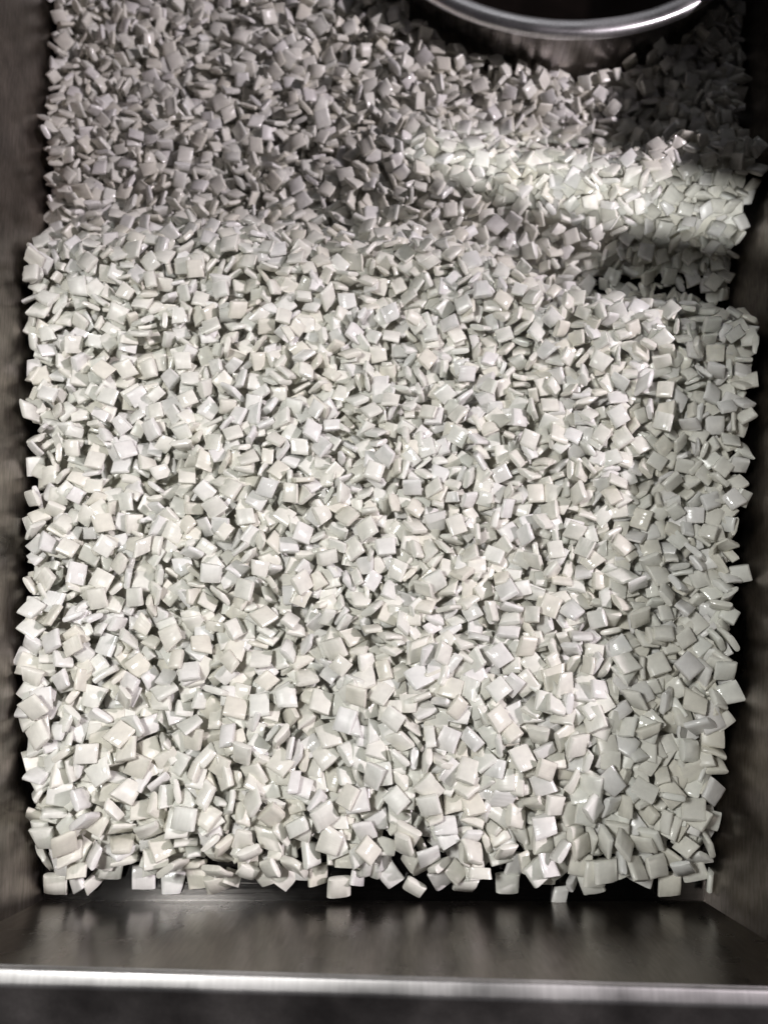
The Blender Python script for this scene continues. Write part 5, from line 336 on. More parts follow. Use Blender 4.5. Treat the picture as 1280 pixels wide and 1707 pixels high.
101,-93,21,-24,10,0,454,83,-41,-73,52,8,0,322,75,89,2,39,7,0,224,63,93,-24,24,8,1,623,82,-17,11,81,0,0,291,83,10,-2,-29,3,0,598,71,1,-88,37,6,1,792,83,-48,-20,66,8,0,210,77,-7,20,-80,6,0,858,89,68,4,-42,12,0,439,87,2,-4,6,6,1,363,84,64,-32,54,4,0,96,78,88,-3,39,9,1,390,87,0,1,62,8,-1,178,61,15,-5,-89,6,1,191,85,27,-8,25,17,0,567,76,16,-95,-24,9,0,370,76,-17,13,77,2,1,891,81,-96,-1,3,4,0,694,85,26,35,-74,0,0,260,77,49,53,-35,0,0,468,52,-13,-26,92,2,0,682,58,-15,-3,64,8,0,193,51,-74,-55,-35,5,0,911,86,3,-84,-10,2,0,161,81,-66,-9,-17,8,0,317,87,-13,-63,-41,7,0,926,72,-81,-55,0,6,0,491,64,6,48,84,3,0,370,47,-18,-95,2,6,0,788,63,-11,62,-38,9,1,296,67,2,25,-94,1,0,180,54,-54,77,3,0,1,771,64,11,7,-8,3,0,771,102,0,14,-94,14,1,380,93,57,75,18,12,0,611,59,50,77,-34,9,0,632,68,-98,8,6,9,-1,504,70,17,76,-61,8,0,802,61,-87,17,-22,3,1,301,84,-48,24,68,7,0,452,72,26,-23,84,0,0,100,68,38,12,-17,2,1,535,75,6,20,-56,7,0,650,50,56,78,22,8,-1,804,41,-52,81,-24,3,1,658,93,-18,20,-67,10,1,742,92,57,-79,-16,0,-1,765,81,77,-59,5,7,1,737,100,87,-39,6,17,0,614,80,-3,32,24,2,0,766,73,-14,-12,77,0,0,901,61,41,-89,3,3,1,706,88,1,0,63,4,0,719,86,-18,13,-75,3,-1,772,94,-6,-91,19,4,1,418,72,-7,29,-23,2,-1,223,73,-19,-40,-87,7,1,635,57,91,33,16,8,1,287,77,7,0,70,7,0,662,85,21,-6,96,9,-1,773,41,-8,1,99,5,0,410,41,-41,35,22,8,1,218,36,-73,23,5,8,0,925,91,90,13,34,3,1,733,84,-10,9,68,3,-1,920,64,43,-26,83,3,1,776,87,-5,-98,-9,2,-1,249,46,85,-20,38,6,0,885,72,-92,-29,-17,0,1,328,90,-1,-18,-19,7,0,873,84,-21,-58,-48,7,0,129,69,9,36,55,4,0,124,51,5,-7,76,2,0,440,41,6,-2,98,0,1,634,79,2,-5,88,4,0,268,83,-29,9,-87,5,-1,155,58,-98,12,7,3,1,438,47,63,-75,14,7,-1,523,66,-24,-59,42,6,1,94,50,23,96,6,7,0,643,41,5,-3,-52,2,1,587,91,83,-42,34,12,0,803,85,-93,-22,13,8,0,128,43,-12,-15,38,1,0,542,43,13,-97,4,1,0,330,67,-85,-11,-48,3,1,485,98,-15,17,86,1,-1,829,98,-60,69,-25,1,0,238,73,-14,-97,9,3,0,660,67,-33,6,93,1,1,830,90,30,-19,-80,2,0,421,101,-92,30,-13,8,0,252,84,-23,90,14,7,0,559,83,-10,6,98,0,0,866,86,-27,-38,50,4,0,754,90,18,-60,-2,6,0,356,64,39,-39,57,6,0,231,50,10,1,-98,7,0,570,46,19,13,-59,0,0,346,88,71,62,28,4,1,649,79,-19,-22,95,7,0,479,78,45,85,17,3,0,189,69,13,21,96,0,0,497,84,2,82,12,1,0,404,86,-3,7,87,3,1,95,68,-88,-26,5,1,0,591,81,-18,-35,-9,7,-1,812,62,-22,92,20,8,1,136,28,-28,-95,-9,2,0,607,80,-7,-15,-30,7,0,480,87,-17,22,-82,9,1,846,58,-93,-19,8,0,0,153,51,2,12,-37,1,0,700,74,-52,84,-8,7,0,83,89,-32,45,-55,12,0,552,88,-24,5,95,3,0,426,95,-67,-41,-55,1,0,798,81,-26,39,-82,0,0,564,71,11,-27,-42,0,0,160,66,-96,-20,2,7,0,507,44,-8,-16,-95,0,0,878,59,8,2,-98,7,0,161,42,-46,-87,-5,6,1,675,93,-11,56,-2,7,0,812,94,-12,48,-30,8,-1,163,81,-3,3,-16,6,0,203,75,-3,-31,-45,4,1,862,91,36,-41,-63,9,0,530,82,67,64,-21,6,-1,536,66,10,15,-97,7,1,542,50,-1,-1,17,0,0,493,55,-78,-39,-27,6,0,167,34,-40,7,-56,4,0,770,59,-78,57,13,2,-1,835,75,-21,90,-11,2,0,829,79,-10,78,-13,3,2,900,98,-1,7,79,18,-1,433,89,36,-1,-51,4,1,841,72,-2,-38,6,1,-1,602,48,-12,25,10,1,1,435,62,51,81,-17,6,-1,701,67,81,56,2,2,1,114,86,34,-15,-88,7,0,137,77,77,-59,1,5,1,198,32,26,60,-29,5,-1,846,51,4,2,-75,7,0,132,36,4,21,-81,6,1,701,90,-18,-7,5,1,0,853,68,16,-7,-74,6,0,677,63,12,7,-31,8,1,394,90,10,90,38,4,0,121,82,-13,-11,38,4,0,885,84,-2,1,-39,8,0,233,32,-89,39,4,0,0,362,47,-32,-31,-86,8,1,694,96,-6,14,71,10,0,293,84,-87,-42,-7,1,-1,229,82,-98,-10,-10,7,0,511,81,-77,-3,47,7,1,166,73,-9,-98,-2,0,0,685,78,99,6,7,0,0,616,72,17,8,59,8,0,684,48,-10,-94,-15,2,0,97,44,-68,71,3,4,-1,583,40,20,2,-96,0,2,199,54,-28,9,93,6,-1,616,56,-12,-44,25,8,1,316,90,-25,50,-82,3,0,470,83,-38,-5,-54,8,0,499,67,10,9,4,4,0,86,66,43,13,-2,1,0,475,70,-75,42,28,6,0,471,43,-2,-5,-69,1,0,878,66,60,78,7,7,0,260,80,-91,-27,-21,7,1,374,75,-7,-27,-7,6,0,194,45,-10,-7,58,2,0,437,53,93,-18,7,4,0,372,63,30,88,15,8,0,705,81,76,-59,-18,6,1,442,73,20,89,-21,2,-1,572,52,95,6,5,4,0,590,59,-16,-6,80,9,0,793,52,-1,-94,17,5,2,364,85,87,-17,41,5,-1,323,78,47,-4,-87,0,1,904,68,85,-46,-17,7,-1,781,82,33,17,-28,3,0,406,60,-12,7,58,0,1,734,93,74,10,8,1,0,
529,86,-7,29,91,8,0,633,76,2,47,-87,2,0,597,68,-81,56,-9,8,1,923,93,-31,8,18,0,0,346,89,34,12,-5,7,0,659,83,-18,-7,94,2,-1,715,85,-2,0,53,8,1,459,79,-27,4,29,2,0,461,58,35,-92,3,4,-1,567,66,-91,-28,-20,8,1,640,46,-4,-31,-59,4,0,675,55,26,17,-93,4,1,508,98,-21,-12,-67,4,-1,218,76,-11,11,-95,2,0,286,78,-13,95,23,3,1,541,62,9,-50,81,0,-1,466,67,35,5,44,5,0,608,60,-33,-22,48,9,2,155,77,-10,-11,-39,7,-1,669,77,14,-49,30,0,0,920,77,-7,8,-65,6,1,910,89,-17,-96,-16,1,0,581,77,37,-19,-9,7,0,86,78,-24,11,-41,6,0,441,79,71,-56,40,0,0,387,83,-28,3,64,1,0,491,77,23,8,-92,7,0,808,51,-29,-8,-89,2,1,245,80,0,-4,-55,2,0,405,82,54,-82,2,2,0,416,82,-12,-10,90,3,-1,564,72,-14,-41,58,6,0,643,74,8,6,-62,2,1,310,65,11,5,30,0,-1,261,75,39,-19,-8,0,0,404,74,86,-48,-5,0,1,789,72,-91,-18,12,0,0,505,50,-10,22,93,6,1,280,63,10,-98,5,8,0,108,57,-87,14,15,6,0,269,94,6,11,-52,17,0,846,92,16,-6,48,0,0,336,69,62,67,39,1,1,352,69,57,-75,-30,6,0,570,57,-16,-95,22,9,1,925,65,-18,6,-78,2,0,263,48,-2,12,-24,4,1,468,87,-35,-2,25,0,-1,513,57,95,14,22,0,2,174,93,98,-13,4,14,-1,775,93,67,71,-14,2,1,731,95,-30,-43,-61,5,0,309,83,-36,65,44,6,0,304,59,-11,6,-78,0,0,551,45,-60,-23,-71,8,0,732,72,14,3,13,7,1,724,81,17,-2,88,0,0,110,43,-9,77,55,8,1,887,95,5,22,-14,4,-1,742,92,-5,-8,-92,8,1,104,95,-12,-7,-76,5,1,623,79,45,-7,14,4,-1,677,91,-66,56,26,9,0,79,71,-47,-28,-75,6,0,165,62,68,65,29,3,1,596,81,-36,-63,-26,0,0,821,70,-8,7,84,6,0,922,84,-45,17,84,8,0,760,63,23,4,-5,3,0,797,66,13,-2,75,4,0,876,83,-22,-96,12,8,1,759,77,-14,-32,-45,8,-1,194,73,37,0,66,1,0,277,77,15,11,-4,5,1,829,102,-21,-1,96,17,0,207,85,11,27,-42,12,2,718,97,-41,24,84,8,0,243,74,-27,-28,85,3,0,495,81,9,-8,98,1,0,652,77,-76,8,-52,1,0,841,93,4,9,-32,1,0,849,76,-2,62,70,9,0,259,75,34,-77,45,4,1,573,86,-84,41,14,10,-1,321,93,-43,54,21,4,0,497,89,1,-96,-24,4,0,228,86,41,-84,-32,6,1,199,82,30,18,26,0,0,799,80,97,-1,-17,3,0,543,89,31,56,51,3,0,138,80,-4,4,26,8,0,753,91,11,-88,44,7,1,112,81,-13,60,-18,8,0,143,70,22,80,-22,7,-1,477,74,27,-40,40,5,1,701,74,6,5,-87,2,0,105,76,43,42,38,0,-1,131,49,34,-40,30,0,1,509,86,22,-60,-33,4,1,776,75,19,-39,-71,3,-1,161,33,6,98,7,4,1,449,82,4,-3,-15,7,0,523,91,0,59,76,4,0,373,77,35,-6,-5,0,0,354,86,19,3,-94,6,0,909,86,-2,-39,-4,5,0,794,84,7,-13,91,2,0,160,58,-88,33,16,2,1,290,95,-37,-72,8,5,0,659,82,-32,41,46,0,1,153,81,32,-7,91,3,-1,431,76,-18,-1,92,2,1,397,69,59,-39,62,2,0,870,74,-5,-18,-7,3,-1,632,67,16,-93,-29,6,0,869,58,-89,21,30,1,0,845,56,25,-24,-62,3,1,89,34,-64,-74,-16,1,0,581,63,-9,-28,-25,8,1,701,93,-94,16,21,6,-1,163,85,-7,-67,-27,3,0,85,58,35,-16,23,0,1,625,97,18,-32,-32,3,0,805,103,62,54,32,0,0,565,79,33,-9,50,5,0,817,90,-14,1,-74,2,0,265,71,49,-85,-9,0,1,542,74,-70,66,20,0,-1,188,60,26,-88,-22,4,1,171,52,-65,58,41,1,0,873,67,10,20,-47,2,0,193,37,-26,3,30,7,1,925,95,41,83,-34,2,0,669,66,13,-8,70,3,-1,80,73,-50,-45,26,3,1,273,78,-26,-95,1,0,-1,684,80,-47,82,28,9,0,254,63,-10,7,98,1,1,378,49,85,41,1,3,0,691,90,12,-96,-13,0,0,220,80,19,-5,82,7,1,894,77,33,56,63,3,0,602,53,40,-90,9,8,0,250,55,14,-6,-83,2,0,228,65,6,31,63,0,0,422,59,15,-79,-10,2,0,289,47,67,71,9,7,0,762,59,24,-18,-15,0,1,723,92,-7,-13,98,1,0,101,71,-9,62,-48,4,0,834,80,-11,92,-25,0,0,920,71,7,16,65,0,0,918,80,-6,7,75,8,0,897,63,2,-3,40,3,0,802,61,5,-7,7,0,0,804,86,82,-52,-17,2,1,766,93,24,7,91,2,0,643,85,34,-5,79,0,0,874,88,74,-38,35,3,0,265,87,1,8,79,3,0,828,65,-96,1,-22,0,0,514,66,10,5,7,3,0,397,46,56,30,-72,5,1,346,60,-30,-23,65,3,-1,416,51,-48,-81,-2,9,1,779,95,-39,69,13,2,0,495,86,-8,-5,99,0,0,124,69,-83,53,1,0,0,303,67,-2,1,65,6,0,630,37,-33,-4,41,7,1,558,67,4,92,17,5,0,237,71,-5,-5,-99,2,0,327,61,54,-78,-18,8,-1,375,70,-77,51,23,8,1,533,69,84,-46,-24,2,-1,604,60,1,10,11,4,0,128,59,-98,-3,-7,4,1,421,81,-8,-64,-59,2,0,843,95,-46,21,70,1,0,457,80,-40,-12,65,2,0,91,78,-72,17,60,3,0,577,76,14,6,3,1,1,206,75,-12,27,87,1,-1,343,71,-6,-13,8,8,0,537,58,-6,30,-3,0,1,522,47,32,-36,-3,7,0,400,77,74,-43,44,2,0,309,92,31,8,37,4,0,170,82,-36,1,-92,8,1,919,87,5,11,11,8,-1,307,74,-28,-12,-93,3,1,479,91,67,-18,-64,
2,0,868,93,-28,50,80,8,0,934,92,6,-29,-70,1,0,589,73,-4,-19,-93,7,0,462,62,-90,34,-21,2,0,372,53,-9,-13,-45,3,0,744,53,-74,-65,9,0,0,292,55,3,17,-17,9,0,149,55,-23,-25,91,1,1,124,82,71,-4,-69,3,0,621,78,-80,-51,-28,0,1,269,94,-20,-4,-64,0,-1,347,86,-24,-4,-96,0,1,596,78,-23,-13,-91,9,0,281,86,-3,-3,31,7,-1,840,63,56,76,14,4,1,542,46,-71,66,-17,2,0,279,59,64,75,14,0,-1,638,46,6,3,-45,1,1,100,46,-34,88,-23,1,-1,440,49,23,28,77,5,1,329,92,-42,1,89,0,1,378,93,-25,32,23,1,-1,665,80,-32,33,61,4,0,473,86,72,-41,-48,0,0,432,79,21,32,75,0,0,808,49,-31,-93,-11,7,1,366,88,90,-18,-7,3,0,359,58,-86,8,-48,4,0,540,39,4,2,-62,9,0,736,101,84,-18,-48,5,1,511,60,9,0,58,7,0,639,67,11,54,-70,2,0,622,86,3,-39,-66,1,1,459,67,17,87,4,7,1,244,88,30,9,-89,1,-1,220,76,95,-5,14,2,1,437,67,-6,-50,-63,8,-1,611,41,-54,70,-40,3,0,564,55,-23,96,7,2,1,880,100,-49,11,-40,0,0,706,92,-79,-4,-48,1,0,862,98,75,-57,29,6,0,748,78,40,35,-83,0,0,723,90,23,73,45,1,0,610,66,-26,95,6,2,0,337,79,-5,18,97,8,0,737,85,-10,-1,-90,3,1,891,104,64,-27,-9,0,-1,523,78,-39,16,61,9,0,305,88,-10,-75,-58,6,1,164,47,-11,10,-97,7,1,135,85,29,0,95,4,-1,792,97,-31,-7,-14,8,0,186,76,80,57,-4,5,1,181,49,47,-27,75,4,0,902,89,81,19,44,5,0,408,58,60,-42,66,0,0,662,57,-34,1,-3,3,1,599,93,21,19,-71,15,0,385,96,-20,40,34,7,0,491,77,0,-1,94,8,0,572,65,2,13,-93,6,1,86,85,4,1,-59,0,0,151,79,37,26,12,8,0,810,89,18,3,-80,7,-1,666,83,29,-80,42,9,1,768,78,4,27,-95,4,1,544,84,-64,-53,51,1,0,167,99,11,19,46,10,0,650,85,-34,-70,-11,8,1,680,82,-11,-31,-76,7,0,557,74,5,-4,21,6,0,325,75,-31,24,-91,6,0,375,66,47,-78,-17,8,1,407,93,-7,27,-6,3,0,532,83,-22,40,-10,3,-1,287,84,71,-16,-60,7,1,912,95,-28,42,-62,6,0,274,84,-27,21,93,0,1,76,83,-32,6,91,7,-1,451,76,5,11,-9,3,0,694,86,-21,20,85,0,1,861,77,-2,-80,-58,7,-1,220,55,-61,-15,49,7,2,436,81,6,-10,-31,6,0,421,71,-43,27,-5,3,-1,366,81,-2,-5,-68,1,1,108,80,-28,-5,-15,4,0,779,90,-20,47,-84,5,0,845,87,-1,5,96,4,0,83,64,-80,-51,-21,0,0,166,87,-50,-46,-71,6,0,463,50,63,76,6,1,1,191,92,-49,-81,-19,10,0,505,80,8,-41,62,4,0,631,82,3,-3,17,6,0,394,82,41,86,20,7,0,123,85,5,31,88,0,0,688,77,-41,88,-15,7,0,931,88,-10,-3,-82,1,0,601,87,31,-18,50,3,0,742,69,-89,36,-13,0,1,902,75,28,-22,-24,1,0,188,62,94,-18,23,1,1,831,91,-92,-20,-15,1,-1,836,54,9,-12,75,4,0,867,61,61,76,-8,4,0,579,46,56,-55,26,3,1,217,89,-76,58,0,11,0,937,80,-29,25,-91,4,0,398,76,4,-20,5,7,0,258,64,2,99,4,0,0,697,58,-28,-11,-15,3,0,689,69,89,-14,24,1,1,761,94,-91,-11,3,1,0,827,79,4,-91,-38,8,-1,333,59,27,-11,94,3,1,925,77,-21,-83,-26,2,0,883,80,46,33,68,5,0,206,58,69,-24,-62,4,0,810,62,-14,97,-7,1,1,756,103,-94,24,-3,14,1,257,80,27,95,4,0,0,258,88,3,-12,37,6,-1,258,72,64,75,9,4,0,711,81,-39,90,8,9,0,229,38,44,84,14,0,0,284,47,1,-2,6,8,0,154,75,34,35,-27,2,1,831,101,-65,55,19,17,0,298,90,32,-13,-59,8,0,805,95,-2,5,-46,8,0,482,82,-71,-52,40,8,1,573,82,43,6,69,9,0,134,82,7,-32,-68,0,0,516,75,-2,4,-56,7,0,200,78,29,-5,-12,1,-1,118,72,-61,-68,15,4,2,377,90,58,28,35,3,-1,644,79,-45,-52,28,3,1,595,83,25,12,-61,1,0,154,87,27,-2,-70,2,0,302,78,35,-92,-13,1,0,546,59,-24,-39,67,3,0,765,69,-89,35,13,6,0,344,65,92,13,-26,0,0,836,77,11,-31,57,8,1,318,88,20,44,-80,6,0,504,74,7,-41,62,6,0,85,74,87,28,-21,2,0,361,73,65,-68,31,4,0,662,68,-25,-12,3,6,0,798,79,-21,-28,31,0,0,625,40,36,-92,5,5,0,467,42,-12,-95,-26,6,0,113,66,-41,-89,-9,5,0,296,72,74,-58,-30,0,0,791,85,3,95,-12,5,1,401,47,-49,81,-11,4,0,653,49,-24,-46,-57,1,0,154,69,-18,93,28,3,0,259,96,3,-97,-17,12,0,134,93,67,-32,-65,5,1,463,76,-50,-82,23,1,-1,85,58,1,4,-25,3,0,76,37,-79,60,0,6,0,530,38,10,3,-96,1,0,255,48,4,4,-46,1,1,282,68,15,6,43,3,-1,716,77,-9,-19,81,7,1,74,78,4,8,-98,5,0,593,75,-29,88,32,4,0,488,64,34,1,-66,3,1,255,57,2,-8,55,3,0,779,99,76,-8,-63,0,0,114,88,39,34,64,0,0,418,89,53,71,12,3,0,560,65,-54,-65,22,4,0,214,69,89,-20,-22,8,1,351,90,42,-4,72,4,0,228,86,9,18,-97,2,0,931,93,-33,-41,-68,7,0,690,82,-24,9,17,1,-1,173,80,-14,32,92,3,2,721,97,-13,37,-77,7,-1,664,87,-30,77,51,8,0,739,91,-16,73,-50,1,1,849,93,22,-4,48,3,-1,333,80,-41,82,-37,9,0,630,62,-43,86,-5,
3,1,678,89,22,-67,-57,5,0,191,88,-11,-96,-19,6,0,516,70,-29,60,0,0,0,758,64,-50,-85,-8,4,1,552,92,-5,16,-31,12,0,861,90,-20,-27,90,0,0,625,81,1,8,9,3,0,592,45,61,-47,-32,0,0,865,83,-62,-76,-15,5,0,321,66,-13,-51,-24,7,0,258,41,91,-37,-12,4,1,404,98,-17,18,89,7,0,627,89,-5,12,-22,8,-1,434,79,19,-10,-66,3,0,234,78,79,55,23,4,0,910,71,-70,69,12,7,1,524,54,99,-1,5,5,1,706,90,95,-13,9,4,-1,569,77,7,-88,-36,4,0,890,88,-31,-81,15,9,0,85,46,-23,21,-50,4,1,430,56,-18,97,-11,1,-1,321,52,5,-17,52,1,1,895,101,20,-7,-74,10,0,660,72,2,-35,-92,8,0,612,70,21,-11,-69,8,0,624,67,-14,95,-12,2,0,162,63,-27,-19,-61,2,1,806,103,56,-77,-4,0,0,423,84,-64,-62,-41,0,0,611,52,52,14,81,7,0,870,114,47,-76,-24,5,1,369,86,78,-45,-37,2,-1,917,94,30,2,34,2,1,541,72,-16,82,-34,4,0,805,94,-43,-82,27,4,0,160,56,11,9,-65,4,-1,831,64,-99,1,0,8,1,565,37,6,0,80,6,0,696,56,-28,9,63,1,1,320,88,52,-23,39,0,0,870,104,24,3,72,1,0,210,86,-28,18,77,5,-1,158,86,-85,44,-22,8,1,591,72,-12,-28,94,8,0,367,61,18,-21,-12,1,0,463,60,-44,-87,12,4,0,764,92,-91,-7,-1,7,0,457,69,8,1,98,0,1,575,59,-29,-93,-2,0,-1,377,46,7,14,-3,2,1,839,99,-33,-61,71,5,0,751,97,-6,5,51,6,0,731,71,16,35,-75,1,0,430,69,8,93,24,1,0,219,46,0,-97,-17,3,0,104,58,-63,-65,40,4,0,278,58,86,27,30,6,1,458,83,65,-69,28,2,0,734,90,-60,-14,38,6,0,532,75,35,-60,-67,6,0,88,76,-13,-94,26,6,0,352,73,-37,-32,5,2,0,693,100,43,83,13,10,0,345,82,-7,43,-8,1,0,576,47,-10,42,33,3,0,226,54,67,-71,16,7,1,442,44,3,-23,32,1,0,641,52,82,-51,-1,4,0,837,80,50,-4,1,4,0,114,85,49,-33,-79,7,0,201,77,3,32,93,0,1,86,85,62,64,-42,0,0,640,78,33,21,84,1,0,473,80,1,-2,-77,0,0,404,63,-3,-12,-92,4,0,554,51,-54,-77,23,1,0,672,52,-85,-44,-16,8,0,458,90,-37,1,21,4,0,813,111,95,-23,-9,9,1,881,93,-2,48,-73,1,0,530,44,66,71,-6,1,0,488,57,75,-65,7,2,0,282,80,21,8,27,2,1,718,97,4,-3,24,5,0,133,80,-8,13,86,7,0,246,62,12,80,-35,5,0,313,103,-41,65,-39,4,0,264,87,44,17,-18,8,1,400,89,-49,-82,-18,0,-1,589,68,1,7,-91,6,0,192,62,58,-77,-22,0,0,96,47,-20,-6,-95,7,1,93,92,-20,16,-49,17,0,361,83,-80,-16,39,0,0,571,80,-34,32,23,5,0,909,95,-21,-7,-72,4,0,626,80,31,-2,-74,0,0,551,77,1,-47,-71,2,0,867,78,18,1,-75,6,0,389,69,55,75,21,1,0,312,74,-49,-20,67,2,0,697,60,4,-44,-76,8,1,943,106,-19,48,-46,0,0,798,98,-10,12,85,3,0,380,82,65,-58,-33,9,-1,252,82,20,-7,78,2,1,180,83,45,0,-79,2,0,664,60,19,-91,-9,4,0,662,74,82,-38,39,8,1,493,78,-68,63,29,2,0,937,84,45,88,4,4,0,783,90,-12,51,-72,8,0,438,62,-1,-16,-82,8,0,704,94,-8,96,-8,9,1,297,76,-54,44,69,9,0,593,85,-46,-9,-6,6,0,613,84,62,-13,-76,6,0,268,66,61,-50,24,8,0,417,57,10,-36,-85,9,2,831,108,34,-19,39,1,0,668,81,68,65,-16,0,0,193,99,1,25,-71,1,0,196,107,2,-93,-15,9,0,134,74,-32,82,-34,3,0,809,76,37,-15,81,8,0,702,68,-8,-23,-84,7,1,125,95,4,-86,-27,14,0,759,105,-21,-22,70,3,0,648,84,30,85,-17,8,0,331,89,0,-3,-44,3,0,295,83,35,-15,-77,8,0,404,40,-15,-93,-1,9,0,765,92,32,1,-23,1,1,233,67,89,24,34,5,1,890,101,-61,51,42,3,-1,874,92,-36,13,-19,0,0,399,79,-34,30,-67,8,1,935,108,10,-27,-5,2,1,531,81,-15,-24,-94,8,-1,693,88,-31,20,-90,5,0,112,62,-43,-89,-9,8,1,731,103,9,-42,-2,3,0,428,77,-11,34,-7,5,1,348,89,46,-35,-80,1,0,773,99,-1,4,-95,5,0,116,93,-29,53,-76,3,0,827,103,-50,67,41,0,0,639,68,69,-13,67,1,0,151,96,-7,16,-69,8,0,859,103,-35,-12,-4,8,0,579,75,-2,-4,-94,8,0,519,62,-33,-93,3,8,1,161,70,-42,23,85,2,-1,489,71,-8,-23,78,0,0,218,67,-22,95,-9,4,2,211,110,-29,32,64,0,-1,918,110,-90,-33,-8,6,0,440,81,-71,15,33,7,0,843,93,20,-50,-80,6,0,512,49,-28,6,-14,6,1,166,92,-2,12,32,0,0,520,71,-8,-2,-99,1,0,685,72,32,91,16,0,0,192,94,-47,84,23,6,0,457,31,9,2,-66,3,0,544,63,6,-4,97,6,0,76,65,-69,-68,-6,4,1,473,79,48,-8,-31,4,0,720,88,-40,-2,90,2,0,543,72,-11,-15,-93,3,-1,455,71,61,-4,70,5,1,487,30,-41,86,-24,5,1,788,106,2,5,-98,6,0,71,86,-73,-52,-40,9,-1,415,78,-21,12,12,5,1,136,56,-4,30,32,0,0,556,88,68,-71,12,4,0,257,85,-30,56,36,1,0,103,55,22,17,-15,6,1,239,91,51,-48,70,1,0,749,109,-15,8,-52,6,0,266,82,72,59,32,6,0,186,89,-3,47,-56,4,0,811,88,-51,73,43,7,0,159,82,58,78,-15,3,1,103,83,-53,76,2,5,0,854,75,32,1,20,1,0,567,66,-48,81,-29,
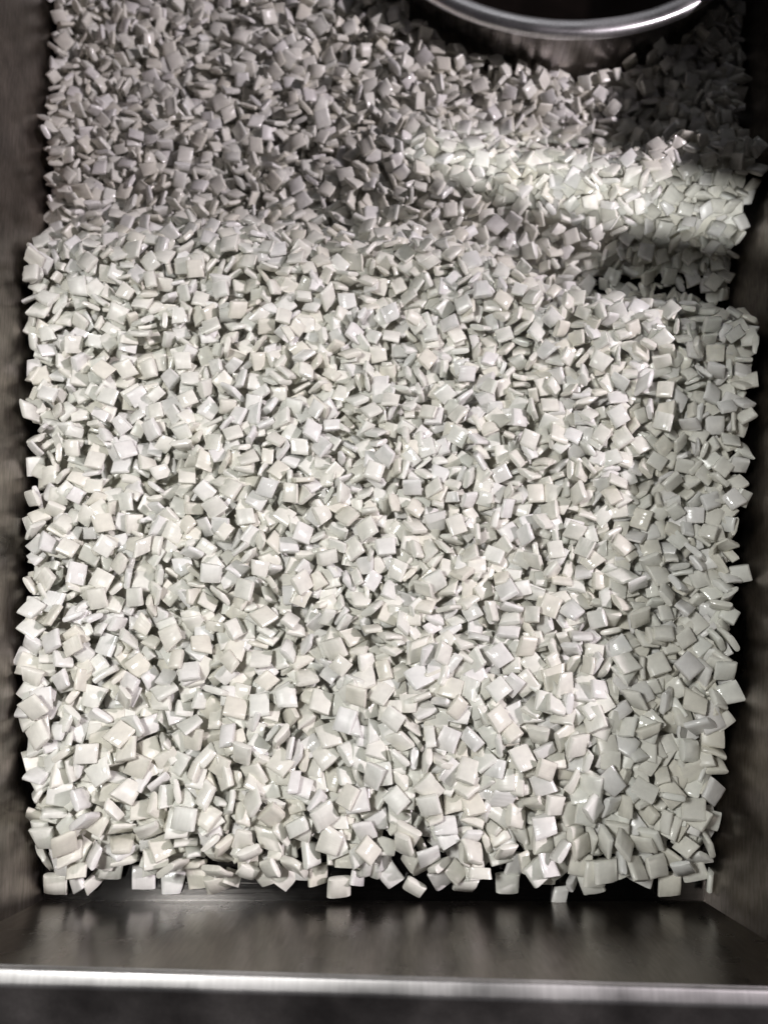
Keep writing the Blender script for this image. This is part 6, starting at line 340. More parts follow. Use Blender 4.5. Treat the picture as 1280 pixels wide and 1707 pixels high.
6,0,785,82,-75,61,10,3,1,670,84,88,-27,0,4,0,629,81,84,-50,13,6,0,148,58,25,-92,2,5,0,762,80,4,-5,67,3,0,416,67,61,66,36,8,0,312,92,-2,-24,-74,3,1,835,101,39,-22,62,0,0,742,94,-67,-72,-6,8,-1,319,53,-14,-27,30,0,0,591,55,-2,8,-98,3,0,683,50,17,4,-92,3,0,360,54,-15,14,-41,8,1,561,80,96,20,13,5,0,592,63,-21,15,-88,7,1,210,81,21,-94,8,2,0,699,84,-26,-5,-1,2,0,620,70,-10,-18,97,0,0,621,63,-84,41,12,7,-1,762,90,8,-21,63,3,1,360,61,-18,3,-1,2,1,360,69,-62,-77,6,4,0,183,53,-6,-12,-2,1,0,684,101,0,15,35,0,0,556,95,-12,1,74,3,1,799,106,-21,38,-86,1,-1,125,90,-4,2,-22,2,0,217,89,-43,-87,19,1,1,207,69,32,-12,-90,7,0,722,74,-81,54,15,4,-1,234,57,-96,-2,-2,1,0,151,69,-9,-17,-77,9,0,628,49,5,18,-24,5,0,563,72,74,-65,10,7,1,384,96,-3,6,-45,9,0,612,78,-12,-1,75,9,0,907,100,-45,82,0,0,0,337,81,52,-58,-57,8,0,137,82,10,-34,-68,5,0,594,70,3,-10,-66,2,0,590,47,95,-29,2,4,0,288,54,91,-38,2,1,1,89,92,-17,95,18,8,0,875,95,-35,4,-92,4,0,494,67,-59,-78,-13,2,0,207,86,-14,10,-97,7,0,939,98,-38,85,-22,2,0,525,56,43,-25,65,2,0,713,104,6,52,-58,5,1,425,87,-66,54,-31,6,-1,78,76,-88,42,7,0,1,519,43,37,4,-31,1,0,445,52,-39,-63,50,9,-1,283,69,-2,9,-38,0,0,489,51,-55,81,9,2,1,647,90,-10,-9,75,17,1,486,83,27,92,0,3,-1,925,105,-21,-7,75,4,0,286,92,24,-5,78,4,0,688,92,-6,9,-85,0,1,740,88,-98,8,8,2,-1,181,63,14,0,8,1,1,892,110,38,-29,64,11,0,293,108,-19,3,79,1,0,852,106,68,-46,-51,2,0,588,77,6,-8,-64,0,0,285,100,52,79,-16,8,0,646,71,-63,-29,-52,2,0,662,46,1,13,-93,6,0,442,81,-50,-73,-44,1,1,289,85,26,-4,-94,2,0,388,66,-10,-17,25,1,-1,915,97,50,82,18,0,1,661,55,60,77,16,1,0,942,90,-60,76,-19,6,0,259,63,-95,26,-4,7,0,556,55,10,-4,16,4,0,835,96,-89,29,-14,8,1,252,89,-13,-16,-93,7,0,387,57,-21,96,-10,1,0,625,42,-75,-63,-8,2,0,435,57,18,-24,-70,5,0,427,63,10,95,-2,4,0,589,85,29,-94,-1,2,0,824,105,-1,-7,87,5,0,748,110,10,-48,39,5,0,316,73,93,-18,11,7,0,864,85,-91,-4,37,0,0,282,78,-68,71,7,4,0,317,65,-18,-16,11,4,0,76,48,97,-16,-10,0,0,537,32,-2,-20,-26,1,1,464,87,26,1,93,0,0,509,80,-7,23,68,0,0,168,94,6,-18,94,6,0,869,90,-56,-76,24,8,0,694,60,-50,-84,12,9,1,412,78,-19,-95,-9,8,-1,311,79,-60,75,-24,1,1,255,72,10,7,-83,1,0,194,89,8,22,55,6,1,380,87,39,4,39,0,0,389,74,-11,11,-94,4,0,786,104,-4,-25,-68,7,0,568,81,16,9,-38,7,0,361,75,51,-80,2,4,0,827,84,-53,79,28,2,0,259,56,4,-9,15,4,0,402,53,-88,33,-11,3,1,533,71,28,57,73,3,0,733,82,-2,11,-72,4,0,691,71,-61,-65,28,0,1,738,102,86,-28,20,0,0,83,87,16,-27,90,3,-1,105,77,7,-19,-37,6,0,126,60,-16,31,87,8,2,211,93,-31,31,74,7,0,770,109,-43,62,61,5,0,647,67,67,-18,-3,3,1,356,92,-58,-60,-21,10,0,393,90,-78,-47,6,8,0,318,93,82,-44,17,3,0,870,97,-5,-20,-74,3,0,797,105,-8,17,-90,1,1,619,88,35,81,-44,5,0,94,89,-35,1,-14,7,0,496,44,11,95,-5,9,0,668,89,-39,-30,16,1,1,208,101,48,-75,43,4,0,234,101,49,-30,-65,8,1,757,117,-38,-56,52,0,-1,154,91,-60,-44,37,8,0,902,89,-84,-47,1,0,0,523,45,20,-13,7,0,1,810,108,-30,52,69,6,0,502,34,-3,34,16,8,1,580,93,-27,-7,74,4,0,443,81,44,17,60,4,0,482,68,-22,-53,70,3,0,100,59,51,82,20,0,0,703,104,-83,36,7,0,1,823,108,-4,4,-64,8,0,944,100,8,49,81,1,-1,64,78,12,-4,97,3,1,836,101,-22,16,-95,5,0,739,113,25,-24,-26,6,0,883,101,5,-88,46,3,0,708,70,-15,96,0,6,1,403,86,0,20,-68,7,0,128,91,-78,-36,-41,1,0,688,97,27,7,-81,3,0,886,80,4,-32,-85,7,1,335,91,1,0,-27,2,-1,521,72,-33,6,92,4,1,173,86,-22,0,-96,7,0,157,79,9,24,-41,4,0,252,105,-18,16,-95,8,1,908,103,0,-1,93,8,-1,616,69,-92,-21,1,3,1,378,102,-5,14,-5,17,0,540,87,45,83,28,1,0,781,111,43,13,-46,4,0,193,96,-29,-62,-23,6,1,223,81,16,2,27,6,-1,340,57,-2,-4,-80,0,0,286,84,-6,-14,94,3,0,597,43,11,7,-78,8,0,788,97,74,-23,44,2,1,134,87,-10,88,24,2,0,417,80,-4,3,-86,3,0,249,91,-55,81,-9,6,1,350,98,32,39,-28,0,0,536,95,28,-19,92,6,0,719,104,0,45,-62,8,-1,424,74,8,-2,-30,2,2,549,83,27,12,-94,1,0,705,101,-14,-42,86,7,0,849,101,-9,-47,-27,8,0,333,71,-78,-30,37,9,0,150,77,-1,28,-20,8,0,634,83,13,-42,0,7,0,821,94,50,-82,7,9,1,122,69,93,9,-14,5,0,511,64,-24,15,86,0,0,291,68,-28,-88,-34,6,0,379,77,25,-31,-90,6,0,591,65,-47,-17,68,2,0,629,50,77,61,1,7,1,176,101,-21,-92,-28,14,-1,248,
100,2,29,34,7,1,557,76,-18,-16,96,1,0,196,81,-94,-17,21,0,0,845,108,47,83,7,12,1,474,94,-60,-38,38,8,0,660,94,27,-37,-70,0,0,595,57,10,-26,-44,5,-1,141,56,-4,-15,93,3,1,773,95,41,35,20,3,0,108,88,6,-13,-81,1,0,676,97,5,-10,-31,3,0,590,76,-16,-3,-95,0,0,246,85,-31,-8,10,6,0,643,78,-78,10,-50,6,0,551,67,66,69,26,6,0,714,88,0,-69,8,0,0,378,65,12,3,-72,8,1,577,45,27,-42,-79,9,0,655,79,43,35,66,6,0,558,43,22,-2,2,8,0,559,61,19,96,9,6,0,932,77,-28,-30,-59,3,1,500,87,-89,-39,-6,0,0,898,101,-20,36,84,3,0,931,97,-21,24,27,5,0,63,83,14,-39,-11,1,0,68,71,-73,15,-65,6,-1,205,66,10,-33,85,4,1,94,88,26,86,-7,8,1,308,91,-9,56,-81,3,-1,400,84,-11,0,-40,0,1,453,79,31,-21,73,3,-1,699,89,7,96,23,2,0,642,59,-78,58,15,5,0,660,68,-79,-55,-21,8,0,519,38,-3,-14,96,3,0,281,59,-84,-50,-5,5,1,648,92,-24,-11,-42,5,0,796,102,-4,10,-81,6,1,484,72,7,10,-80,1,-1,687,94,17,-22,-38,8,0,224,75,1,-98,-11,1,0,492,54,10,98,4,6,1,179,74,10,-7,33,5,0,96,53,2,99,7,9,0,508,94,20,-12,20,10,0,322,101,1,-83,-41,14,0,809,104,3,8,-22,4,0,479,81,-58,-73,-17,4,0,270,89,13,-36,11,2,0,121,82,26,5,14,1,0,552,52,-9,-28,90,5,0,350,79,-21,12,96,2,0,438,62,-98,7,-9,2,1,287,93,74,-39,-53,2,0,418,67,40,-13,17,0,0,842,86,-77,49,0,9,0,350,63,-12,-94,17,3,0,376,58,11,-10,98,6,1,602,86,-2,96,-12,2,-1,751,105,-29,-37,-40,1,1,181,94,19,-13,82,7,-1,139,80,-41,28,86,6,1,357,50,60,73,14,0,0,320,63,26,-3,93,3,0,611,55,-28,-24,10,0,0,146,66,-2,-11,97,3,-1,452,50,-67,-66,13,3,0,467,56,11,97,5,9,1,449,87,33,25,58,7,0,946,83,-1,4,17,4,0,315,76,-9,3,-6,2,0,395,60,54,32,68,2,0,519,57,-77,59,-20,4,0,220,59,-87,19,3,0,0,276,53,-17,97,9,4,1,435,77,-2,-3,-45,3,0,413,80,16,-3,-61,5,0,384,82,-28,-37,-25,4,0,766,107,0,15,87,8,0,219,89,-12,-1,57,2,0,622,70,54,-39,12,7,0,742,97,-50,33,72,6,0,87,65,85,-48,-15,8,0,310,57,59,-24,73,8,1,77,95,1,16,97,4,0,233,93,7,0,70,7,0,255,91,34,-29,-27,3,-1,704,95,-20,-27,-7,5,1,164,97,-23,29,67,3,0,248,80,10,20,17,4,0,898,71,71,-37,12,2,0,531,33,26,6,-63,0,0,447,71,4,-11,58,0,0,358,94,5,6,92,2,1,934,82,-46,7,-84,6,0,674,81,-12,-28,92,8,1,876,93,-27,-83,47,2,-1,724,108,32,22,59,5,0,537,76,5,10,-98,4,0,98,79,89,35,-8,4,0,339,84,13,94,-10,4,1,142,101,85,6,-26,0,0,488,64,-58,75,27,8,0,246,58,-96,-17,11,6,0,407,55,-31,22,-90,8,0,918,78,-17,-37,-76,3,1,524,73,92,28,-3,0,0,250,65,7,11,-36,2,0,577,68,-73,41,-52,6,-1,534,54,-60,74,-22,0,0,664,63,-94,-2,-13,5,0,112,76,-19,12,91,5,0,750,85,71,-50,24,0,1,603,95,-62,64,-27,0,0,868,65,-54,34,25,1,0,75,59,6,-4,8,7,1,463,64,5,-9,-74,3,0,597,101,21,2,-96,5,0,613,83,-18,-11,93,1,0,308,92,-19,62,71,8,1,205,104,-3,-3,-79,7,0,217,95,92,32,-9,1,0,663,88,-15,74,6,8,0,724,91,61,28,73,4,0,725,73,50,80,-15,7,0,271,79,-19,28,-88,7,1,576,88,22,37,-24,0,0,860,90,47,10,83,7,0,68,77,-12,-40,-90,9,0,72,87,-29,17,84,3,1,683,100,0,-29,-30,1,1,361,68,48,74,-37,2,0,379,92,5,7,-43,7,0,634,97,-10,-9,98,4,0,904,84,-12,-1,-67,2,0,326,89,0,0,-92,8,0,296,57,-13,37,56,8,1,734,106,14,-13,-77,4,0,154,99,-45,-25,-78,0,0,460,76,-16,-41,33,7,0,566,75,82,10,-40,7,1,680,107,20,-23,-84,3,0,646,102,14,9,48,10,0,411,90,-14,-4,96,3,0,101,95,95,7,24,1,1,339,94,-2,-37,-74,2,0,285,89,-47,7,0,5,0,824,87,2,-27,-16,5,0,510,78,72,63,7,4,0,294,70,-10,34,21,2,0,696,81,-63,76,-7,1,0,851,76,-50,59,-22,3,1,87,102,80,56,-14,4,0,169,90,28,70,63,8,0,884,72,68,39,-23,7,0,902,61,57,-33,-13,8,0,841,75,-31,-47,13,6,1,766,93,85,-2,-51,8,0,755,83,-29,-36,-81,3,0,796,60,-6,54,74,0,0,927,49,-71,27,37,7,1,274,97,2,10,62,3,0,124,92,-4,-2,-97,7,0,885,84,41,72,-53,0,0,374,86,-12,5,89,4,0,812,84,-45,2,-23,1,0,309,84,-1,94,-21,9,1,482,79,-22,23,79,0,0,571,84,8,-47,-78,0,0,955,54,55,-13,81,2,0,621,66,-7,-2,75,4,0,782,100,-17,19,87,0,1,235,97,-36,45,76,6,-1,496,79,14,-4,-95,0,1,792,78,7,-36,-86,4,0,173,84,5,-42,47,7,0,579,60,46,-2,-49,4,1,212,105,-35,3,12,2,0,401,99,7,-98,6,6,0,843,85,92,-17,4,6,0,72,74,7,36,-88,3,0,383,62,13,-1,-42,3,0,833,49,68,-52,30,4,1,431,97,-25,-82,-18,14,0,619,111,1,-8,2,15,0,298,85,85,-23,45,8,0,132,76,36,89,21,2,0,862,68,20,-14,-91,0,-1,220,82,-94,-16,2,6,0,656,73,-22,-24,16,6,1,184,
106,-84,-49,-8,8,0,355,100,84,-6,-51,8,1,138,86,-68,-67,-22,3,0,373,79,-87,44,12,9,0,552,52,-92,-26,-19,0,0,903,33,-68,40,30,5,1,454,84,-63,-74,-15,0,0,186,68,12,-18,96,2,0,787,81,-43,-17,20,0,0,930,49,51,36,-31,7,0,734,93,-15,21,45,6,1,253,99,39,-27,-6,17,0,111,84,-21,7,18,1,-1,913,62,-10,-6,-29,2,2,597,93,-38,57,-69,4,0,429,60,-96,-19,-10,8,-1,787,88,92,-15,23,8,1,59,87,-37,20,77,0,0,583,93,-12,-2,-18,1,0,222,76,17,-19,77,3,0,82,50,-9,-19,94,2,0,653,91,8,-8,55,3,1,514,42,-42,-87,-19,2,-1,120,60,-51,-82,-24,0,0,513,59,-90,-10,-25,5,1,159,97,25,35,60,3,0,384,90,-4,-32,-82,5,0,92,89,6,20,-81,4,0,560,79,7,2,-63,2,0,198,96,67,-36,-34,7,0,523,68,-53,-77,-11,8,0,171,75,-15,-11,21,1,0,876,54,94,-5,-2,4,1,145,102,15,14,-33,4,0,513,75,-29,7,-48,7,0,133,72,38,8,-44,3,0,311,64,-2,94,27,0,0,723,65,-65,-20,-53,1,-1,456,59,14,-95,-22,4,1,822,61,61,-39,-59,5,0,890,63,-9,-42,-65,1,1,752,79,76,38,-33,2,-1,769,77,-13,26,77,3,0,348,84,-95,16,9,7,1,608,93,-34,-50,-27,0,0,456,77,23,-8,69,0,0,613,74,-87,47,-6,0,0,631,100,-55,-6,-71,6,0,107,89,-2,22,90,8,0,570,73,-68,-69,-19,2,0,945,39,-26,-2,-82,4,1,298,100,71,65,22,10,0,365,105,75,-38,-42,2,0,667,100,-83,-54,-7,8,0,531,88,14,-35,-59,4,0,343,92,34,0,3,7,0,482,79,-28,23,22,6,0,414,83,21,-19,-92,6,0,458,52,-94,12,12,4,1,124,105,-66,-71,-14,14,0,546,79,-1,-10,-31,4,-1,540,75,8,95,-17,2,1,580,60,-80,42,16,7,0,249,65,9,-25,94,2,1,711,94,1,4,41,6,-1,645,102,-44,-50,63,3,1,706,75,83,35,37,9,-1,773,48,-41,-22,-86,7,1,688,90,98,5,8,7,0,545,68,11,6,-98,5,1,216,116,-61,-77,-12,6,0,244,83,22,-95,-19,3,0,67,56,29,-6,-45,4,0,202,89,4,-15,-76,6,0,375,71,22,95,-14,7,0,796,61,52,83,-5,0,1,753,37,47,52,-28,3,0,317,59,-12,-96,-19,2,-1,938,10,96,-9,-19,3,1,275,65,25,0,92,2,0,345,68,-10,98,3,0,0,630,83,-42,19,-39,5,0,415,77,-96,-22,-4,7,0,746,58,-64,56,1,4,1,314,76,7,28,-94,0,1,419,70,5,-6,54,8,-1,510,56,-79,-51,-13,1,1,197,79,0,5,7,0,0,229,102,9,-46,87,3,0,578,95,14,28,-2,4,0,680,77,-95,15,-8,2,0,262,94,-42,54,-58,6,1,459,72,-71,-59,-11,0,0,102,66,71,65,0,2,-1,814,22,-9,44,-88,2,2,417,98,31,7,62,8,-1,255,90,29,-78,-39,4,0,345,82,-88,17,4,6,1,767,34,-53,4,-45,2,0,733,69,1,13,-58,7,1,383,93,12,42,-73,7,0,143,72,-32,-89,-23,2,1,320,92,-18,18,-63,8,0,564,88,16,10,-97,4,0,317,84,8,-16,-13,8,0,69,88,11,95,21,2,0,808,56,24,-26,-88,7,0,64,70,-13,-15,13,2,0,958,29,61,-12,72,8,0,922,39,17,17,96,8,0,444,93,79,-47,3,8,1,70,95,12,-5,-88,0,0,611,101,70,25,27,2,-1,484,92,-25,-5,67,8,0,287,76,22,93,-9,0,1,722,73,-21,4,14,4,0,222,74,30,0,23,1,1,196,100,37,6,91,2,-1,367,94,4,-2,-50,0,1,220,99,19,30,-54,3,-1,900,41,46,-23,-68,1,0,243,79,-90,17,26,4,1,600,102,49,61,-19,7,0,298,97,60,0,-6,1,0,540,93,10,-39,-40,1,0,403,92,29,-15,49,3,0,643,94,11,-9,-91,3,0,432,80,-35,44,30,8,0,282,83,-14,17,96,0,0,789,33,-15,4,-95,7,0,599,81,41,-17,-83,3,1,519,89,3,6,-96,8,0,337,94,20,-28,-68,4,0,510,76,-8,24,81,9,0,243,96,-33,29,75,8,0,657,87,-47,-56,-64,6,0,773,50,28,-5,-5,3,0,767,8,-29,-58,-66,6,0,844,37,-12,-5,-39,3,0,91,79,-98,-5,-11,1,1,382,79,-4,-93,33,5,0,587,101,4,19,-27,7,0,198,111,3,-3,-90,7,0,480,99,95,-21,-2,6,0,280,89,11,13,83,7,1,680,89,0,-5,86,7,-1,107,90,-4,1,65,5,0,148,95,-57,78,-17,2,0,876,38,-12,4,90,2,0,180,87,13,-24,-14,8,1,266,73,7,-7,79,9,-1,791,45,-35,-17,85,4,1,65,79,-64,-71,-26,0,1,66,110,0,98,2,1,0,493,85,3,-10,97,4,0,183,103,-19,-44,-65,4,0,692,79,2,-5,81,2,0,679,64,-31,4,88,6,0,932,29,-12,17,61,1,0,171,108,-91,10,37,4,1,160,107,-63,74,13,0,-1,551,95,-9,-62,53,4,0,507,55,30,12,-53,7,1,95,100,-5,-65,-22,6,0,137,99,84,-44,-14,1,0,159,84,-89,-28,-28,3,0,392,86,97,11,-17,4,1,661,92,75,-54,-2,2,0,69,103,14,-3,-96,6,0,174,94,-53,82,-3,2,1,455,93,-62,27,10,0,0,414,100,-12,-81,21,4,0,485,67,10,5,-83,4,0,825,40,-4,-9,74,1,0,113,100,-20,-23,26,2,0,632,97,-31,-89,10,3,1,585,86,70,-9,36,8,0,352,98,14,-79,23,0,0,567,77,14,-88,-39,0,0,735,59,47,71,-44,0,1,345,78,-67,73,-2,6,0,831,-7,-19,14,66,7,0,428,99,11,-27,-30,8,1,213,93,-58,-60,-47,0,0,701,65,-55,-76,30,6,1,738,3,64,26,-56,4,-1,752,42,-8,-17,-94,3,1,267,110,28,14,11,10,0,666,95,-19,60,47,
1,1,613,99,-5,-11,-79,1,-1,383,96,-16,-1,-4,5,0,867,32,81,-36,-43,1,0,629,82,-54,9,-32,2,1,335,102,88,-4,-36,7,0,511,77,57,-75,23,7,0,799,48,17,51,56,0,0,647,102,-3,7,47,1,1,276,89,67,31,50,0,1,498,101,-12,-82,49,2,0,357,109,50,64,-50,0,-1,454,98,33,-82,39,2,0,138,108,-1,-21,-1,7,0,548,71,-9,-37,91,5,1,315,94,-15,85,-44,1,0,544,98,-16,7,-88,7,0,377,105,-20,9,94,3,1,749,55,25,-63,30,6,0,762,30,-30,5,75,4,0,406,107,-5,1,-64,8,0,234,107,-58,-41,64,6,0,518,84,-15,23,79,7,0,472,87,17,16,-96,5,0,685,73,-19,-97,-2,8,1,296,100,53,-16,-82,4,0,542,81,33,2,-68,0,1,136,115,-39,90,-6,4,0,183,110,-27,-17,-60,3,0,710,55,-7,-5,-22,0,-1,846,21,-32,77,-51,4,0,813,17,15,10,-49,4,1,251,107,-14,-21,96,0,0,284,93,13,17,-74,2,0,58,93,-2,3,62,7,0,437,82,-64,-62,17,0,1,115,102,-8,20,-80,3,0,784,34,80,-43,36,4,0,735,5,63,45,-45,4,1,571,95,11,-92,-25,6,0,593,95,10,47,33,2,0,215,93,24,1,15,2,0,478,83,25,12,-8,0,0,658,80,41,24,12,0,0,669,63,-53,75,-25,8,1,683,85,29,-80,47,8,0,443,89,-94,-17,24,0,1,211,109,-27,92,20,0,0,307,102,-10,-53,-24,2,0,598,101,-33,49,-18,5,0,97,101,-32,-15,89,9,0,388,100,95,10,-16,2,1,247,93,-85,44,14,2,0,315,76,22,12,-64,0,1,518,93,27,-84,-25,9,0,395,106,3,5,40,7,-1,774,9,-78,30,50,2,1,392,115,67,-70,20,5,0,98,82,-52,55,-28,3,0,952,6,76,41,-35,6,1,331,106,4,-12,-12,3,0,892,15,68,52,18,7,0,530,98,0,0,93,0,0,581,98,-44,12,33,2,1,622,98,8,5,-97,7,-1,268,107,2,-3,-68,1,1,230,89,-92,-2,12,8,0,464,76,-6,96,22,5,0,364,89,-21,-87,40,8,1,74,100,26,-18,43,4,-1,555,105,-12,5,90,1,1,938,5,-5,-3,87,6,0,637,102,-51,15,-79,9,0,431,96,4,23,25,1,1,66,108,37,-19,38,2,0,278,97,-24,-9,49,2,0,274,78,-60,71,29,1,1,485,93,74,19,59,7,-1,366,104,-5,17,97,5,1,342,86,96,-5,21,3,0,738,29,-65,-48,-57,3,0,423,87,-32,17,-87,1,0,444,96,-1,12,-88,2,0,171,116,-12,6,30,0,0,317,99,-2,49,-83,4,0,704,46,2,-3,-20,3,1,796,15,-66,-67,16,7,0,228,112,-5,1,55,0,0,609,103,9,-1,-59,4,1,192,120,0,96,10,1,-1,420,102,-9,-9,-44,3,0,585,83,93,-31,14,3,0,390,82,86,45,-17,9,1,65,92,-95,-19,-6,4,1,464,97,-22,-34,90,0,0,158,115,-41,5,77,3,0,183,104,-88,-41,22,0,1,511,98,-33,-16,-91,2,-1,250,103,57,-74,-34,3,1,500,97,35,4,-16,4,0,921,10,58,-67,-36,0,0,138,86,-94,16,-9,0,1,563,86,71,58,34,3,-1,629,91,-26,-3,-86,8,0,667,39,-84,-1,-21,7,0,786,5,-12,-8,-49,3,1,346,107,-66,-66,-30,7,0,637,93,-8,37,36,8,0,496,67,2,3,-89,8,0,717,-8,-31,18,-68,2,0,173,98,11,-97,-13,6,0,760,9,32,-90,23,0,2,878,9,-47,-75,-11,2,0,185,112,-96,18,15,7,-1,957,-9,46,87,2,4,1,652,70,15,30,-2,3,-1,817,7,1,35,-11,2,1,549,104,-9,-10,27,5,1,121,105,-15,-54,29,4,0,86,95,57,4,-77,5,0,273,105,16,22,94,6,0,502,76,-68,70,-10,4,1,550,121,-2,-40,-38,1,0,389,105,-13,-54,-40,4,0,341,102,-84,-42,-6,4,1,527,104,-1,1,39,4,-1,209,93,26,21,-74,5,1,477,88,-28,89,-13,3,0,868,7,-61,-55,28,2,0,120,95,-32,-89,-26,4,0,933,-3,-69,65,26,9,0,312,86,97,7,16,4,0,649,62,47,-78,-35,2,1,584,104,-20,8,90,0,1,107,100,29,37,69,7,0,564,98,98,-2,8,8,-1,915,5,52,-74,-37,8,1,908,1,-75,-61,-2,1,-1,381,85,-5,42,72,5,1,517,72,8,-7,-93,7,-1,863,-4,50,-3,68,2,1,705,31,2,-5,-36,2,0,368,110,-3,2,74,2,1,354,112,-6,-14,-12,8,-1,424,97,14,-92,-2,2,1,158,93,-14,19,51,0,0,78,78,-13,-93,8,6,0,752,22,85,34,-6,0,0,143,103,80,17,42,2,0,457,97,6,-22,40,0,0,680,69,-16,-42,84,5,0,680,54,41,-88,12,8,1,309,118,11,-3,-64,10,0,751,29,72,-67,-8,8,0,607,93,24,-50,-7,8,0,414,70,-27,-22,-83,6,1,292,109,37,0,88,0,0,330,108,-31,8,-37,0,0,70,94,1,4,68,3,0,594,101,-13,1,67,6,0,107,83,6,30,77,1,0,251,105,-32,-51,-24,4,0,623,84,27,31,76,1,1,652,53,5,32,-42,8,0,754,12,69,-70,8,8,0,55,94,27,10,-85,5,0,97,78,-10,21,-90,4,0,62,65,2,-19,-70,4,1,888,-8,64,-63,-42,4,0,532,82,96,-6,13,1,0,736,9,84,-26,-45,3,0,479,102,-38,-18,42,0,0,968,10,-56,-69,0,8,0,547,113,-21,24,14,4,0,792,6,-29,15,-51,3,0,312,112,13,-7,-79,8,0,843,2,27,67,-59,3,0,293,88,-21,92,-28,8,0,784,1,-4,4,35,3,1,396,101,-79,-47,-6,2,0,831,5,7,-17,89,2,0,94,93,17,-29,-85,7,0,340,98,16,38,-9,8,1,222,109,-48,81,-14,0,-1,902,-3,35,15,42,0,1,231,105,79,36,34,6,0,505,92,68,70,9,3,0,375,88,-1,-43,-88,0,0,313,96,10,-2,-79,9,-1,926,-10,9,6,77,
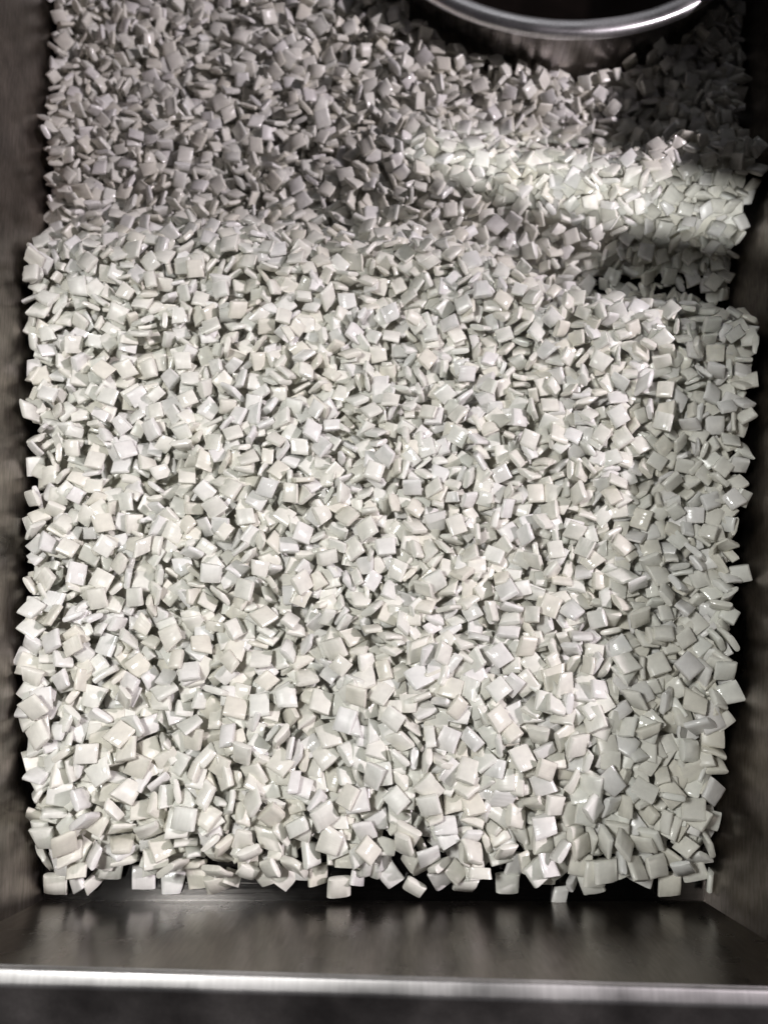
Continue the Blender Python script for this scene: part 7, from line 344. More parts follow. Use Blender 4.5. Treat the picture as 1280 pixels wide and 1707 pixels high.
5,2,956,1,28,93,12,2,0,585,81,-44,14,28,1,0,446,85,-47,6,19,9,0,309,103,21,-1,-14,6,0,81,63,-9,2,-73,9,1,285,97,16,23,-24,3,0,259,95,73,-67,6,7,1,194,97,70,50,12,2,0,539,89,91,-28,-16,0,-1,421,83,-6,-59,-70,6,1,770,-7,60,3,14,9,0,701,19,19,-62,50,3,1,413,86,54,6,80,2,0,535,98,37,-72,-38,9,0,441,74,19,-92,31,5,1,110,101,35,7,89,0,0,466,93,-2,-2,95,4,0,371,92,-17,-38,-72,4,2,282,112,6,10,98,0,-1,573,102,46,-44,3,6,0,846,-2,68,-43,37,0,0,62,85,-80,-7,-21,6,0,122,88,50,84,-16,3,0,348,98,-23,-43,-52,6,1,132,103,69,63,-30,3,0,492,91,2,-28,95,8,0,779,21,28,3,-31,7,1,555,97,-17,-5,97,6,-1,405,74,-3,31,72,0,1,284,103,-9,-17,-97,6,1,189,110,16,-5,55,8,0,521,98,24,19,-8,8,-1,170,104,-46,26,83,0,0,321,100,4,23,-91,4,1,862,5,30,15,80,0,-1,587,93,74,9,-14,1,1,390,92,49,34,54,8,-1,677,39,-8,2,-97,0,2,261,100,-21,-19,11,8,-1,630,74,6,10,95,5,0,232,93,33,-91,18,7,1,951,20,-90,33,-7,5,0,824,5,0,14,15,0,0,446,85,-37,-50,-64,8,0,52,85,31,46,74,8,0,767,8,-6,5,-97,5,0,657,39,-59,4,19,3,0,359,95,-18,-4,83,3,1,206,106,3,-5,-4,6,0,509,98,-13,89,-41,6,1,948,11,-12,-10,98,1,-1,340,86,-9,-1,-50,5,1,448,91,-15,-53,-81,7,0,728,-6,91,14,-36,5,1,604,82,3,-10,21,8,0,424,80,7,29,52,4,0,476,76,-33,4,13,1,1,804,10,-58,-46,-63,6,0,137,87,-58,-78,-13,9,0,312,82,-20,-21,-84,8,0,520,72,-35,66,60,9,1,747,18,-49,55,38,7,0,951,-11,-6,-23,77,1,0,85,80,-4,-71,-17,1,1,965,-4,42,-3,12,1,0,153,99,-83,-11,23,3,1,582,93,46,-54,56,1,0,910,5,-43,44,-18,9,0,450,95,37,57,-70,8,0,791,-10,-6,-10,-15,4,0,138,78,-15,-2,-88,8,0,730,11,60,-4,67,2,1,304,104,-9,6,-95,5,0,845,-1,-42,19,-19,7,0,497,88,-6,-4,97,5,-1,751,3,15,-27,94,0,2,98,84,26,51,74,4,-1,339,97,50,-74,34,8,1,214,98,3,-10,3,8,-1,870,-4,8,94,-1,9,0,213,89,72,9,-36,8,0,414,78,-20,0,19,0,1,968,8,-2,-95,-6,6,0,781,10,96,18,-3,0,0,691,35,88,-4,-45,1,0,175,83,83,-31,-12,6,0,464,74,-18,-28,18,3,1,926,16,-95,-20,-11,7,0,248,99,-38,-10,46,8,0,339,104,85,17,-17,0,0,398,84,-3,21,94,0,0,617,68,-4,-24,19,4,0,558,86,7,7,-93,0,0,892,20,43,23,3,4,1,864,15,21,47,-39,4,-1,520,92,18,8,-95,2,0,77,80,68,20,3,1,1,264,87,-8,9,-90,3,-1,574,63,-6,33,8,3,2,708,17,-74,-65,6,4,-1,881,-6,-35,-46,76,6,0,653,-3,66,-54,3,1,1,363,93,-23,-82,38,4,0,273,99,-4,-6,7,5,0,678,33,6,-92,4,2,0,815,4,17,96,14,4,0,781,-6,68,69,0,0,0,375,96,-57,-58,56,4,1,815,15,28,11,-82,5,0,891,10,20,-89,-17,0,-1,196,93,36,22,-41,5,0,357,84,37,-79,23,8,1,591,55,-18,-53,23,7,1,451,97,65,-47,28,1,-1,952,14,-13,11,-22,0,1,910,-5,13,-4,-54,0,-1,917,-10,51,4,-39,1,0,826,-7,-57,-68,-11,7,0,608,55,18,39,-55,5,1,228,101,18,41,-86,1,0,971,15,-1,-5,-88,2,0,662,44,65,74,-11,2,0,436,75,-17,-8,-71,4,0,541,90,25,-21,92,6,0,110,74,-16,41,-83,5,0,606,30,-65,-17,-49,7,0,280,92,66,61,-39,8,1,757,22,14,-57,77,5,0,642,57,-56,-23,52,5,0,928,7,-14,16,-95,0,0,629,60,18,-30,-69,5,0,594,74,43,-3,-86,3,0,713,10,10,-1,45,2,0,59,77,-72,-56,10,7,0,746,-6,25,-2,-88,0,1,58,85,-7,0,83,4,0,718,33,-85,5,-49,6,0,783,19,15,-29,-93,0,0,162,87,2,1,69,2,0,194,86,-13,-64,-65,2,0,480,71,52,31,75,2,0,169,59,13,-57,-80,6,0,683,23,-21,8,96,3,1,643,40,8,32,91,1,1,504,83,-8,-55,-79,0,0,559,75,96,-1,-6,1,0,253,78,92,16,-32,8,1,755,1,-73,61,22,2,1,840,14,14,51,80,0,0,604,65,-5,-47,-85,0,0,199,74,-9,60,78,8,0,498,70,-52,12,3,1,0,582,72,-20,16,-20,8,1,206,84,-12,4,97,0,0,375,70,-26,-11,-47,6,0,645,30,97,8,-17,4,0,445,64,-69,-3,26,5,1,409,81,-90,40,-11,1,0,315,88,-20,20,-59,1,0,194,59,39,-71,54,3,1,783,29,76,-64,3,8,-1,733,32,-28,35,-25,7,1,620,55,-20,20,-62,0,-1,229,88,-96,14,4,9,1,499,91,77,-61,8,0,0,922,18,2,-5,96,1,0,941,19,-86,-11,45,6,0,470,63,2,2,77,1,1,96,66,-5,-3,-70,5,0,120,68,10,6,-83,1,1,329,89,59,-17,14,0,0,852,11,-1,-26,64,5,0,542,86,43,-4,67,6,0,95,61,56,-46,2,1,0,295,88,46,5,84,3,0,269,84,14,-4,-91,5,2,958,23,4,-12,0,8,-1,172,81,0,0,-86,3,0,222,79,-96,0,-21,4,0,969,0,18,-10,16,2,0,139,73,3,10,-16,8,1,55,71,7,18,-92,7,0,542,46,49,72,-26,7,0,250,92,29,91,7,3,1,660,33,-22,12,76,4,0,799,34,-34,57,-56,8,1,892,13,-96,-2,22,8,-1,358,69,3,-79,-26,2,1,118,59,-11,27,-84,2,-1,401,26,-12,-47,-86,7,1,280,97,22,96,6,8,0,768,40,-31,
-20,-6,6,1,155,84,32,92,-3,1,-1,345,76,-46,33,-39,5,1,570,65,6,5,98,2,1,387,76,0,-16,63,7,-1,598,78,-93,32,-1,5,1,905,24,-33,-80,1,4,0,526,81,30,-91,-22,0,0,339,70,77,-32,-50,2,0,696,45,-54,57,-9,0,0,758,24,33,-7,77,1,1,870,2,26,-9,82,7,-1,223,59,4,81,-54,5,1,834,37,-86,1,47,8,0,779,13,-4,17,-94,2,0,829,-10,24,-75,-18,2,1,102,70,-13,-22,41,7,0,882,13,-3,28,-93,7,0,181,80,96,-15,-1,8,0,768,-9,18,-4,65,8,1,972,17,-77,-54,22,0,0,420,53,-51,-32,79,0,0,199,77,-19,-41,-72,8,-1,953,7,37,-41,20,1,2,700,39,-48,58,-5,2,-1,650,41,-46,-6,-50,5,1,807,12,18,-35,63,8,-1,778,-3,-73,-65,-5,6,1,325,51,-88,-6,5,2,0,855,40,16,-12,61,4,0,880,30,-94,-20,8,5,0,728,43,7,12,83,4,1,258,83,29,-60,-35,5,-1,709,34,17,-62,14,3,0,732,17,18,-76,26,4,0,881,6,44,-7,84,0,1,306,85,-27,7,26,2,0,746,40,-84,-38,-24,3,0,736,-5,2,28,-94,7,0,502,70,95,0,-9,8,1,824,38,-26,23,-84,1,0,853,23,-90,-8,13,4,0,488,66,32,0,58,8,-1,753,23,-34,-71,-24,7,1,304,40,16,81,-55,7,0,164,63,46,-35,-80,1,1,809,39,21,3,-97,7,0,808,24,-86,-31,-21,4,-1,858,30,39,-3,69,0,0,846,8,-80,-40,-24,4,1,637,38,-26,28,-40,7,-1,924,-4,-87,13,34,0,1,277,78,24,4,3,1,-1,685,18,-8,9,-42,0,0,850,-1,0,-3,99,4,0,217,57,-6,-62,-43,0,0,139,59,-35,-5,-71,0,1,302,90,24,-89,35,0,0,976,30,87,-18,-17,0,0,918,25,0,0,-90,0,0,791,26,35,33,-81,7,0,716,31,16,65,48,4,0,597,68,30,-6,-43,9,0,712,2,-83,-24,18,0,0,47,56,-11,6,82,6,1,777,46,84,7,-22,8,0,944,43,-6,-19,37,6,0,674,36,98,-8,12,4,0,60,57,-10,-19,-71,4,0,812,-2,-12,50,-81,2,0,112,58,18,-19,95,0,0,191,38,3,-51,83,6,0,661,16,73,52,40,3,0,543,55,66,6,-33,4,1,478,58,20,-57,66,3,-1,820,11,51,-2,-79,0,1,929,24,20,-96,12,9,0,909,11,11,-97,-11,8,0,665,-2,-92,-10,10,4,0,945,12,44,-9,-74,4,0,589,58,15,13,29,3,0,92,56,7,22,92,6,1,956,36,-17,0,-66,3,0,747,4,65,-68,-30,7,0,452,52,-42,2,-75,7,1,687,28,-7,20,-96,1,0,750,17,66,5,58,1,1,714,42,-22,-26,71,4,0,362,52,-76,-24,-49,5,0,380,12,-14,13,-10,6,-1,850,19,-50,82,25,6,2,845,37,-9,-24,-72,2,-1,239,70,-31,-3,-12,0,0,439,47,3,2,97,6,1,306,72,1,-26,-95,8,-1,325,70,-20,58,-49,8,0,884,-3,-41,-83,-30,5,0,351,54,12,6,-9,1,1,750,58,-94,-16,-10,1,0,951,28,-86,-47,10,0,0,616,45,37,-85,23,8,0,718,14,0,-78,-52,1,0,554,63,-5,-10,-52,6,1,384,57,16,79,-18,3,0,666,45,9,-7,-85,8,0,785,40,-48,-40,-72,0,0,242,57,57,15,34,6,1,286,42,88,-44,-6,8,0,913,-12,14,-18,-43,7,0,543,74,-3,-84,49,0,0,228,66,-26,-49,-51,0,1,520,58,-1,-82,-50,0,0,901,-3,-44,-70,48,8,0,567,71,19,-19,21,1,0,82,64,-71,-40,30,3,0,895,41,-39,-70,-17,8,0,615,65,-15,29,-88,6,1,857,35,1,8,-37,2,0,607,59,21,-95,-13,8,0,580,45,67,50,27,1,1,173,56,4,-4,39,3,1,786,58,0,38,-87,5,-1,111,72,8,38,89,3,0,692,43,2,46,-72,5,0,940,34,-29,8,-94,2,1,634,35,-84,16,-19,7,-1,170,11,83,-21,19,5,0,264,28,-36,40,62,4,1,170,28,-12,-11,-34,1,-1,830,32,32,9,43,0,1,828,49,-2,9,46,3,0,339,61,-8,-14,96,5,0,642,23,0,-14,76,4,1,815,61,11,82,-45,1,0,762,50,49,53,-67,6,0,602,41,59,2,-80,2,1,482,62,-11,7,83,5,0,208,59,-78,-29,34,9,0,100,50,52,74,-23,8,0,478,69,-56,77,-18,0,0,129,55,27,-45,81,7,1,370,53,29,84,-22,4,-1,944,1,36,21,-79,5,1,928,35,-28,0,-56,4,1,193,56,-8,-96,-5,0,0,733,59,-69,-58,-7,8,0,726,49,42,-30,22,0,0,47,47,-8,8,-92,5,0,796,26,42,-43,76,2,0,977,7,-3,-9,-9,1,0,573,53,-10,75,-22,6,0,159,73,15,97,2,2,0,677,43,15,17,54,4,1,630,52,61,20,-53,2,1,431,47,-4,-75,56,1,0,420,47,-1,4,87,3,-1,497,54,-20,-12,63,6,1,982,44,-16,79,-29,2,0,272,64,60,-60,26,0,0,406,44,-31,-72,57,0,0,298,62,9,26,55,0,1,910,43,0,-22,-45,8,0,182,70,-34,-21,89,1,0,883,33,-69,-37,-40,0,0,649,34,2,-18,84,0,0,910,26,-41,81,38,0,0,775,31,-39,68,46,6,0,739,46,-26,78,45,2,0,230,55,-1,1,88,1,1,699,51,-75,-24,-54,5,0,877,55,5,-51,84,0,1,775,68,42,12,72,8,-1,404,35,-70,-65,-18,2,1,942,-7,39,-21,26,1,-1,212,8,1,-53,-82,4,1,834,14,-75,7,27,0,0,325,71,13,30,92,4,1,407,53,-26,-12,-93,0,-1,247,72,15,-79,9,1,0,476,52,-1,-99,-5,3,0,706,12,-82,-9,-15,8,0,539,51,53,-63,24,7,1,76,52,94,4,-12,2,0,558,51,-11,-60,-33,3,1,800,65,-26,-8,90,2,0,813,33,54,10,39,9,1,658,20,-70,-32,59,6,-1,468,31,-10,-12,-6,3,0,569,51,-59,43,-65,2,1,978,23,84,13,49,0,0,880,31,-61,59,
32,0,0,941,26,-41,-78,-44,6,0,511,49,-20,-9,30,6,0,912,18,14,43,-72,3,1,843,47,15,8,60,4,0,351,51,89,-30,19,0,0,463,42,9,18,56,2,0,820,40,-43,56,-69,8,0,445,17,52,-73,-33,1,0,440,32,5,-12,72,7,0,309,52,-36,-1,-13,6,1,651,58,28,-17,35,4,0,952,50,-1,-14,-30,5,0,55,47,13,-14,9,7,0,438,49,79,7,-25,0,0,389,43,-9,-74,3,3,0,127,48,6,90,-4,1,-1,121,54,-69,61,-36,6,1,733,44,38,-41,58,0,0,929,7,66,56,21,8,0,907,2,-84,-5,-2,6,-1,881,9,-33,74,57,6,2,115,60,68,-6,23,6,0,968,31,71,-60,-33,6,-1,853,22,9,32,-10,5,1,770,32,-94,-29,4,2,1,673,62,-78,29,-12,0,0,828,64,19,25,94,7,0,969,45,-9,6,91,2,0,672,30,30,-10,-64,8,0,137,38,60,50,54,5,1,499,50,24,-28,92,0,0,812,58,-79,-12,-54,1,0,711,41,-80,-27,16,7,0,582,49,-1,12,28,0,0,617,55,-40,-15,-40,8,0,915,43,32,2,-94,3,1,376,41,-1,12,97,0,0,697,48,56,29,-73,8,-1,169,56,-1,-3,-62,4,0,735,39,3,86,47,1,0,785,49,-90,38,12,3,0,672,15,20,48,-84,2,0,875,5,55,-17,45,1,1,271,42,-1,-1,96,7,1,983,57,9,12,25,5,-1,600,60,-34,-41,27,8,0,879,52,-72,58,30,2,0,960,29,-8,45,-60,0,0,333,38,-1,3,88,2,1,360,32,-56,-2,-23,7,0,707,66,13,64,55,5,0,912,59,9,-18,-84,8,0,859,53,-30,31,-88,7,0,949,43,27,-50,-41,8,0,759,46,70,61,34,1,0,638,52,-12,-2,-18,3,0,885,30,72,-24,-13,0,0,618,30,24,-90,-6,3,1,163,65,-14,11,-41,8,0,294,63,-14,7,49,6,0,49,33,20,-10,-6,4,0,742,67,-20,1,-97,8,1,800,74,65,63,35,4,0,910,50,68,69,12,8,-1,560,49,-37,-24,-83,5,0,299,47,-51,79,-28,4,1,197,45,25,-94,19,3,0,418,37,-63,-37,-61,9,-1,405,34,6,-8,69,8,1,696,63,27,-28,91,8,0,952,18,-53,55,63,7,0,294,55,98,3,0,6,0,328,45,-95,-22,-9,0,1,927,76,7,-39,79,8,0,228,61,-30,-92,18,1,0,846,39,-76,57,26,0,0,524,37,27,-36,20,7,1,783,59,-10,14,-97,2,0,251,51,56,74,-5,6,1,759,61,51,84,5,4,0,794,84,-37,-33,83,9,-1,470,58,72,45,-46,1,0,679,53,35,-22,-69,7,0,327,52,3,-11,-98,0,1,695,39,31,88,31,0,0,258,45,-28,4,80,2,-1,97,30,-24,16,5,4,0,102,38,44,85,-25,7,1,770,89,-72,60,26,7,1,424,23,22,86,40,2,0,191,57,-44,-38,-61,3,0,901,23,-73,46,35,4,0,105,45,94,7,-17,8,0,226,52,-9,-4,-92,0,0,617,39,-13,13,-66,7,0,624,18,-17,78,-21,3,0,820,79,32,22,91,4,1,859,67,2,-3,-94,1,1,748,82,-34,-81,-42,8,0,654,53,-44,-10,-82,6,0,512,65,-89,18,-39,0,0,712,72,7,-89,12,3,0,76,43,25,-7,-75,0,0,210,44,-30,-58,33,1,1,643,34,25,6,5,0,0,841,77,-5,19,-96,7,0,664,46,30,14,58,0,0,870,30,27,23,-43,6,0,903,71,5,-18,96,3,1,571,54,-19,54,-73,7,-1,722,74,89,-14,-34,3,0,763,79,41,-5,-60,2,1,275,39,-13,-44,-81,0,0,444,50,14,-88,34,0,1,106,59,89,3,6,6,0,336,59,1,-27,-67,6,-1,976,47,-80,33,5,8,1,630,46,-49,84,-7,7,-1,572,37,8,3,68,4,0,610,20,-45,50,-35,9,0,591,28,14,-98,0,5,1,639,54,-65,-72,-16,0,0,846,57,9,17,92,5,0,805,78,-18,-10,-47,4,0,350,36,-15,-20,53,2,1,375,34,90,28,10,0,-1,544,38,92,-34,4,7,1,963,74,-71,-2,22,1,0,663,60,16,-21,71,7,0,78,13,62,71,-21,9,1,682,74,-20,-21,86,0,0,623,65,92,-14,31,2,0,946,73,-59,-75,-11,5,0,307,26,-38,6,90,4,1,412,42,3,71,-66,3,-1,497,46,10,46,-19,0,1,483,56,12,12,2,0,1,934,36,-73,49,37,3,-1,595,46,78,-9,59,0,0,85,45,-22,-26,92,1,1,138,55,67,-68,-2,2,0,537,63,59,-62,21,0,0,880,69,-45,-81,-33,6,0,538,54,95,1,21,8,0,48,39,23,-5,-80,7,0,950,57,7,-97,19,6,0,818,67,34,-46,25,0,0,659,42,-8,35,-66,0,0,234,41,-11,6,-38,8,1,590,62,1,-99,-8,7,0,524,56,59,20,-40,3,0,846,75,-81,52,-11,8,0,926,67,-21,-6,29,3,0,464,38,-18,-1,65,5,0,562,21,55,-81,-4,4,0,501,28,21,-32,-4,3,0,508,55,0,22,-43,2,0,336,26,-54,-77,-27,2,1,928,25,43,-43,21,1,0,780,81,-82,23,26,1,0,556,52,-61,41,65,5,0,367,39,-24,9,72,4,0,49,30,14,10,-63,4,0,258,33,30,-10,-27,9,0,683,57,-61,41,5,7,1,972,66,-82,-4,-28,0,0,383,51,-17,1,30,9,0,535,44,-2,10,21,0,1,607,57,-7,-92,-16,8,0,909,52,-74,-56,22,7,1,63,43,-38,13,-50,0,-1,723,68,16,-10,-77,0,1,435,17,94,-23,-15,0,1,303,43,7,-4,-4,4,0,171,44,-18,32,-91,4,1,803,89,36,-46,-49,8,0,562,66,-22,-16,-77,6,0,907,65,35,-25,80,8,-1,369,10,25,0,94,7,1,881,83,14,23,-82,1,1,198,52,75,16,16,4,-1,826,85,23,-15,-94,0,1,440,23,23,-95,5,7,-1,518,23,28,81,11,5,0,964,51,-19,80,54,3,1,763,108,-64,-59,47,0,0,861,86,20,-51,-63,6,0,850,77,4,-13,-80,7,0,69,47,79,15,-43,4,1,396,41,1,12,46,4,0,625,41,18,8,
-16,1,-1,60,23,-74,66,1,2,1,718,85,24,16,53,4,0,78,51,83,48,-10,8,0,696,72,63,-66,-28,4,0,576,49,-42,33,-21,9,0,281,36,-7,-1,-4,5,0,274,31,-51,68,-40,1,0,224,39,0,17,-97,1,0,123,43,88,-31,-33,4,1,475,54,15,-95,-8,2,0,195,36,16,-26,94,0,0,114,9,63,71,29,4,0,394,31,-14,7,86,6,0,250,25,-7,3,-84,0,1,216,61,-68,1,-30,2,-1,959,77,-10,23,55,7,1,759,67,33,-23,29,9,-1,879,67,-1,-87,-44,0,0,937,52,-74,36,52,0,0,903,53,29,10,-13,6,1,411,29,7,-24,-55,8,0,39,36,7,0,-38,4,0,349,41,-7,-29,19,3,1,893,72,13,5,56,3,-1,869,59,-16,-94,-26,5,1,248,48,11,-65,58,1,0,657,66,48,-6,-21,8,0,440,40,43,-25,79,2,0,132,45,-10,-90,17,2,0,464,44,-19,94,5,6,0,154,40,-11,98,-1,6,0,689,62,-54,-80,-22,9,0,879,46,33,-50,76,3,0,257,13,9,-16,-97,4,1,976,82,-9,28,53,8,-1,813,93,-1,6,-95,4,1,364,44,95,-25,14,4,0,729,82,0,0,-21,3,0,399,7,-14,-15,-96,4,1,104,57,12,-59,-77,3,0,927,74,-11,53,76,4,0,634,62,26,1,-41,5,0,319,41,-75,25,-56,2,-1,908,42,28,-52,74,3,1,102,43,8,16,-66,1,0,722,65,10,-12,14,3,0,892,54,-45,-76,-38,9,0,839,103,34,-70,-52,4,0,499,56,49,22,-83,5,0,413,32,18,18,-15,7,0,777,81,23,37,-87,7,0,648,39,-14,86,35,5,1,617,64,9,-8,-27,4,0,685,84,22,-7,-92,3,0,990,72,42,-19,66,6,0,177,40,-27,-58,-60,4,0,97,36,17,16,55,6,0,580,36,37,34,-79,6,1,537,74,68,-19,-67,8,0,913,81,-61,-46,-23,6,0,746,87,-85,30,29,4,0,776,105,8,34,49,4,1,669,85,-18,-85,46,3,0,433,42,34,-70,-60,4,0,944,76,-13,85,48,0,-1,335,38,92,-11,28,5,0,984,65,-84,22,42,3,0,828,75,15,-80,-57,6,0,553,28,-12,-12,34,8,1,592,16,11,-32,69,7,1,748,102,13,-32,91,2,0,522,73,-51,82,9,8,0,456,58,-67,-52,37,0,0,668,72,-9,22,-96,7,1,761,93,5,32,-74,6,0,524,55,61,52,14,8,1,824,102,-62,-69,-29,4,0,268,37,70,-60,36,7,0,84,49,-43,33,-77,1,-1,535,57,-39,-35,0,7,0,711,77,-45,21,85,8,1,452,0,-95,18,-16,1,0,803,92,-48,-17,-33,0,0,231,37,-90,2,10,8,0,589,25,38,-5,-11,0,1,478,56,-20,25,-76,8,0,586,48,14,2,93,4,0,219,38,0,-20,17,2,0,531,37,-78,-41,-28,7,1,151,50,20,-26,-68,4,-1,729,91,-6,5,-99,4,1,636,58,-6,-10,-96,4,0,557,17,-81,-55,5,4,1,709,90,48,-19,45,9,-1,921,69,44,-69,-44,9,0,347,34,-2,12,-1,7,1,945,97,61,-2,-3,2,0,992,82,62,-16,52,3,0,558,51,-46,-83,-27,3,0,297,37,61,71,-8,1,0,787,81,61,7,-50,7,0,862,76,-27,-91,-26,8,0,334,21,36,-57,22,4,1,687,64,-9,-38,83,2,0,263,42,-83,34,-40,1,0,840,86,-13,31,-71,1,0,376,33,-7,39,-46,9,0,498,43,-96,-12,-2,8,0,199,22,27,-12,68,8,1,365,49,84,-42,27,5,0,291,47,82,30,-1,8,0,690,87,88,1,44,8,0,114,46,0,-46,-67,4,1,578,67,86,42,11,4,0,597,55,3,14,9,2,0,677,80,-5,7,-71,3,-1,944,79,57,18,-33,0,1,418,-10,6,-11,13,3,0,862,103,-4,-15,79,4,1,46,43,6,7,-95,4,-1,230,33,-36,83,27,3,0,383,22,47,2,-36,3,0,305,8,-52,-1,-17,9,1,926,90,24,-14,69,8,0,494,54,4,-9,98,1,0,72,56,54,-22,0,6,0,403,32,-17,-45,-58,2,0,769,98,-4,-31,-49,2,0,558,45,-84,-25,-2,1,0,661,60,-3,11,-28,6,0,797,106,-8,-16,-35,7,1,658,90,-57,-10,-25,0,0,642,78,-22,60,-59,7,-1,706,85,-83,-25,-16,9,1,665,68,-98,7,-1,0,1,416,44,-4,-76,19,2,0,745,100,8,4,33,2,-1,849,91,23,24,6,0,0,850,93,28,-22,-74,6,1,433,4,55,80,11,4,0,887,84,-9,14,77,0,1,601,64,17,19,72,2,-1,617,67,31,46,77,4,1,960,89,-11,-87,10,4,1,244,46,-24,5,-70,8,0,179,42,25,86,-9,0,0,907,83,15,-85,-20,6,1,900,101,-47,-81,-32,12,0,572,71,10,-23,-33,2,0,387,45,-94,-15,-16,1,0,88,62,39,-48,56,4,0,319,47,11,-67,-44,0,0,509,39,61,73,16,8,-1,57,30,4,34,93,2,1,431,25,0,26,47,1,0,734,85,-17,21,-95,1,-1,410,24,-20,31,-91,2,2,194,48,-41,79,-21,2,0,137,38,22,-8,65,7,-1,462,14,-12,2,98,4,0,193,21,-73,-61,-13,0,0,356,31,-15,16,-55,0,1,503,67,0,22,24,7,0,630,73,63,4,-7,8,0,160,44,35,-76,-53,9,0,344,37,6,-12,-9,8,0,414,17,-15,-98,-4,0,1,611,82,-5,-60,64,4,0,106,49,21,25,-8,0,0,60,37,-29,-20,-65,2,0,440,35,-3,-99,-3,8,0,262,17,-21,-11,-94,7,0,389,-5,-51,-81,24,0,0,972,95,4,36,91,7,0,828,99,-8,-7,74,2,0,917,93,22,-71,6,6,0,943,93,-44,-5,88,0,1,312,18,71,-48,34,0,0,165,34,45,-79,-34,2,0,278,23,-33,38,-73,4,-1,247,8,1,-10,11,8,1,993,99,-11,11,90,4,0,549,69,-4,23,62,5,1,551,43,8,-95,-17,0,-1,585,68,-3,-2,51,2,0,497,61,3,37,54,6,0,938,81,49,33,-52,3,1,712,97,-35,-46,-74,1,0,850,104,-5,8,76,0,0,461,40,98,
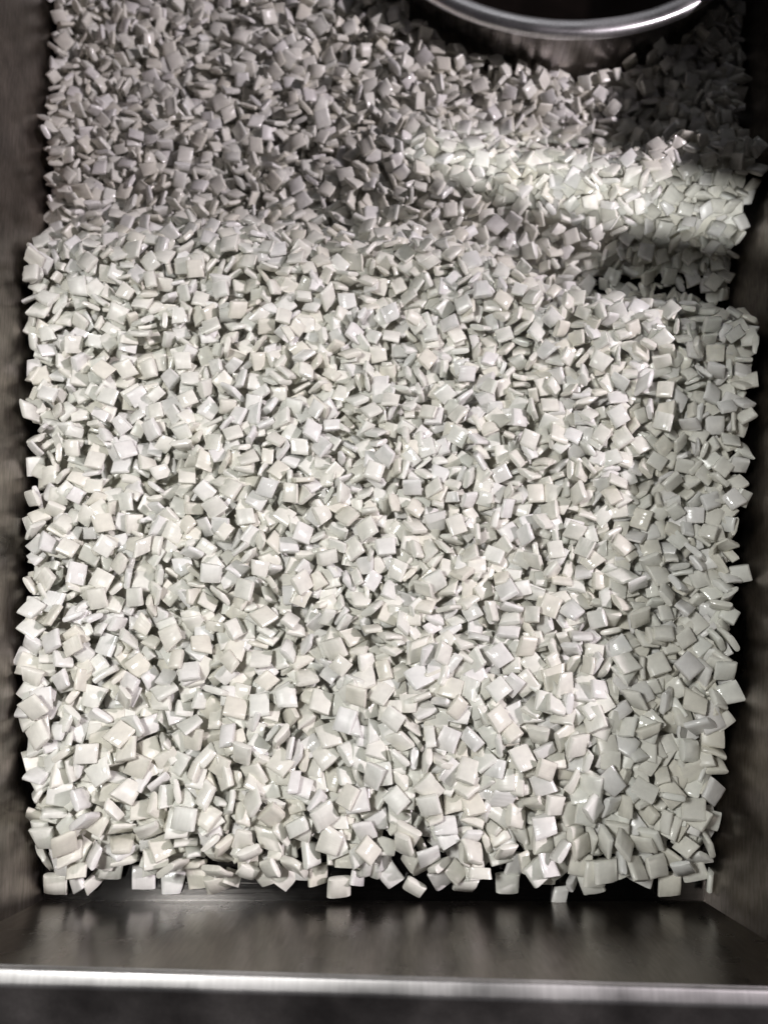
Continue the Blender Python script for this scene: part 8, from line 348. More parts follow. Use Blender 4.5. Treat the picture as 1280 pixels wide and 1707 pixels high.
-3,14,8,1,121,50,17,24,2,8,0,670,89,-30,-64,-69,3,0,210,43,31,89,16,5,0,39,41,-70,-39,56,6,-1,397,36,-86,45,16,3,1,119,34,-69,71,2,3,0,455,21,50,84,11,5,0,186,17,37,-43,-4,3,0,452,29,-16,-12,31,1,0,203,32,95,26,3,7,0,531,67,-48,3,34,5,0,221,38,5,-11,-5,8,1,174,47,-85,-3,-49,2,0,728,102,86,-43,12,4,0,204,5,-21,-93,-24,8,0,739,95,-2,-1,95,2,1,783,102,-6,-2,83,7,0,513,70,27,58,54,0,0,695,87,36,41,-69,8,0,57,49,-4,28,-95,6,0,869,99,-51,-78,-33,2,0,296,21,-74,1,51,0,0,531,54,68,67,-23,0,0,330,12,-27,-38,63,7,1,281,37,-6,8,-55,3,0,251,35,-66,-63,-27,3,0,408,43,-17,5,69,7,0,449,44,-7,97,-2,0,0,805,84,26,83,-41,3,0,755,107,-2,-6,-22,7,0,91,34,81,44,22,2,1,963,106,15,76,41,7,0,798,98,-20,22,69,0,0,254,3,76,63,7,2,0,308,-1,52,-83,16,7,0,84,42,-27,20,63,0,1,422,56,86,49,3,4,0,140,50,14,-5,-17,5,0,480,65,-2,-23,-12,3,0,453,53,2,-17,96,4,0,424,10,14,-11,-74,1,1,460,67,-18,11,-34,3,-1,557,33,10,4,-6,4,2,296,42,-12,11,41,2,-1,432,43,31,-23,-78,9,0,91,49,18,96,-13,4,1,267,25,81,-33,-41,6,-1,623,66,72,15,-48,7,1,585,54,-46,-58,-61,0,0,927,105,-49,-66,-49,3,1,362,39,22,35,45,3,0,636,64,-40,-58,-68,6,0,223,1,16,-30,55,0,0,343,38,-7,20,58,1,1,649,81,23,91,32,6,0,524,35,13,-14,95,1,0,484,47,64,69,30,1,2,822,104,16,6,-45,7,0,576,71,-1,0,-96,2,-1,159,11,-36,-90,-3,5,0,344,25,30,1,28,2,0,225,26,22,-88,38,4,1,672,91,-35,22,-56,1,0,103,47,15,-14,89,3,0,798,82,66,-30,57,2,0,249,18,81,27,-1,8,1,524,79,-27,74,58,3,0,598,79,-4,-6,98,7,0,219,40,-28,7,-91,6,-1,767,93,19,7,-44,0,1,618,48,26,76,49,8,1,844,105,-36,1,-58,8,0,905,103,14,-10,45,1,0,314,24,82,41,-37,1,0,741,106,-27,3,82,5,0,52,46,14,-2,-80,2,0,699,96,-7,4,-88,4,0,890,100,-2,36,15,7,0,257,29,15,2,-24,6,1,163,44,29,22,-86,0,0,930,105,61,27,-65,7,0,397,39,-19,-14,-86,1,0,806,92,0,5,99,8,0,184,15,53,-77,-32,0,1,627,77,55,-17,-54,1,0,229,34,31,79,-41,5,-1,292,15,-72,-43,-26,2,1,562,63,-35,33,-47,8,0,285,36,-10,20,42,0,0,62,37,51,-57,62,1,1,374,-10,-98,12,3,3,-1,871,95,-6,21,-97,4,1,861,105,-1,-1,78,7,0,474,65,49,-55,-10,3,0,408,35,41,6,82,3,0,39,31,11,-33,62,8,0,533,44,-11,-95,-25,4,1,191,54,-38,-4,90,4,0,319,43,-74,30,-30,2,0,491,65,-5,-1,17,7,0,489,56,-14,95,-1,7,1,551,80,73,-62,-23,2,0,243,48,-5,-12,-78,4,-1,879,105,17,-4,92,8,1,545,71,-67,-63,-24,8,0,94,49,0,4,-93,5,0,595,53,-52,-71,-44,3,0,688,97,-1,-41,-35,0,1,660,91,43,3,-66,5,0,948,112,30,20,-66,7,-1,727,99,-19,-59,76,2,1,695,75,87,-26,21,9,0,378,47,-4,-11,81,4,0,146,53,74,57,18,4,0,712,98,15,21,-95,4,0,519,57,-13,-30,68,8,0,562,46,-71,62,29,1,0,439,5,29,90,22,8,1,780,66,-18,-81,54,5,0,382,41,27,-28,-40,7,0,691,82,-20,-29,-80,1,0,817,76,73,-10,-52,8,0,427,36,38,11,-90,8,1,448,64,16,-25,77,2,-1,118,50,59,-31,-18,9,1,788,86,47,77,-38,1,-1,465,39,-26,-72,41,9,1,754,84,-42,27,84,0,0,505,44,-22,-67,-38,3,0,546,62,-34,66,-28,9,1,347,53,-88,-28,-27,2,-1,312,-3,-41,10,-29,8,1,991,108,87,-35,-31,7,0,41,44,37,-80,38,8,0,580,72,10,-44,25,0,0,195,42,37,77,-27,1,0,942,103,14,11,-31,8,1,770,95,16,-42,-17,0,0,610,81,82,45,30,7,0,421,27,1,-21,73,4,0,513,65,-5,-53,66,5,1,65,62,-41,89,2,7,0,216,52,-89,8,8,7,0,118,40,5,-7,81,8,0,381,33,90,40,7,1,0,414,-4,0,-18,69,0,-1,591,64,31,10,-53,8,2,418,20,33,91,20,7,0,631,88,0,-16,97,4,0,267,41,-94,-25,-16,4,0,907,108,90,-35,0,2,0,332,37,72,-42,-44,7,0,509,73,-79,0,-42,3,1,649,71,95,19,11,1,-1,807,82,-1,-50,-75,2,1,158,31,72,-56,-39,3,0,982,106,-87,-9,37,4,0,939,115,4,-7,-85,5,0,70,56,18,-7,-65,4,0,332,16,-18,71,-33,6,0,167,36,27,15,41,3,0,969,102,-1,6,-12,7,0,94,34,-85,5,-30,2,0,464,56,28,-9,27,8,0,355,16,-91,-36,-10,5,0,622,59,64,75,-5,0,0,456,27,-7,-10,-69,1,1,529,71,-42,-71,18,6,0,323,-2,-29,16,17,7,0,143,25,-92,1,-11,5,0,653,62,-20,-16,-79,6,-1,55,29,18,-19,77,8,1,264,20,36,-20,16,0,1,300,41,81,-26,-35,1,-1,87,42,-20,-73,-64,1,1,315,36,-1,-1,-42,6,-1,449,18,93,33,1,2,1,34,18,24,-10,74,9,0,793,87,-20,-42,-78,7,0,427,47,15,95,23,9,1,540,59,20,32,-74,0,0,218,35,-23,-63,-28,0,0,895,98,2,4,7,4,-1,233,30,45,-9,26,4,0,418,14,-66,71,2,7,1,397,22,16,29,-85,6,0,359,24,9,8,-30,3,0,485,65,-9,-33,72,3,0,283,36,11,-2,69,6,0,196,30,9,
20,-90,4,0,706,88,-37,-53,49,6,0,581,86,15,-21,-89,5,1,401,43,-42,16,-28,4,0,669,85,-83,-35,4,0,-1,846,89,-15,14,16,1,1,724,91,-4,10,-46,2,0,568,56,99,-3,-2,5,0,245,23,6,-30,6,1,0,119,34,3,-4,-1,4,0,920,112,29,-22,69,6,1,519,79,49,4,16,2,-1,257,36,10,4,98,0,0,73,23,-12,-6,97,0,1,176,65,-80,57,12,7,0,128,51,-35,27,-48,4,0,890,105,9,-34,91,3,0,39,47,18,14,93,1,0,560,79,0,-6,-94,8,0,390,35,6,-17,-54,7,0,312,12,0,5,-79,6,0,740,79,2,19,25,4,1,862,104,2,-7,28,0,0,645,82,20,37,-30,7,0,967,104,-4,13,-39,2,1,599,85,1,95,-19,4,0,996,101,28,8,-91,0,0,176,50,12,94,-2,5,0,356,33,-22,-9,39,5,1,355,49,-7,10,-81,6,-1,162,53,50,81,23,0,1,814,79,70,66,-8,2,0,651,74,-13,26,91,7,0,448,34,-78,58,-19,8,0,184,11,-88,-34,29,1,1,325,26,-4,-70,-10,1,0,824,38,-61,-36,-14,2,0,420,9,-70,67,-1,0,0,288,20,-27,2,8,1,1,934,109,-49,8,51,4,0,614,76,37,1,-87,8,0,486,46,30,-2,-67,0,1,138,47,-1,-67,-19,9,-1,876,99,83,-14,45,3,1,159,14,12,0,83,8,0,287,11,-3,-10,-95,0,0,92,14,50,-84,-6,5,0,770,35,69,31,-42,3,0,670,64,62,-72,0,6,1,471,64,-21,16,-24,4,0,249,36,9,-14,16,9,0,563,66,-56,-9,-72,8,0,52,19,25,11,-8,8,1,548,82,-89,-10,-40,9,0,357,42,-96,-22,2,8,0,982,101,6,-12,-47,8,0,701,55,78,-19,14,0,-1,157,22,-70,-58,25,8,1,85,49,34,-45,23,6,1,311,33,-45,44,-25,0,-1,102,26,-2,-60,22,7,1,313,1,-15,-20,-53,2,0,105,58,-1,99,-2,7,0,954,111,0,6,4,1,1,682,75,0,-4,-88,3,0,213,36,-43,-11,-48,5,0,399,46,44,-77,19,3,0,233,35,21,-63,2,2,0,736,44,-39,-42,-57,7,1,374,35,-8,0,96,5,0,286,27,1,-10,-98,3,0,450,52,84,46,13,6,0,711,74,-4,13,36,7,1,925,109,-5,-4,-73,1,0,966,102,-1,-24,-95,6,0,629,75,-86,36,-31,0,1,424,46,57,-18,10,0,0,338,30,-1,0,68,0,0,864,82,21,-1,59,8,0,70,43,36,88,9,2,0,53,41,13,7,-97,8,1,904,103,44,47,-59,4,0,110,46,17,5,-66,0,0,845,71,34,17,-32,4,1,697,78,-31,-17,-84,0,-1,622,85,66,-69,-5,3,0,404,32,17,96,15,6,0,727,52,-18,-73,62,3,2,621,93,-10,2,16,4,-1,299,46,-51,-9,22,3,0,194,27,-38,-87,-3,2,1,432,41,3,48,-86,3,-1,804,23,-26,-3,-84,7,0,339,21,-70,-35,61,7,1,588,89,-81,-57,5,3,0,488,72,9,0,61,4,0,409,45,15,-37,49,6,0,267,32,13,-30,41,5,0,463,58,10,-1,-73,4,0,505,73,99,7,1,7,1,197,43,83,47,-17,0,0,662,71,-4,70,68,0,0,48,35,-9,15,-97,5,0,177,28,-17,20,-89,4,0,520,54,22,9,-77,0,0,503,65,27,7,-29,0,0,431,31,6,88,43,0,0,640,51,0,-40,89,9,1,537,73,15,-29,90,6,0,586,69,72,62,11,5,1,829,23,-70,11,15,3,0,522,63,-95,-5,-7,2,1,311,28,3,27,-57,7,-1,490,44,50,6,-58,3,1,758,64,32,-66,4,0,0,413,2,-97,1,-18,4,0,176,19,-89,-35,9,9,0,700,51,-40,-41,-73,4,-1,949,83,-62,-43,-26,4,1,564,83,-15,-65,66,4,1,85,49,-49,33,66,1,-1,364,36,5,1,69,6,1,367,28,-43,65,-29,0,0,883,82,-27,22,-72,1,0,981,88,-2,-8,-98,2,0,435,54,-6,9,70,7,0,181,44,-12,-2,-2,5,0,789,7,34,-41,52,0,1,147,41,-13,0,-86,7,-1,940,96,-12,0,79,3,0,123,11,78,61,0,3,1,675,48,11,11,74,1,-1,751,18,62,42,-50,0,1,65,50,-26,-24,46,2,0,242,40,-15,-3,-78,2,0,475,64,-66,-57,-46,3,0,882,76,60,45,-16,4,0,843,59,56,51,-64,1,0,431,16,-63,20,-18,9,0,319,-10,38,92,1,2,0,145,17,21,-97,-2,8,1,477,82,21,10,-94,0,0,393,43,20,13,12,2,0,215,46,63,20,-5,9,0,999,85,0,3,48,8,0,584,62,-7,7,-91,6,0,810,6,-74,66,-2,6,0,850,67,-60,-20,-42,4,1,633,67,-10,8,-85,2,0,140,51,-2,-9,-82,2,0,225,22,79,-59,4,3,1,303,13,-90,-39,12,8,0,870,73,47,-13,59,2,0,519,79,1,-60,37,7,0,353,37,-3,2,-52,2,0,257,34,-23,-8,-95,4,0,389,29,-14,41,-26,2,0,73,14,1,-5,89,2,0,75,37,-51,1,85,5,1,478,74,84,52,6,6,0,815,55,-12,65,73,0,0,734,66,7,-54,-81,7,0,967,73,-26,31,-81,8,0,917,89,15,-35,-68,2,0,933,81,6,-83,-53,1,1,456,63,13,-12,-89,1,0,711,72,77,-10,-22,0,-1,595,81,-1,2,-56,5,0,901,91,-22,67,61,4,0,971,67,-2,4,-66,8,1,840,27,-28,-77,-46,5,0,545,88,-28,-50,-46,7,1,341,41,-48,-6,-28,0,-1,419,54,2,94,-31,9,1,666,70,-58,33,-21,2,-1,41,32,22,9,14,1,0,87,24,3,-2,51,2,0,402,17,-28,86,18,0,1,37,48,12,-94,25,6,0,102,49,70,-31,48,6,0,341,29,-54,31,-5,2,0,824,-9,-58,0,26,9,0,446,50,-2,-5,83,1,0,780,48,17,11,-74,5,1,122,43,-5,22,-96,1,0,608,78,6,24,84,5,0,227,35,-15,-14,-22,1,0,79,8,-97,-20,-2,7,0,726,20,95,-1,-25,6,0,323,29,80,-8,53,7,1,648,65,70,-28,26,9,-1,678,58,-30,36,-85,0,1,991,52,66,34,-26,
5,0,117,35,7,-97,-19,2,0,87,31,0,-8,19,4,-1,829,5,5,2,82,3,0,334,6,0,-98,9,4,1,147,33,-64,-74,-14,2,0,173,48,-86,10,47,3,0,552,64,-6,-11,-74,0,1,299,36,-20,30,-86,8,0,280,20,1,34,-15,8,0,693,15,69,-38,23,2,0,292,-11,2,-1,-96,8,0,209,10,-1,37,1,2,0,283,5,3,-17,18,8,0,310,3,26,-95,-12,1,0,504,53,60,-60,-42,9,1,314,45,-64,57,-19,1,0,510,81,91,39,-8,2,0,410,43,36,4,11,0,0,239,27,-6,66,-8,7,0,245,40,-19,-12,-68,1,1,289,33,-49,-81,12,0,0,216,32,1,-16,-96,4,0,926,53,-54,-45,-51,3,0,156,53,-60,38,-46,2,0,799,46,76,33,54,8,0,313,17,12,29,58,1,0,664,20,55,-60,33,0,1,81,50,-15,-87,42,7,0,901,49,18,54,-73,2,0,971,56,80,-55,15,8,1,44,62,-1,97,-20,2,-1,40,53,-32,-19,-4,4,1,281,29,12,-87,-26,4,0,482,64,54,-18,-31,7,0,240,9,-2,-27,-28,9,1,55,52,26,-11,1,5,-1,368,45,2,-52,-82,1,1,531,84,12,39,5,6,0,384,40,3,94,-30,8,-1,165,47,54,-20,-76,2,0,599,73,90,9,-3,3,0,440,47,-31,-21,89,8,1,580,85,-8,5,-21,8,0,579,72,-62,15,-71,9,1,225,15,-5,7,-91,9,-1,619,47,19,-49,-84,7,1,440,56,-63,75,-3,9,0,184,49,-34,-92,-3,9,0,378,21,27,20,-17,2,0,949,71,61,6,-56,5,0,358,47,63,50,-14,1,0,234,39,-19,3,66,0,0,971,33,55,37,-43,0,1,319,33,83,8,53,6,-1,411,9,-12,-20,-21,0,1,695,29,-38,5,36,8,0,760,42,-8,-4,-95,3,0,874,55,-2,23,92,8,0,286,47,69,69,-11,0,1,402,38,-43,67,-23,4,-1,98,50,1,2,98,0,0,855,51,-95,18,-16,8,1,249,47,-5,11,73,6,1,219,49,-70,-65,-5,4,0,109,51,-55,-10,-10,7,0,345,42,23,15,-94,2,0,360,17,-8,-62,-64,8,0,767,-11,90,-24,2,6,0,701,21,-2,1,65,0,1,548,75,23,-6,-94,0,0,264,29,7,-11,45,6,0,717,3,-36,81,-45,1,-1,910,67,27,-20,87,4,2,190,41,-66,-70,-10,3,0,138,44,23,-22,-66,3,0,564,82,42,-56,5,5,1,460,59,0,23,28,3,-1,694,45,-2,27,48,3,0,194,28,36,7,59,3,0,786,35,9,68,58,1,1,669,66,-15,-54,-78,4,0,517,79,-11,48,78,7,0,501,71,-5,7,53,5,0,330,32,1,0,98,7,0,626,64,-14,-28,94,1,1,825,46,-38,-7,71,7,0,946,31,13,-80,56,8,1,419,51,65,-57,25,3,-1,660,51,95,14,-24,6,1,866,42,-39,24,-66,6,1,582,75,80,-3,-41,0,0,735,-5,19,90,-30,0,0,858,15,-2,-98,8,7,0,521,56,-24,20,59,2,1,635,50,-59,-24,-53,3,0,998,60,-23,-28,63,8,-1,356,22,-32,-46,-33,9,1,296,14,-60,-21,68,6,1,71,49,-29,60,73,8,0,776,37,18,18,-77,6,0,490,56,80,-51,-23,0,0,479,68,-17,-21,2,6,0,223,35,-13,-91,28,6,0,999,27,44,74,-48,8,0,848,33,-17,34,37,7,1,593,76,74,37,-33,6,0,206,38,28,-77,-54,6,0,293,30,-6,38,90,7,0,1008,44,48,-9,68,7,0,108,31,48,39,-32,8,0,380,7,-14,11,20,4,0,964,31,78,-28,-4,4,0,86,17,43,59,-42,5,0,896,54,-60,15,8,0,0,127,51,11,41,-89,6,1,248,36,-3,-30,12,8,0,679,49,-24,-54,-20,0,0,555,63,80,50,-23,1,0,82,58,-77,-43,37,1,1,102,57,-55,46,19,1,-1,278,38,25,15,-80,1,0,614,62,-55,-8,-82,8,1,912,20,-48,30,22,1,0,721,45,-63,-76,8,2,0,827,31,-20,31,24,8,0,988,19,8,42,83,6,0,309,-11,44,89,0,8,1,427,54,-54,-6,5,8,0,937,41,-82,44,1,0,1,27,48,-5,-34,-87,3,0,148,40,-24,32,-83,2,0,265,24,-3,26,-54,1,0,628,65,-20,-31,-55,1,0,456,58,-95,-15,-7,0,1,55,48,-82,38,29,0,0,168,40,5,-7,-64,3,0,661,3,70,43,-43,0,0,790,33,-41,-30,-57,8,0,926,28,-22,21,-88,2,0,79,30,87,13,-6,7,0,259,18,-90,-31,4,1,1,539,84,24,-47,81,5,0,505,65,-8,-50,28,9,0,735,37,0,20,64,0,1,514,71,2,3,80,2,-1,647,46,-13,-5,92,0,1,976,65,67,25,-56,8,0,348,37,-46,28,-76,5,1,989,43,-1,-45,71,4,-1,146,27,-22,2,57,3,0,283,-12,23,-96,1,6,1,333,7,78,60,9,0,0,318,50,-97,0,6,2,0,189,50,-66,3,13,1,0,562,82,-19,30,28,0,0,809,38,71,2,-64,0,0,469,56,-46,16,-81,2,0,636,51,-29,40,54,2,0,755,35,-80,-39,43,4,0,62,15,-56,-74,-15,8,1,378,56,-56,-78,-23,2,0,338,39,47,-58,-48,2,0,55,41,-20,33,-87,3,0,934,55,-38,-36,7,3,1,366,43,53,76,31,7,0,315,43,-75,-61,-21,8,0,370,29,-47,-42,23,8,0,141,50,92,-18,-27,1,0,146,16,40,87,-23,5,1,239,58,21,12,-86,3,-1,860,40,-35,28,-88,0,1,940,8,-19,-20,-18,8,-1,219,17,-15,-26,66,0,1,524,85,-34,-53,-5,4,0,146,57,19,3,75,0,1,259,35,-54,-67,34,2,0,320,33,15,18,-93,0,-1,286,33,0,13,-65,0,0,884,52,-18,-47,-53,2,0,516,51,53,73,-33,4,0,400,17,71,69,7,8,1,287,40,32,-93,3,2,0,836,38,-22,-49,-72,8,0,780,33,77,57,-5,2,0,604,52,19,45,83,4,0,119,20,49,84,10,1,1,231,45,4,6,-58,6,0,440,43,-30,-49,28,6,0,111,45,-12,-59,-60,0,0,134,33,-2,21,93,8,0,51,34,18,31,13,
5,0,684,33,-15,-14,30,7,0,260,42,17,19,85,8,0,489,67,95,-6,-27,3,0,35,54,34,91,0,0,1,215,48,50,33,-79,9,0,382,25,-46,64,-34,6,-1,617,48,3,0,23,6,0,272,-3,1,4,13,1,1,442,20,-13,-10,18,6,0,969,2,-2,-32,-87,1,0,408,34,76,61,13,4,0,709,38,-42,78,42,6,0,302,29,19,-64,-19,7,0,849,25,42,13,-62,8,0,323,27,2,-33,92,4,1,412,58,25,95,5,7,0,151,62,6,23,71,0,0,25,67,70,-1,-56,5,0,55,62,27,3,87,3,0,68,51,-51,19,23,2,0,403,25,-89,-42,2,4,0,439,27,93,-3,-30,0,0,528,56,-19,36,76,3,0,903,46,96,-14,7,9,1,409,46,39,50,53,6,0,870,33,0,-34,-70,0,0,412,12,-17,97,-1,8,0,83,14,-2,26,15,6,-1,80,33,91,11,19,4,1,385,48,-39,63,11,0,1,543,79,-76,23,1,7,-1,238,30,-54,-82,-4,8,0,289,17,-10,-67,-52,2,2,121,51,-34,28,-77,0,-1,729,38,35,-47,-4,7,0,232,38,-98,-8,11,9,1,824,27,49,-9,-86,0,0,379,14,-72,63,25,8,1,190,31,-31,19,-66,8,0,38,35,-32,15,-86,0,0,448,43,-8,-56,8,3,0,112,33,-79,-53,10,8,0,440,10,28,94,-7,8,1,587,29,74,15,-45,1,-1,364,11,-73,58,33,0,0,570,58,-32,-90,23,3,1,167,51,17,-8,-56,0,0,486,58,7,-97,-10,2,0,162,35,-91,13,-37,3,0,184,45,1,-99,-6,6,0,545,38,-36,32,64,6,0,854,23,2,37,-88,4,0,37,19,11,1,89,1,1,99,52,36,86,28,4,0,1011,52,16,-17,67,3,0,577,69,61,22,72,3,0,428,39,-37,33,-70,1,0,558,66,78,51,15,7,1,439,59,-27,-39,-30,0,0,701,27,23,44,-56,4,0,274,35,7,-5,-1,3,0,662,40,36,-47,-79,0,0,479,50,-28,5,-89,3,-1,799,24,18,0,91,6,1,718,33,-39,-84,-28,0,0,651,39,-8,78,-46,6,1,472,46,95,-7,-28,2,0,897,35,5,-97,-5,8,1,391,46,-72,20,-26,3,1,354,28,-81,-52,15,8,0,698,19,81,-7,56,0,0,208,21,-57,16,32,8,0,955,6,79,48,34,7,0,799,17,-56,-75,-20,2,1,109,47,10,10,-98,2,1,922,-7,3,-5,-99,0,-1,766,18,79,-58,15,2,0,215,34,83,-35,-39,8,1,193,50,5,-17,-95,1,0,248,51,-45,45,76,8,0,517,67,48,-81,-4,4,0,592,61,-5,67,17,3,0,146,45,14,35,-33,3,0,533,60,-3,31,-60,0,1,815,30,20,-2,53,2,-1,412,42,10,1,27,6,1,387,7,-94,5,-8,5,0,362,8,32,-4,70,0,-1,507,52,84,-9,52,8,1,255,39,-67,-17,-27,9,1,685,32,24,-18,-93,1,-1,626,43,-7,31,89,4,1,738,19,-92,34,9,7,0,75,49,-46,-58,-23,4,0,220,44,27,-72,-50,3,0,989,47,-34,-22,-55,7,0,919,39,43,86,14,6,1,305,35,5,6,-83,5,0,368,36,-1,0,-87,1,0,861,29,14,-16,-88,6,1,910,50,49,5,35,3,0,620,34,51,-80,23,2,0,934,47,61,67,-39,6,1,161,50,3,9,4,6,-1,457,42,15,-34,-64,8,0,54,48,-60,14,63,3,0,231,41,-37,-33,-76,2,0,791,10,5,3,97,2,2,495,49,-89,20,-37,2,-1,547,67,6,-17,-80,0,1,670,32,2,21,-68,8,-1,732,26,-6,6,55,2,1,144,16,98,-8,4,8,0,273,45,32,47,28,8,0,614,57,-9,-24,50,5,0,28,57,-30,13,-71,0,0,955,47,6,20,-91,6,0,146,36,-83,-47,-21,7,0,704,13,-19,82,-9,4,1,181,60,-13,2,-34,4,0,760,39,-15,-13,27,2,0,654,30,-34,-64,-63,7,0,381,41,6,-52,-59,1,0,372,29,-60,36,44,7,0,969,37,-10,-91,-34,3,0,126,39,-6,-6,77,5,1,334,45,-69,61,37,2,0,394,45,39,-9,-78,1,0,202,44,0,0,4,0,0,763,23,85,-48,12,8,-1,257,18,-6,5,93,2,2,353,41,-26,4,-86,8,-1,94,49,38,-2,90,2,1,576,48,-73,-26,-12,7,1,842,32,-6,49,-84,3,0,627,46,32,89,-28,3,0,290,20,-43,-17,-78,5,1,791,30,96,-11,-4,7,-1,292,44,-87,-16,-38,4,0,422,40,15,-73,-64,7,0,883,29,59,6,-48,9,0,421,24,24,94,-11,0,1,232,26,-25,9,-84,7,-1,534,30,-68,15,52,1,1,761,30,-36,7,-75,4,1,335,38,14,28,-62,7,-1,422,12,-22,-34,-58,7,1,868,38,37,-14,-80,3,0,1014,44,-36,24,-15,8,1,793,45,65,68,6,8,-1,147,48,49,50,-14,2,1,317,38,0,-2,-85,1,0,472,40,49,-41,53,2,0,232,18,-90,-20,32,1,1,328,5,-56,-58,14,1,-1,618,19,-23,-90,33,3,1,702,40,-58,-6,4,8,0,711,31,-33,-3,7,4,1,190,42,-8,-74,-18,2,-1,314,21,-65,70,-26,1,0,263,24,52,19,81,8,1,349,17,-64,-31,19,6,-1,175,46,-94,-7,21,7,1,214,47,53,43,16,6,0,856,11,-34,58,-48,2,0,39,44,-34,-39,-12,3,0,402,35,-25,13,-24,5,0,914,33,-26,-13,77,4,1,991,37,34,24,-90,4,0,159,44,27,59,75,2,-1,363,39,-4,-4,-99,6,1,244,38,-26,-2,-92,4,0,66,51,44,33,69,8,0,739,26,0,-1,93,2,1,228,48,-25,-8,22,3,0,661,35,1,0,-61,6,0,200,17,-77,-62,4,7,0,202,36,-33,49,-76,3,0,27,36,97,2,-17,6,-1,315,0,-76,-51,13,0,1,813,38,90,-26,0,0,0,130,51,-5,-66,-66,1,0,117,51,-59,16,-78,3,0,296,36,29,77,48,4,1,832,22,-7,-27,49,0,-1,821,24,-21,36,-27,6,0,202,10,26,-95,-4,6,1,35,58,4,5,46,1,0,441,47,45,-16,-41,8,0,270,33,28,56,31,0,0,56,44,-7,16,-72,4,0,390,25,
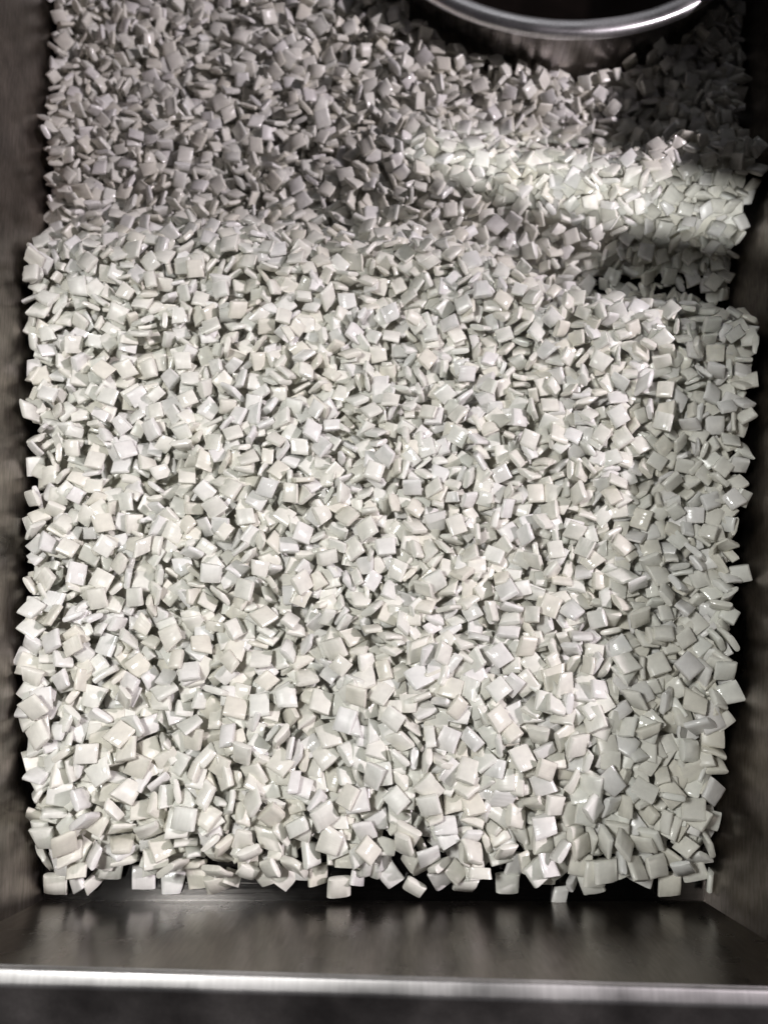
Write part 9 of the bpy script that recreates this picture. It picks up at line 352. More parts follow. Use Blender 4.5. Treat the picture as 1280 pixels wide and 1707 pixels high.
71,-21,-65,7,0,531,45,18,59,77,0,1,771,42,14,94,-23,0,0,100,58,-85,41,-1,6,0,953,42,48,-10,-10,2,0,254,39,28,89,-33,2,0,586,50,-9,-30,-64,8,0,375,11,7,90,-40,0,0,646,44,71,65,24,7,0,503,54,-83,22,-2,2,1,653,21,-55,69,-32,7,0,412,59,15,-91,-36,4,1,19,56,6,53,80,5,-1,445,31,-45,88,0,7,0,1014,29,-11,24,-14,0,1,604,50,-83,45,30,0,0,351,6,4,99,4,7,1,213,39,-1,53,-51,7,0,940,30,-31,-89,1,9,0,969,54,-25,38,-8,1,0,677,40,-1,-40,-1,5,0,90,51,-20,1,-14,0,1,449,38,-72,59,35,1,0,77,48,16,77,37,6,-1,408,49,5,-98,6,3,1,374,31,-23,22,58,0,0,176,11,-1,-1,50,8,0,448,24,-66,-73,-1,7,1,568,52,-30,13,-44,1,0,613,27,24,-51,-80,4,0,589,22,69,66,-15,2,0,685,15,-24,-4,-89,1,1,338,28,-31,85,-22,6,-1,109,39,-30,22,2,1,1,344,47,86,33,-18,1,1,476,48,77,-52,13,7,0,805,5,17,-47,-67,1,-1,752,14,-98,-3,10,2,0,347,25,-59,68,-42,0,0,413,36,3,25,84,4,2,897,33,-30,-35,73,1,-1,255,45,-1,-4,-65,1,1,233,45,-19,16,52,2,-1,371,39,80,-49,10,1,0,650,36,91,38,7,2,0,540,54,-14,11,97,8,1,408,7,5,-3,12,3,0,784,16,-82,52,10,1,1,315,47,-15,-97,-3,2,0,214,53,86,-36,14,7,0,514,53,-83,-46,-27,8,0,983,32,81,-32,-38,0,0,728,24,-26,0,-79,5,0,896,16,-88,-42,-8,1,0,569,13,65,-71,-22,6,0,926,43,4,-7,-80,2,1,877,25,17,-11,86,7,-1,1011,33,-1,12,77,3,0,477,30,31,29,64,4,1,658,29,-3,6,-70,7,0,692,-2,5,1,78,0,0,855,35,-87,34,0,2,1,380,49,-20,24,94,4,-1,462,48,-32,-30,42,7,0,623,45,-6,3,95,6,1,284,31,-13,-6,-13,5,-1,467,18,-53,-47,54,8,1,105,54,74,61,22,2,0,398,52,-16,-3,82,7,0,27,53,-20,51,-80,8,0,707,27,-23,-9,-96,5,0,281,10,-15,98,5,0,0,46,58,61,69,-35,4,1,803,27,8,-58,-17,2,0,141,45,67,60,-29,1,-1,483,35,79,-59,-3,9,1,26,42,90,7,-4,4,0,933,27,-40,19,-89,2,1,777,41,54,-55,19,7,-1,789,26,-6,-23,96,2,0,550,46,-97,-13,-6,4,0,301,30,-2,68,9,7,0,829,22,10,43,84,0,1,430,19,0,-82,-50,1,0,324,35,-17,-3,-69,1,1,753,29,52,-8,-11,5,-1,355,43,5,-5,-17,3,0,284,27,31,-54,-48,0,0,961,32,-91,-28,-14,4,0,589,39,-6,-3,-91,2,1,716,15,-96,-10,-23,0,0,164,50,-59,12,-38,0,0,243,44,-16,-34,91,2,0,681,35,-97,-5,-10,2,0,845,26,-1,13,-72,8,0,669,29,-11,-3,27,2,0,692,21,45,86,-16,4,0,778,22,-14,-4,-78,8,0,1001,29,75,15,55,8,0,785,-4,-48,-68,53,0,0,555,39,-67,72,-5,1,1,986,40,5,-88,-12,0,-1,578,41,64,72,22,0,1,738,26,-30,-4,-85,5,1,631,31,24,20,79,5,0,962,23,77,-62,-1,3,0,138,51,9,52,83,0,0,422,49,-28,0,7,2,0,190,41,28,39,-33,3,1,116,44,14,47,83,6,-1,861,-6,80,55,-17,7,1,369,53,46,82,-16,5,0,612,44,-70,37,6,1,0,453,42,2,-5,-83,5,0,910,29,-14,10,94,0,1,368,61,66,69,-10,0,0,489,55,68,-59,-15,5,-1,471,51,85,17,13,3,1,716,34,18,-10,15,8,1,827,27,50,-79,14,0,0,796,7,-32,90,-10,3,0,638,0,19,33,40,7,1,829,38,-18,-43,-82,2,0,570,54,34,76,-54,8,0,866,18,78,18,58,4,0,452,17,-3,98,13,8,0,253,21,19,59,-76,1,1,275,49,18,36,-51,7,0,83,55,-31,60,70,8,0,723,28,31,5,-93,0,1,59,55,50,-20,-2,0,-1,853,27,56,-46,0,2,1,509,40,-38,22,-87,3,-1,210,23,-9,-38,-12,2,1,195,60,17,22,-95,2,0,999,42,10,8,4,7,0,390,56,81,-30,-30,2,0,527,50,7,-17,-49,4,0,540,46,-8,2,-92,4,0,657,8,-96,22,-6,3,1,346,48,22,-4,2,8,0,258,45,-3,-9,-59,2,0,962,39,-96,24,4,1,0,863,28,-54,-19,74,0,0,873,16,-31,-36,80,4,0,205,27,87,5,46,0,0,825,-2,-17,-4,-86,4,1,296,37,4,-14,57,8,0,699,31,-63,1,65,0,1,328,46,8,-2,-29,7,-1,174,36,74,58,29,3,1,841,18,16,-41,-1,0,0,640,41,17,96,-16,8,0,787,26,-12,56,53,0,0,917,19,15,14,-96,3,0,1017,15,-23,-64,68,0,1,410,57,-91,15,19,2,0,581,50,-24,-10,-88,6,0,623,40,-1,-1,39,6,0,973,37,31,31,-88,1,0,153,40,29,-9,21,3,1,141,52,-47,-13,4,3,0,71,46,-34,86,31,1,-1,370,14,-4,98,8,6,1,745,33,43,-37,37,7,0,430,50,-51,42,-17,1,0,602,35,14,9,86,6,1,120,34,31,-15,30,8,0,696,4,-15,-23,-90,4,0,888,23,-2,8,-69,2,0,938,40,-23,-87,5,3,0,199,45,-60,41,9,3,0,51,33,12,5,-79,3,1,169,51,54,-77,-27,0,0,366,28,-3,-46,-58,4,1,106,47,1,-7,92,5,0,375,49,-15,-55,12,1,0,768,19,76,-47,-42,5,0,333,27,21,6,17,7,-1,317,-1,-94,-22,-19,5,1,688,-11,-19,17,76,5,0,953,40,-9,-37,28,7,1,19,51,-5,-89,20,2,-1,798,22,71,-43,-6,6,1,247,40,-14,-47,-62,8,-1,421,37,-66,-72,-2,6,0,962,15,-72,-66,4,8,0,42,42,36,-76,-51,1,1,191,30,15,-25,92,8,0,475,3,-96,-23,4,0,-1,309,22,-72,54,34,8,1,374,
7,-98,-7,-6,0,1,275,17,-21,-95,20,0,0,653,26,-18,-90,-26,1,0,230,44,33,-75,-44,6,1,467,41,-93,-5,-20,4,0,473,34,26,9,-58,8,0,254,17,-14,39,-80,7,0,388,40,-18,-8,-88,3,0,223,33,-23,18,-28,3,1,216,49,-12,-84,1,0,0,515,46,-7,-95,22,2,-1,427,26,9,21,-53,6,0,72,30,-86,9,14,2,0,340,40,91,-39,5,0,1,662,38,16,21,33,0,0,679,27,-73,-26,60,7,0,741,16,16,17,-72,2,1,289,42,-68,-2,-67,1,0,358,42,59,40,-69,8,0,257,6,-79,-43,12,9,0,306,48,52,-73,22,4,1,512,56,15,30,79,3,0,862,26,-31,-23,-89,6,0,594,27,43,19,-28,0,-1,701,7,-16,-20,-86,8,2,552,57,37,40,22,4,0,398,17,-82,-55,-2,4,-1,817,5,-2,-27,-86,4,0,345,4,-75,-63,-14,2,2,262,54,-95,-23,-10,4,-1,923,42,59,-25,-70,3,0,991,43,14,14,82,7,0,83,49,-11,-30,86,1,0,414,47,-5,-27,56,7,0,477,18,-13,-23,-82,4,0,1020,13,40,62,54,5,0,498,31,-24,-27,66,7,0,427,17,4,-1,93,5,0,850,8,20,13,-25,3,1,558,38,-3,3,-98,2,0,836,43,-5,-11,90,5,0,621,43,34,-88,26,5,0,326,49,-3,-32,-41,0,0,943,40,16,19,81,0,0,574,42,-69,-58,-32,0,0,387,50,-11,0,-98,5,0,835,26,-46,-77,39,2,0,191,17,35,55,-44,6,0,951,13,-44,-86,-2,7,1,605,49,7,-41,-81,4,0,501,43,-4,8,55,1,0,1006,37,67,9,-70,5,0,118,40,-1,0,-82,1,0,442,27,-14,-83,22,5,0,626,32,-19,2,94,3,0,978,46,19,43,65,7,0,805,19,26,25,18,0,1,446,35,10,-91,-1,0,0,777,28,0,0,89,3,0,59,43,-17,-23,93,6,0,143,7,-1,99,-3,9,-1,650,-5,-92,37,4,7,2,735,37,-52,55,54,2,-1,816,26,70,69,-5,6,0,458,42,26,10,55,5,0,712,22,-17,-6,-64,2,0,428,40,0,-7,-67,0,0,405,50,18,-20,-75,6,0,670,13,-56,66,-45,1,0,819,12,5,-14,-98,0,1,28,59,-13,13,82,0,0,480,52,-29,26,-88,2,0,41,51,-84,47,-24,8,0,97,48,-17,26,-83,4,0,271,29,-18,-95,15,0,0,29,32,-22,35,-56,7,0,179,18,-43,53,-61,2,0,453,11,-8,-8,58,0,0,801,-7,94,23,-18,3,1,759,30,-61,77,-7,1,-1,639,27,-11,-20,-47,1,0,267,36,7,-2,27,4,2,712,35,-26,-27,3,0,0,368,56,-67,-70,-20,6,0,305,32,25,3,92,2,-1,283,23,4,-5,-91,8,1,250,44,0,-1,57,7,0,535,45,72,-66,-12,0,1,170,46,-10,-7,-27,3,-1,1026,6,-65,39,-39,2,0,955,24,69,-67,17,0,0,244,21,-40,37,-82,6,0,912,-3,41,90,-1,0,1,614,12,38,-4,88,3,0,583,47,46,33,12,2,0,314,47,81,-19,-30,1,0,1021,32,58,-62,46,0,0,222,41,6,-5,-1,2,1,915,32,-65,-60,-30,3,0,888,25,-37,-2,83,1,0,448,47,-48,-25,73,6,-1,918,19,-39,-77,-42,2,1,139,35,7,97,-17,6,0,33,16,97,6,17,4,-1,648,2,28,-95,-4,3,1,982,7,-18,-9,67,0,1,161,41,-3,27,-80,3,-1,692,22,-61,55,-47,9,0,710,12,-11,-9,-91,0,1,197,37,14,48,85,3,1,270,45,13,-27,-65,6,-1,971,40,29,38,34,6,1,202,45,-31,23,40,6,0,372,51,-80,-53,-22,7,0,467,33,-56,-72,-30,1,0,497,11,5,95,3,1,1,530,56,-9,32,78,2,0,184,59,7,-14,29,6,0,695,34,96,-14,14,8,-1,845,25,4,32,79,0,1,82,27,26,0,23,6,1,679,33,23,-1,-70,0,-1,133,50,79,-57,12,3,1,649,20,51,-63,21,4,0,997,43,49,55,-65,3,0,352,42,11,-32,-92,1,0,1009,35,92,9,27,0,0,333,24,33,-9,93,4,1,392,55,12,9,13,2,0,783,31,45,-24,-61,4,0,130,40,-31,-12,-13,4,0,91,41,-9,90,39,2,0,941,0,4,-33,-65,3,1,463,56,-12,-52,6,7,0,869,32,-35,-12,57,1,0,548,57,-20,-92,6,8,0,339,43,3,-7,-97,3,0,876,23,-25,84,-37,8,0,510,39,-43,-41,-54,2,0,943,29,3,-12,95,4,0,883,8,-57,-53,36,6,-1,575,36,10,-33,90,7,2,769,29,-22,2,-75,0,0,71,42,45,-8,40,6,0,663,28,-14,22,-74,4,-1,486,38,55,27,-41,9,1,981,53,-36,35,68,8,0,652,32,-20,-41,51,6,0,305,40,0,-5,-31,7,0,723,25,-71,0,69,2,1,236,23,-24,-94,-12,9,-1,798,2,39,-88,-4,1,1,943,37,-28,-11,-4,3,0,14,42,0,11,75,7,0,468,29,28,-28,62,4,0,402,44,9,11,-97,0,0,368,14,4,-13,-95,7,0,830,-7,-5,26,-93,3,0,923,9,-82,-51,-20,1,0,589,25,-7,22,-82,4,0,811,13,-12,11,96,3,1,154,58,10,-20,19,3,0,921,37,0,-4,96,4,0,912,21,-26,-86,-33,0,-1,613,33,98,13,-3,3,1,739,19,47,83,-20,2,1,599,48,-74,58,-31,0,0,280,34,9,9,81,4,0,416,42,0,0,-8,5,-1,260,39,31,-31,-83,6,1,860,32,30,79,24,8,1,148,23,-41,85,30,0,-1,787,25,12,-42,20,6,1,827,28,-19,-11,-96,3,0,100,38,-88,8,-34,5,0,814,22,46,15,68,6,1,448,45,-24,6,-47,8,-1,45,42,3,14,-98,3,0,1024,32,6,-2,48,7,1,227,35,-14,-21,-79,0,0,578,40,1,0,47,2,0,202,27,7,-51,65,9,1,502,57,-24,93,20,1,0,564,56,65,12,-48,1,-1,328,45,-45,64,-60,3,0,255,5,-25,33,61,5,1,374,56,3,-6,88,6,0,802,17,88,42,-15,9,1,511,40,70,7,-23,1,1,1010,46,3,40,85,2,1,743,40,35,-2,-55,
0,-1,893,35,17,91,-34,4,0,803,31,46,68,-22,6,0,192,47,-50,0,77,3,0,692,4,-49,74,15,2,1,444,14,97,-10,10,2,0,963,40,-64,39,-64,7,1,716,22,4,-30,-94,3,0,512,25,-15,-97,-10,3,1,844,33,0,-44,84,3,0,26,47,-46,5,86,3,1,324,51,-36,-13,23,5,-1,833,10,-6,-65,-41,3,2,406,49,-26,4,72,5,-1,978,37,-57,35,67,2,0,27,35,-96,-7,-17,2,0,193,23,5,34,-87,8,1,300,39,6,-39,90,5,0,673,25,-90,-34,5,5,0,854,26,-4,-6,-85,3,1,233,46,88,42,-15,1,0,924,35,-71,-37,-58,8,0,762,29,6,-3,83,8,1,433,40,22,16,95,1,-1,250,39,21,15,-54,3,1,1030,30,2,37,-54,6,-1,487,24,13,43,-52,1,0,564,15,-10,-3,47,3,1,791,9,92,-25,16,7,0,741,29,-72,60,27,8,0,385,61,68,48,32,1,0,46,44,7,12,65,0,0,620,35,-15,-37,80,7,0,774,28,88,10,1,9,0,816,24,16,-9,-91,0,0,552,39,-91,-10,36,6,0,923,-7,-38,91,3,5,0,958,-1,-39,-91,6,6,1,480,53,33,31,-63,1,0,393,56,-21,4,70,4,0,436,48,-23,-43,-74,5,0,911,29,-9,12,48,2,0,230,37,89,34,-16,6,0,419,33,-4,-19,-1,7,0,278,17,93,21,24,0,0,742,8,4,76,63,9,1,952,37,13,-30,90,2,0,573,47,41,-86,-20,6,0,586,12,-95,7,-21,0,0,849,13,79,7,59,8,0,686,42,-77,-52,-32,2,0,124,52,75,-23,60,0,1,515,48,-43,65,54,8,-1,727,35,15,16,-69,3,1,205,34,-2,-69,54,3,-1,499,52,13,19,-57,8,1,431,26,86,47,-4,0,0,284,11,26,-5,-94,0,0,714,47,-13,38,-81,0,0,316,54,66,-35,65,0,0,115,49,61,36,41,0,0,940,39,6,3,22,8,0,620,26,-83,-54,5,2,0,614,20,-88,-41,-2,3,1,342,52,3,-3,-99,8,0,17,48,-21,-30,-57,3,0,554,47,-55,-74,14,7,0,692,27,-82,9,29,0,0,986,36,-12,-1,-4,8,0,640,53,7,-9,9,4,1,362,56,-64,-73,-7,8,-1,273,46,3,18,86,2,1,660,34,10,-12,96,5,-1,540,41,-2,33,16,0,0,160,40,18,-2,-97,0,1,718,12,-91,-4,9,3,0,193,18,30,-17,61,1,0,612,12,8,5,63,8,0,169,51,23,91,31,3,1,701,39,15,-14,2,7,0,508,19,-13,97,14,8,0,311,18,97,10,-4,3,-1,876,8,17,-11,-26,8,1,236,52,83,46,-19,4,0,579,54,-50,63,-12,0,0,649,23,4,1,-79,2,0,599,42,-6,-11,57,1,0,361,49,-10,98,3,0,0,355,35,-4,4,93,0,0,52,34,20,3,96,4,0,982,13,57,-80,9,8,0,462,29,-74,-51,-19,7,0,868,22,-5,-23,76,5,1,64,45,49,-31,-67,3,0,151,51,70,-61,13,3,0,139,39,54,15,56,3,0,105,33,57,-71,-8,7,0,642,14,10,98,6,1,0,944,5,-12,-19,-38,1,0,878,17,-75,62,7,6,0,259,35,84,-48,7,0,1,436,69,-18,-7,94,3,0,885,4,19,-1,-67,8,0,824,14,59,0,26,6,0,334,25,18,27,67,7,0,823,34,9,-4,94,0,1,75,38,-7,48,10,1,-1,1007,26,54,14,79,3,0,981,4,-9,-6,-58,4,0,575,23,98,14,-3,8,1,86,50,44,-77,-30,7,0,472,51,-60,-68,7,0,0,293,26,43,88,-14,7,0,125,37,83,48,16,6,0,848,-2,43,81,11,2,1,538,52,43,-29,80,2,0,785,39,35,-80,42,8,0,447,50,-8,17,23,4,0,867,31,5,-22,-8,1,0,639,46,-4,0,-91,3,0,716,1,-63,75,10,3,1,102,25,-28,-91,-8,6,0,770,7,5,10,-53,3,0,913,1,-9,-13,13,2,0,132,27,21,2,64,0,1,670,49,-41,73,-48,1,-1,890,45,84,-45,-29,2,1,928,41,26,77,39,2,-1,977,41,-41,-53,28,7,1,371,53,-5,12,-79,2,0,322,23,79,-5,-34,2,0,913,9,-14,5,97,6,0,406,38,-6,-8,68,4,0,891,-4,10,16,9,7,1,292,55,-84,-3,13,3,0,265,49,1,-3,-85,1,0,848,29,3,-41,50,1,0,438,61,2,-9,-43,0,0,622,35,44,81,-36,0,0,247,45,3,0,-59,7,0,904,22,-1,-16,-21,4,0,467,38,-92,36,4,2,0,1021,28,81,-53,-16,1,0,579,32,-71,-69,-3,2,0,263,40,97,8,-4,0,0,386,46,10,-5,97,5,0,218,13,19,8,-43,2,0,698,7,3,-22,35,0,1,102,45,80,-20,-54,7,0,648,40,14,-1,-22,4,0,327,53,-2,4,-97,3,0,289,40,49,-81,-1,8,0,838,31,-73,61,-21,9,0,497,40,-51,26,-64,0,0,714,36,37,92,0,1,1,217,40,22,-91,8,6,-1,289,32,-4,2,46,2,1,183,36,89,-22,-37,3,0,606,33,-14,-11,3,4,1,671,19,-70,-68,-13,3,-1,744,16,-1,11,98,4,1,413,48,2,2,-99,1,0,29,43,7,-7,78,8,0,766,32,2,16,-61,7,0,511,43,82,14,53,1,0,463,52,-7,-21,-90,7,0,591,40,-45,-30,-71,0,0,721,27,-25,-13,4,0,0,319,41,15,-8,89,4,0,837,10,19,-63,68,3,0,987,18,25,88,-35,4,1,735,51,48,14,51,2,0,1034,27,-1,-22,53,4,0,899,29,61,75,20,4,0,86,44,38,12,65,8,0,773,23,9,6,25,5,0,528,23,-52,-45,-16,6,-1,906,14,6,98,-3,7,2,954,49,-67,70,20,0,-1,884,41,23,24,48,4,1,136,43,-46,-6,-85,0,0,951,41,8,-96,16,4,-1,815,23,-9,42,1,0,1,576,43,-65,67,29,3,0,871,-3,13,23,10,1,0,747,25,1,8,93,0,0,681,28,85,-18,-37,0,0,648,34,-93,-33,-9,1,0,629,1,65,-68,21,3,1,696,16,-87,43,-11,1,1,798,43,58,-17,4,7,0,803,26,15,-9,-20,7,0,795,16,53,78,-22,3,0,186,17,18,-4,-42,6,1,341,61,36,-23,
27,7,1,809,9,-15,2,65,0,0,618,43,2,26,87,0,0,479,51,-67,69,16,3,0,534,37,22,-91,-2,7,1,13,52,57,30,32,8,0,215,27,-25,-95,-7,4,0,686,33,9,-11,-54,5,1,193,40,-11,7,-19,4,-1,753,34,33,-13,-53,3,1,697,42,35,56,-74,9,0,549,40,11,40,85,9,0,403,59,28,-25,63,7,0,558,54,-2,-69,71,6,0,1013,29,-15,1,96,2,0,727,44,4,-2,-98,2,0,401,46,97,-3,17,2,0,447,23,-6,-10,-35,7,1,209,45,-44,-49,23,6,0,709,44,-17,34,-56,5,0,992,26,10,9,-82,2,0,96,20,-20,10,-89,0,1,286,60,47,-28,48,5,0,924,31,-77,5,60,6,0,846,25,-9,-3,-43,1,0,437,35,96,-6,7,2,1,443,43,-20,14,-95,4,-1,745,0,-20,1,93,3,1,876,33,-8,27,-42,0,0,335,53,75,-58,-20,0,0,502,20,-16,3,84,8,1,770,35,-9,-4,-95,1,0,29,38,68,42,22,2,0,112,47,-3,17,-92,1,0,742,35,65,-69,27,2,0,590,36,-41,22,84,6,1,515,64,26,53,73,4,0,1032,42,45,69,-49,0,0,154,44,39,18,-54,0,0,533,46,-42,-12,-22,5,0,643,15,-97,10,-2,3,0,784,30,88,-13,-41,1,0,964,34,-33,6,56,2,0,468,49,15,-13,-82,5,0,341,30,23,-28,7,6,1,337,18,15,89,-5,8,0,130,3,85,-50,0,9,0,436,27,11,-13,-97,7,0,599,21,7,-93,-23,4,1,372,55,20,0,-63,4,-1,125,52,15,7,6,9,0,602,42,-14,-24,-73,3,0,488,23,-46,86,-17,2,1,545,52,13,-8,85,0,0,982,29,-8,-30,-37,2,0,274,17,-16,16,-96,6,0,182,28,19,-17,6,9,1,457,60,-93,23,15,7,0,316,48,5,32,-67,1,0,905,32,24,1,-96,3,0,644,38,3,-3,-77,2,0,16,35,-32,20,69,4,-1,418,27,-77,-27,55,1,1,595,12,-4,36,-54,1,0,651,26,-22,-96,-5,7,1,299,55,2,85,50,1,-1,200,37,37,-39,-65,9,0,27,31,68,67,12,3,0,863,22,-79,27,-33,0,1,231,41,-12,8,-94,3,1,67,46,-29,-90,-14,6,-1,60,37,-35,7,-92,2,0,128,45,-88,36,28,7,0,263,12,12,18,-9,6,0,612,31,17,30,88,0,1,681,52,-5,33,-27,2,0,47,38,-47,-82,11,1,0,800,38,-23,-35,-18,0,0,902,1,13,58,79,9,0,82,3,90,-40,3,1,1,391,60,37,2,16,0,0,735,48,-4,-96,14,1,0,278,50,-63,-47,-1,3,0,46,9,26,32,64,8,0,255,52,-25,1,-17,3,0,668,38,69,13,67,0,0,718,-1,-97,18,5,1,0,572,30,50,-81,-26,5,1,131,30,5,-14,91,6,-1,667,12,-97,9,2,0,2,849,43,22,-91,-19,8,-1,860,33,49,-36,0,4,1,498,42,19,-31,4,6,-1,366,35,31,-23,-67,4,0,130,22,-63,75,14,4,0,292,23,-5,4,-77,9,0,395,28,34,-65,67,1,1,100,34,-88,-44,2,4,0,830,39,12,-97,-13,1,0,972,39,63,36,-48,0,0,716,46,13,26,66,1,0,927,32,8,-31,-20,7,0,224,36,81,51,-20,7,0,806,29,1,-19,-93,8,0,164,20,-39,-89,-12,5,0,768,1,33,-24,64,6,0,199,16,9,-1,-52,8,1,346,66,21,23,-92,8,0,178,39,67,69,-5,5,0,707,30,-37,12,-89,3,0,936,3,-19,-91,17,0,0,550,24,-92,0,35,0,0,86,41,67,-69,18,6,0,305,37,-91,23,-3,1,1,639,11,-97,14,-3,0,-1,12,20,8,-98,5,7,1,703,50,34,-23,90,2,0,1010,26,46,-87,7,5,0,584,38,-12,-17,-76,3,0,879,3,-6,78,-59,9,1,754,41,-17,11,57,6,0,916,32,6,37,-22,6,0,836,33,-94,-12,14,4,0,685,33,-62,72,-25,0,0,832,10,10,20,-95,4,0,517,36,0,-6,86,5,0,458,48,63,74,-16,2,0,706,8,-60,77,-10,1,0,426,9,-99,-3,-5,7,0,65,23,16,-95,1,0,0,336,42,-31,22,-85,4,0,436,40,8,97,-17,6,1,358,64,23,37,-81,0,0,487,47,-79,48,-9,0,0,534,60,63,-62,-43,0,0,948,37,12,15,-76,5,0,912,27,24,-87,-23,7,0,636,29,-66,66,-29,5,1,420,55,5,94,-22,6,0,894,38,-92,5,-21,8,0,558,41,52,63,50,0,-1,249,27,92,28,-20,8,1,910,20,-88,20,40,8,0,1012,7,22,-95,17,3,1,588,55,-98,-5,4,4,-1,770,34,20,-1,67,7,0,1025,20,11,13,-56,4,0,302,29,-14,5,-93,0,0,263,42,90,34,-6,7,0,366,43,-1,5,-92,8,0,435,18,-1,-6,42,8,1,582,47,82,54,-14,3,0,424,45,6,-26,-71,1,0,407,43,-32,-1,85,2,0,256,34,-39,39,4,4,0,537,19,-13,16,95,8,0,190,40,-15,-41,-49,3,1,522,50,-17,89,13,2,0,437,47,6,-9,5,0,0,600,43,-27,16,-77,8,0,940,47,-75,62,-5,1,1,820,29,-1,-1,-98,7,-1,876,24,-35,-37,82,2,1,231,50,-4,-30,-94,4,0,681,43,13,-38,89,2,0,538,45,0,5,82,1,1,919,52,-87,45,-9,8,0,875,40,-9,-23,-62,3,0,111,43,-24,25,69,2,0,245,37,0,74,63,6,0,361,51,2,4,83,2,0,159,34,68,-21,34,7,0,892,15,55,-81,-11,9,1,32,47,-27,17,65,7,0,8,45,34,46,51,8,-1,196,9,8,6,-94,3,1,221,16,-72,8,-9,6,1,81,28,-79,-59,3,3,0,622,39,-97,2,-10,7,0,466,52,-28,-3,23,6,0,332,51,77,61,-7,0,0,670,23,-76,-62,-6,9,1,82,46,88,-33,31,1,0,508,57,95,-9,14,6,0,635,36,93,6,31,0,0,661,40,47,44,34,3,0,506,23,96,-6,22,7,2,216,34,24,40,88,4,0,614,53,-33,-72,-30,3,0,999,32,-7,4,99,6,0,888,36,-5,1,-81,5,0,973,29,3,8,-78,4,0,620,16,22,19,-87,9,0,527,22,-23,-4,
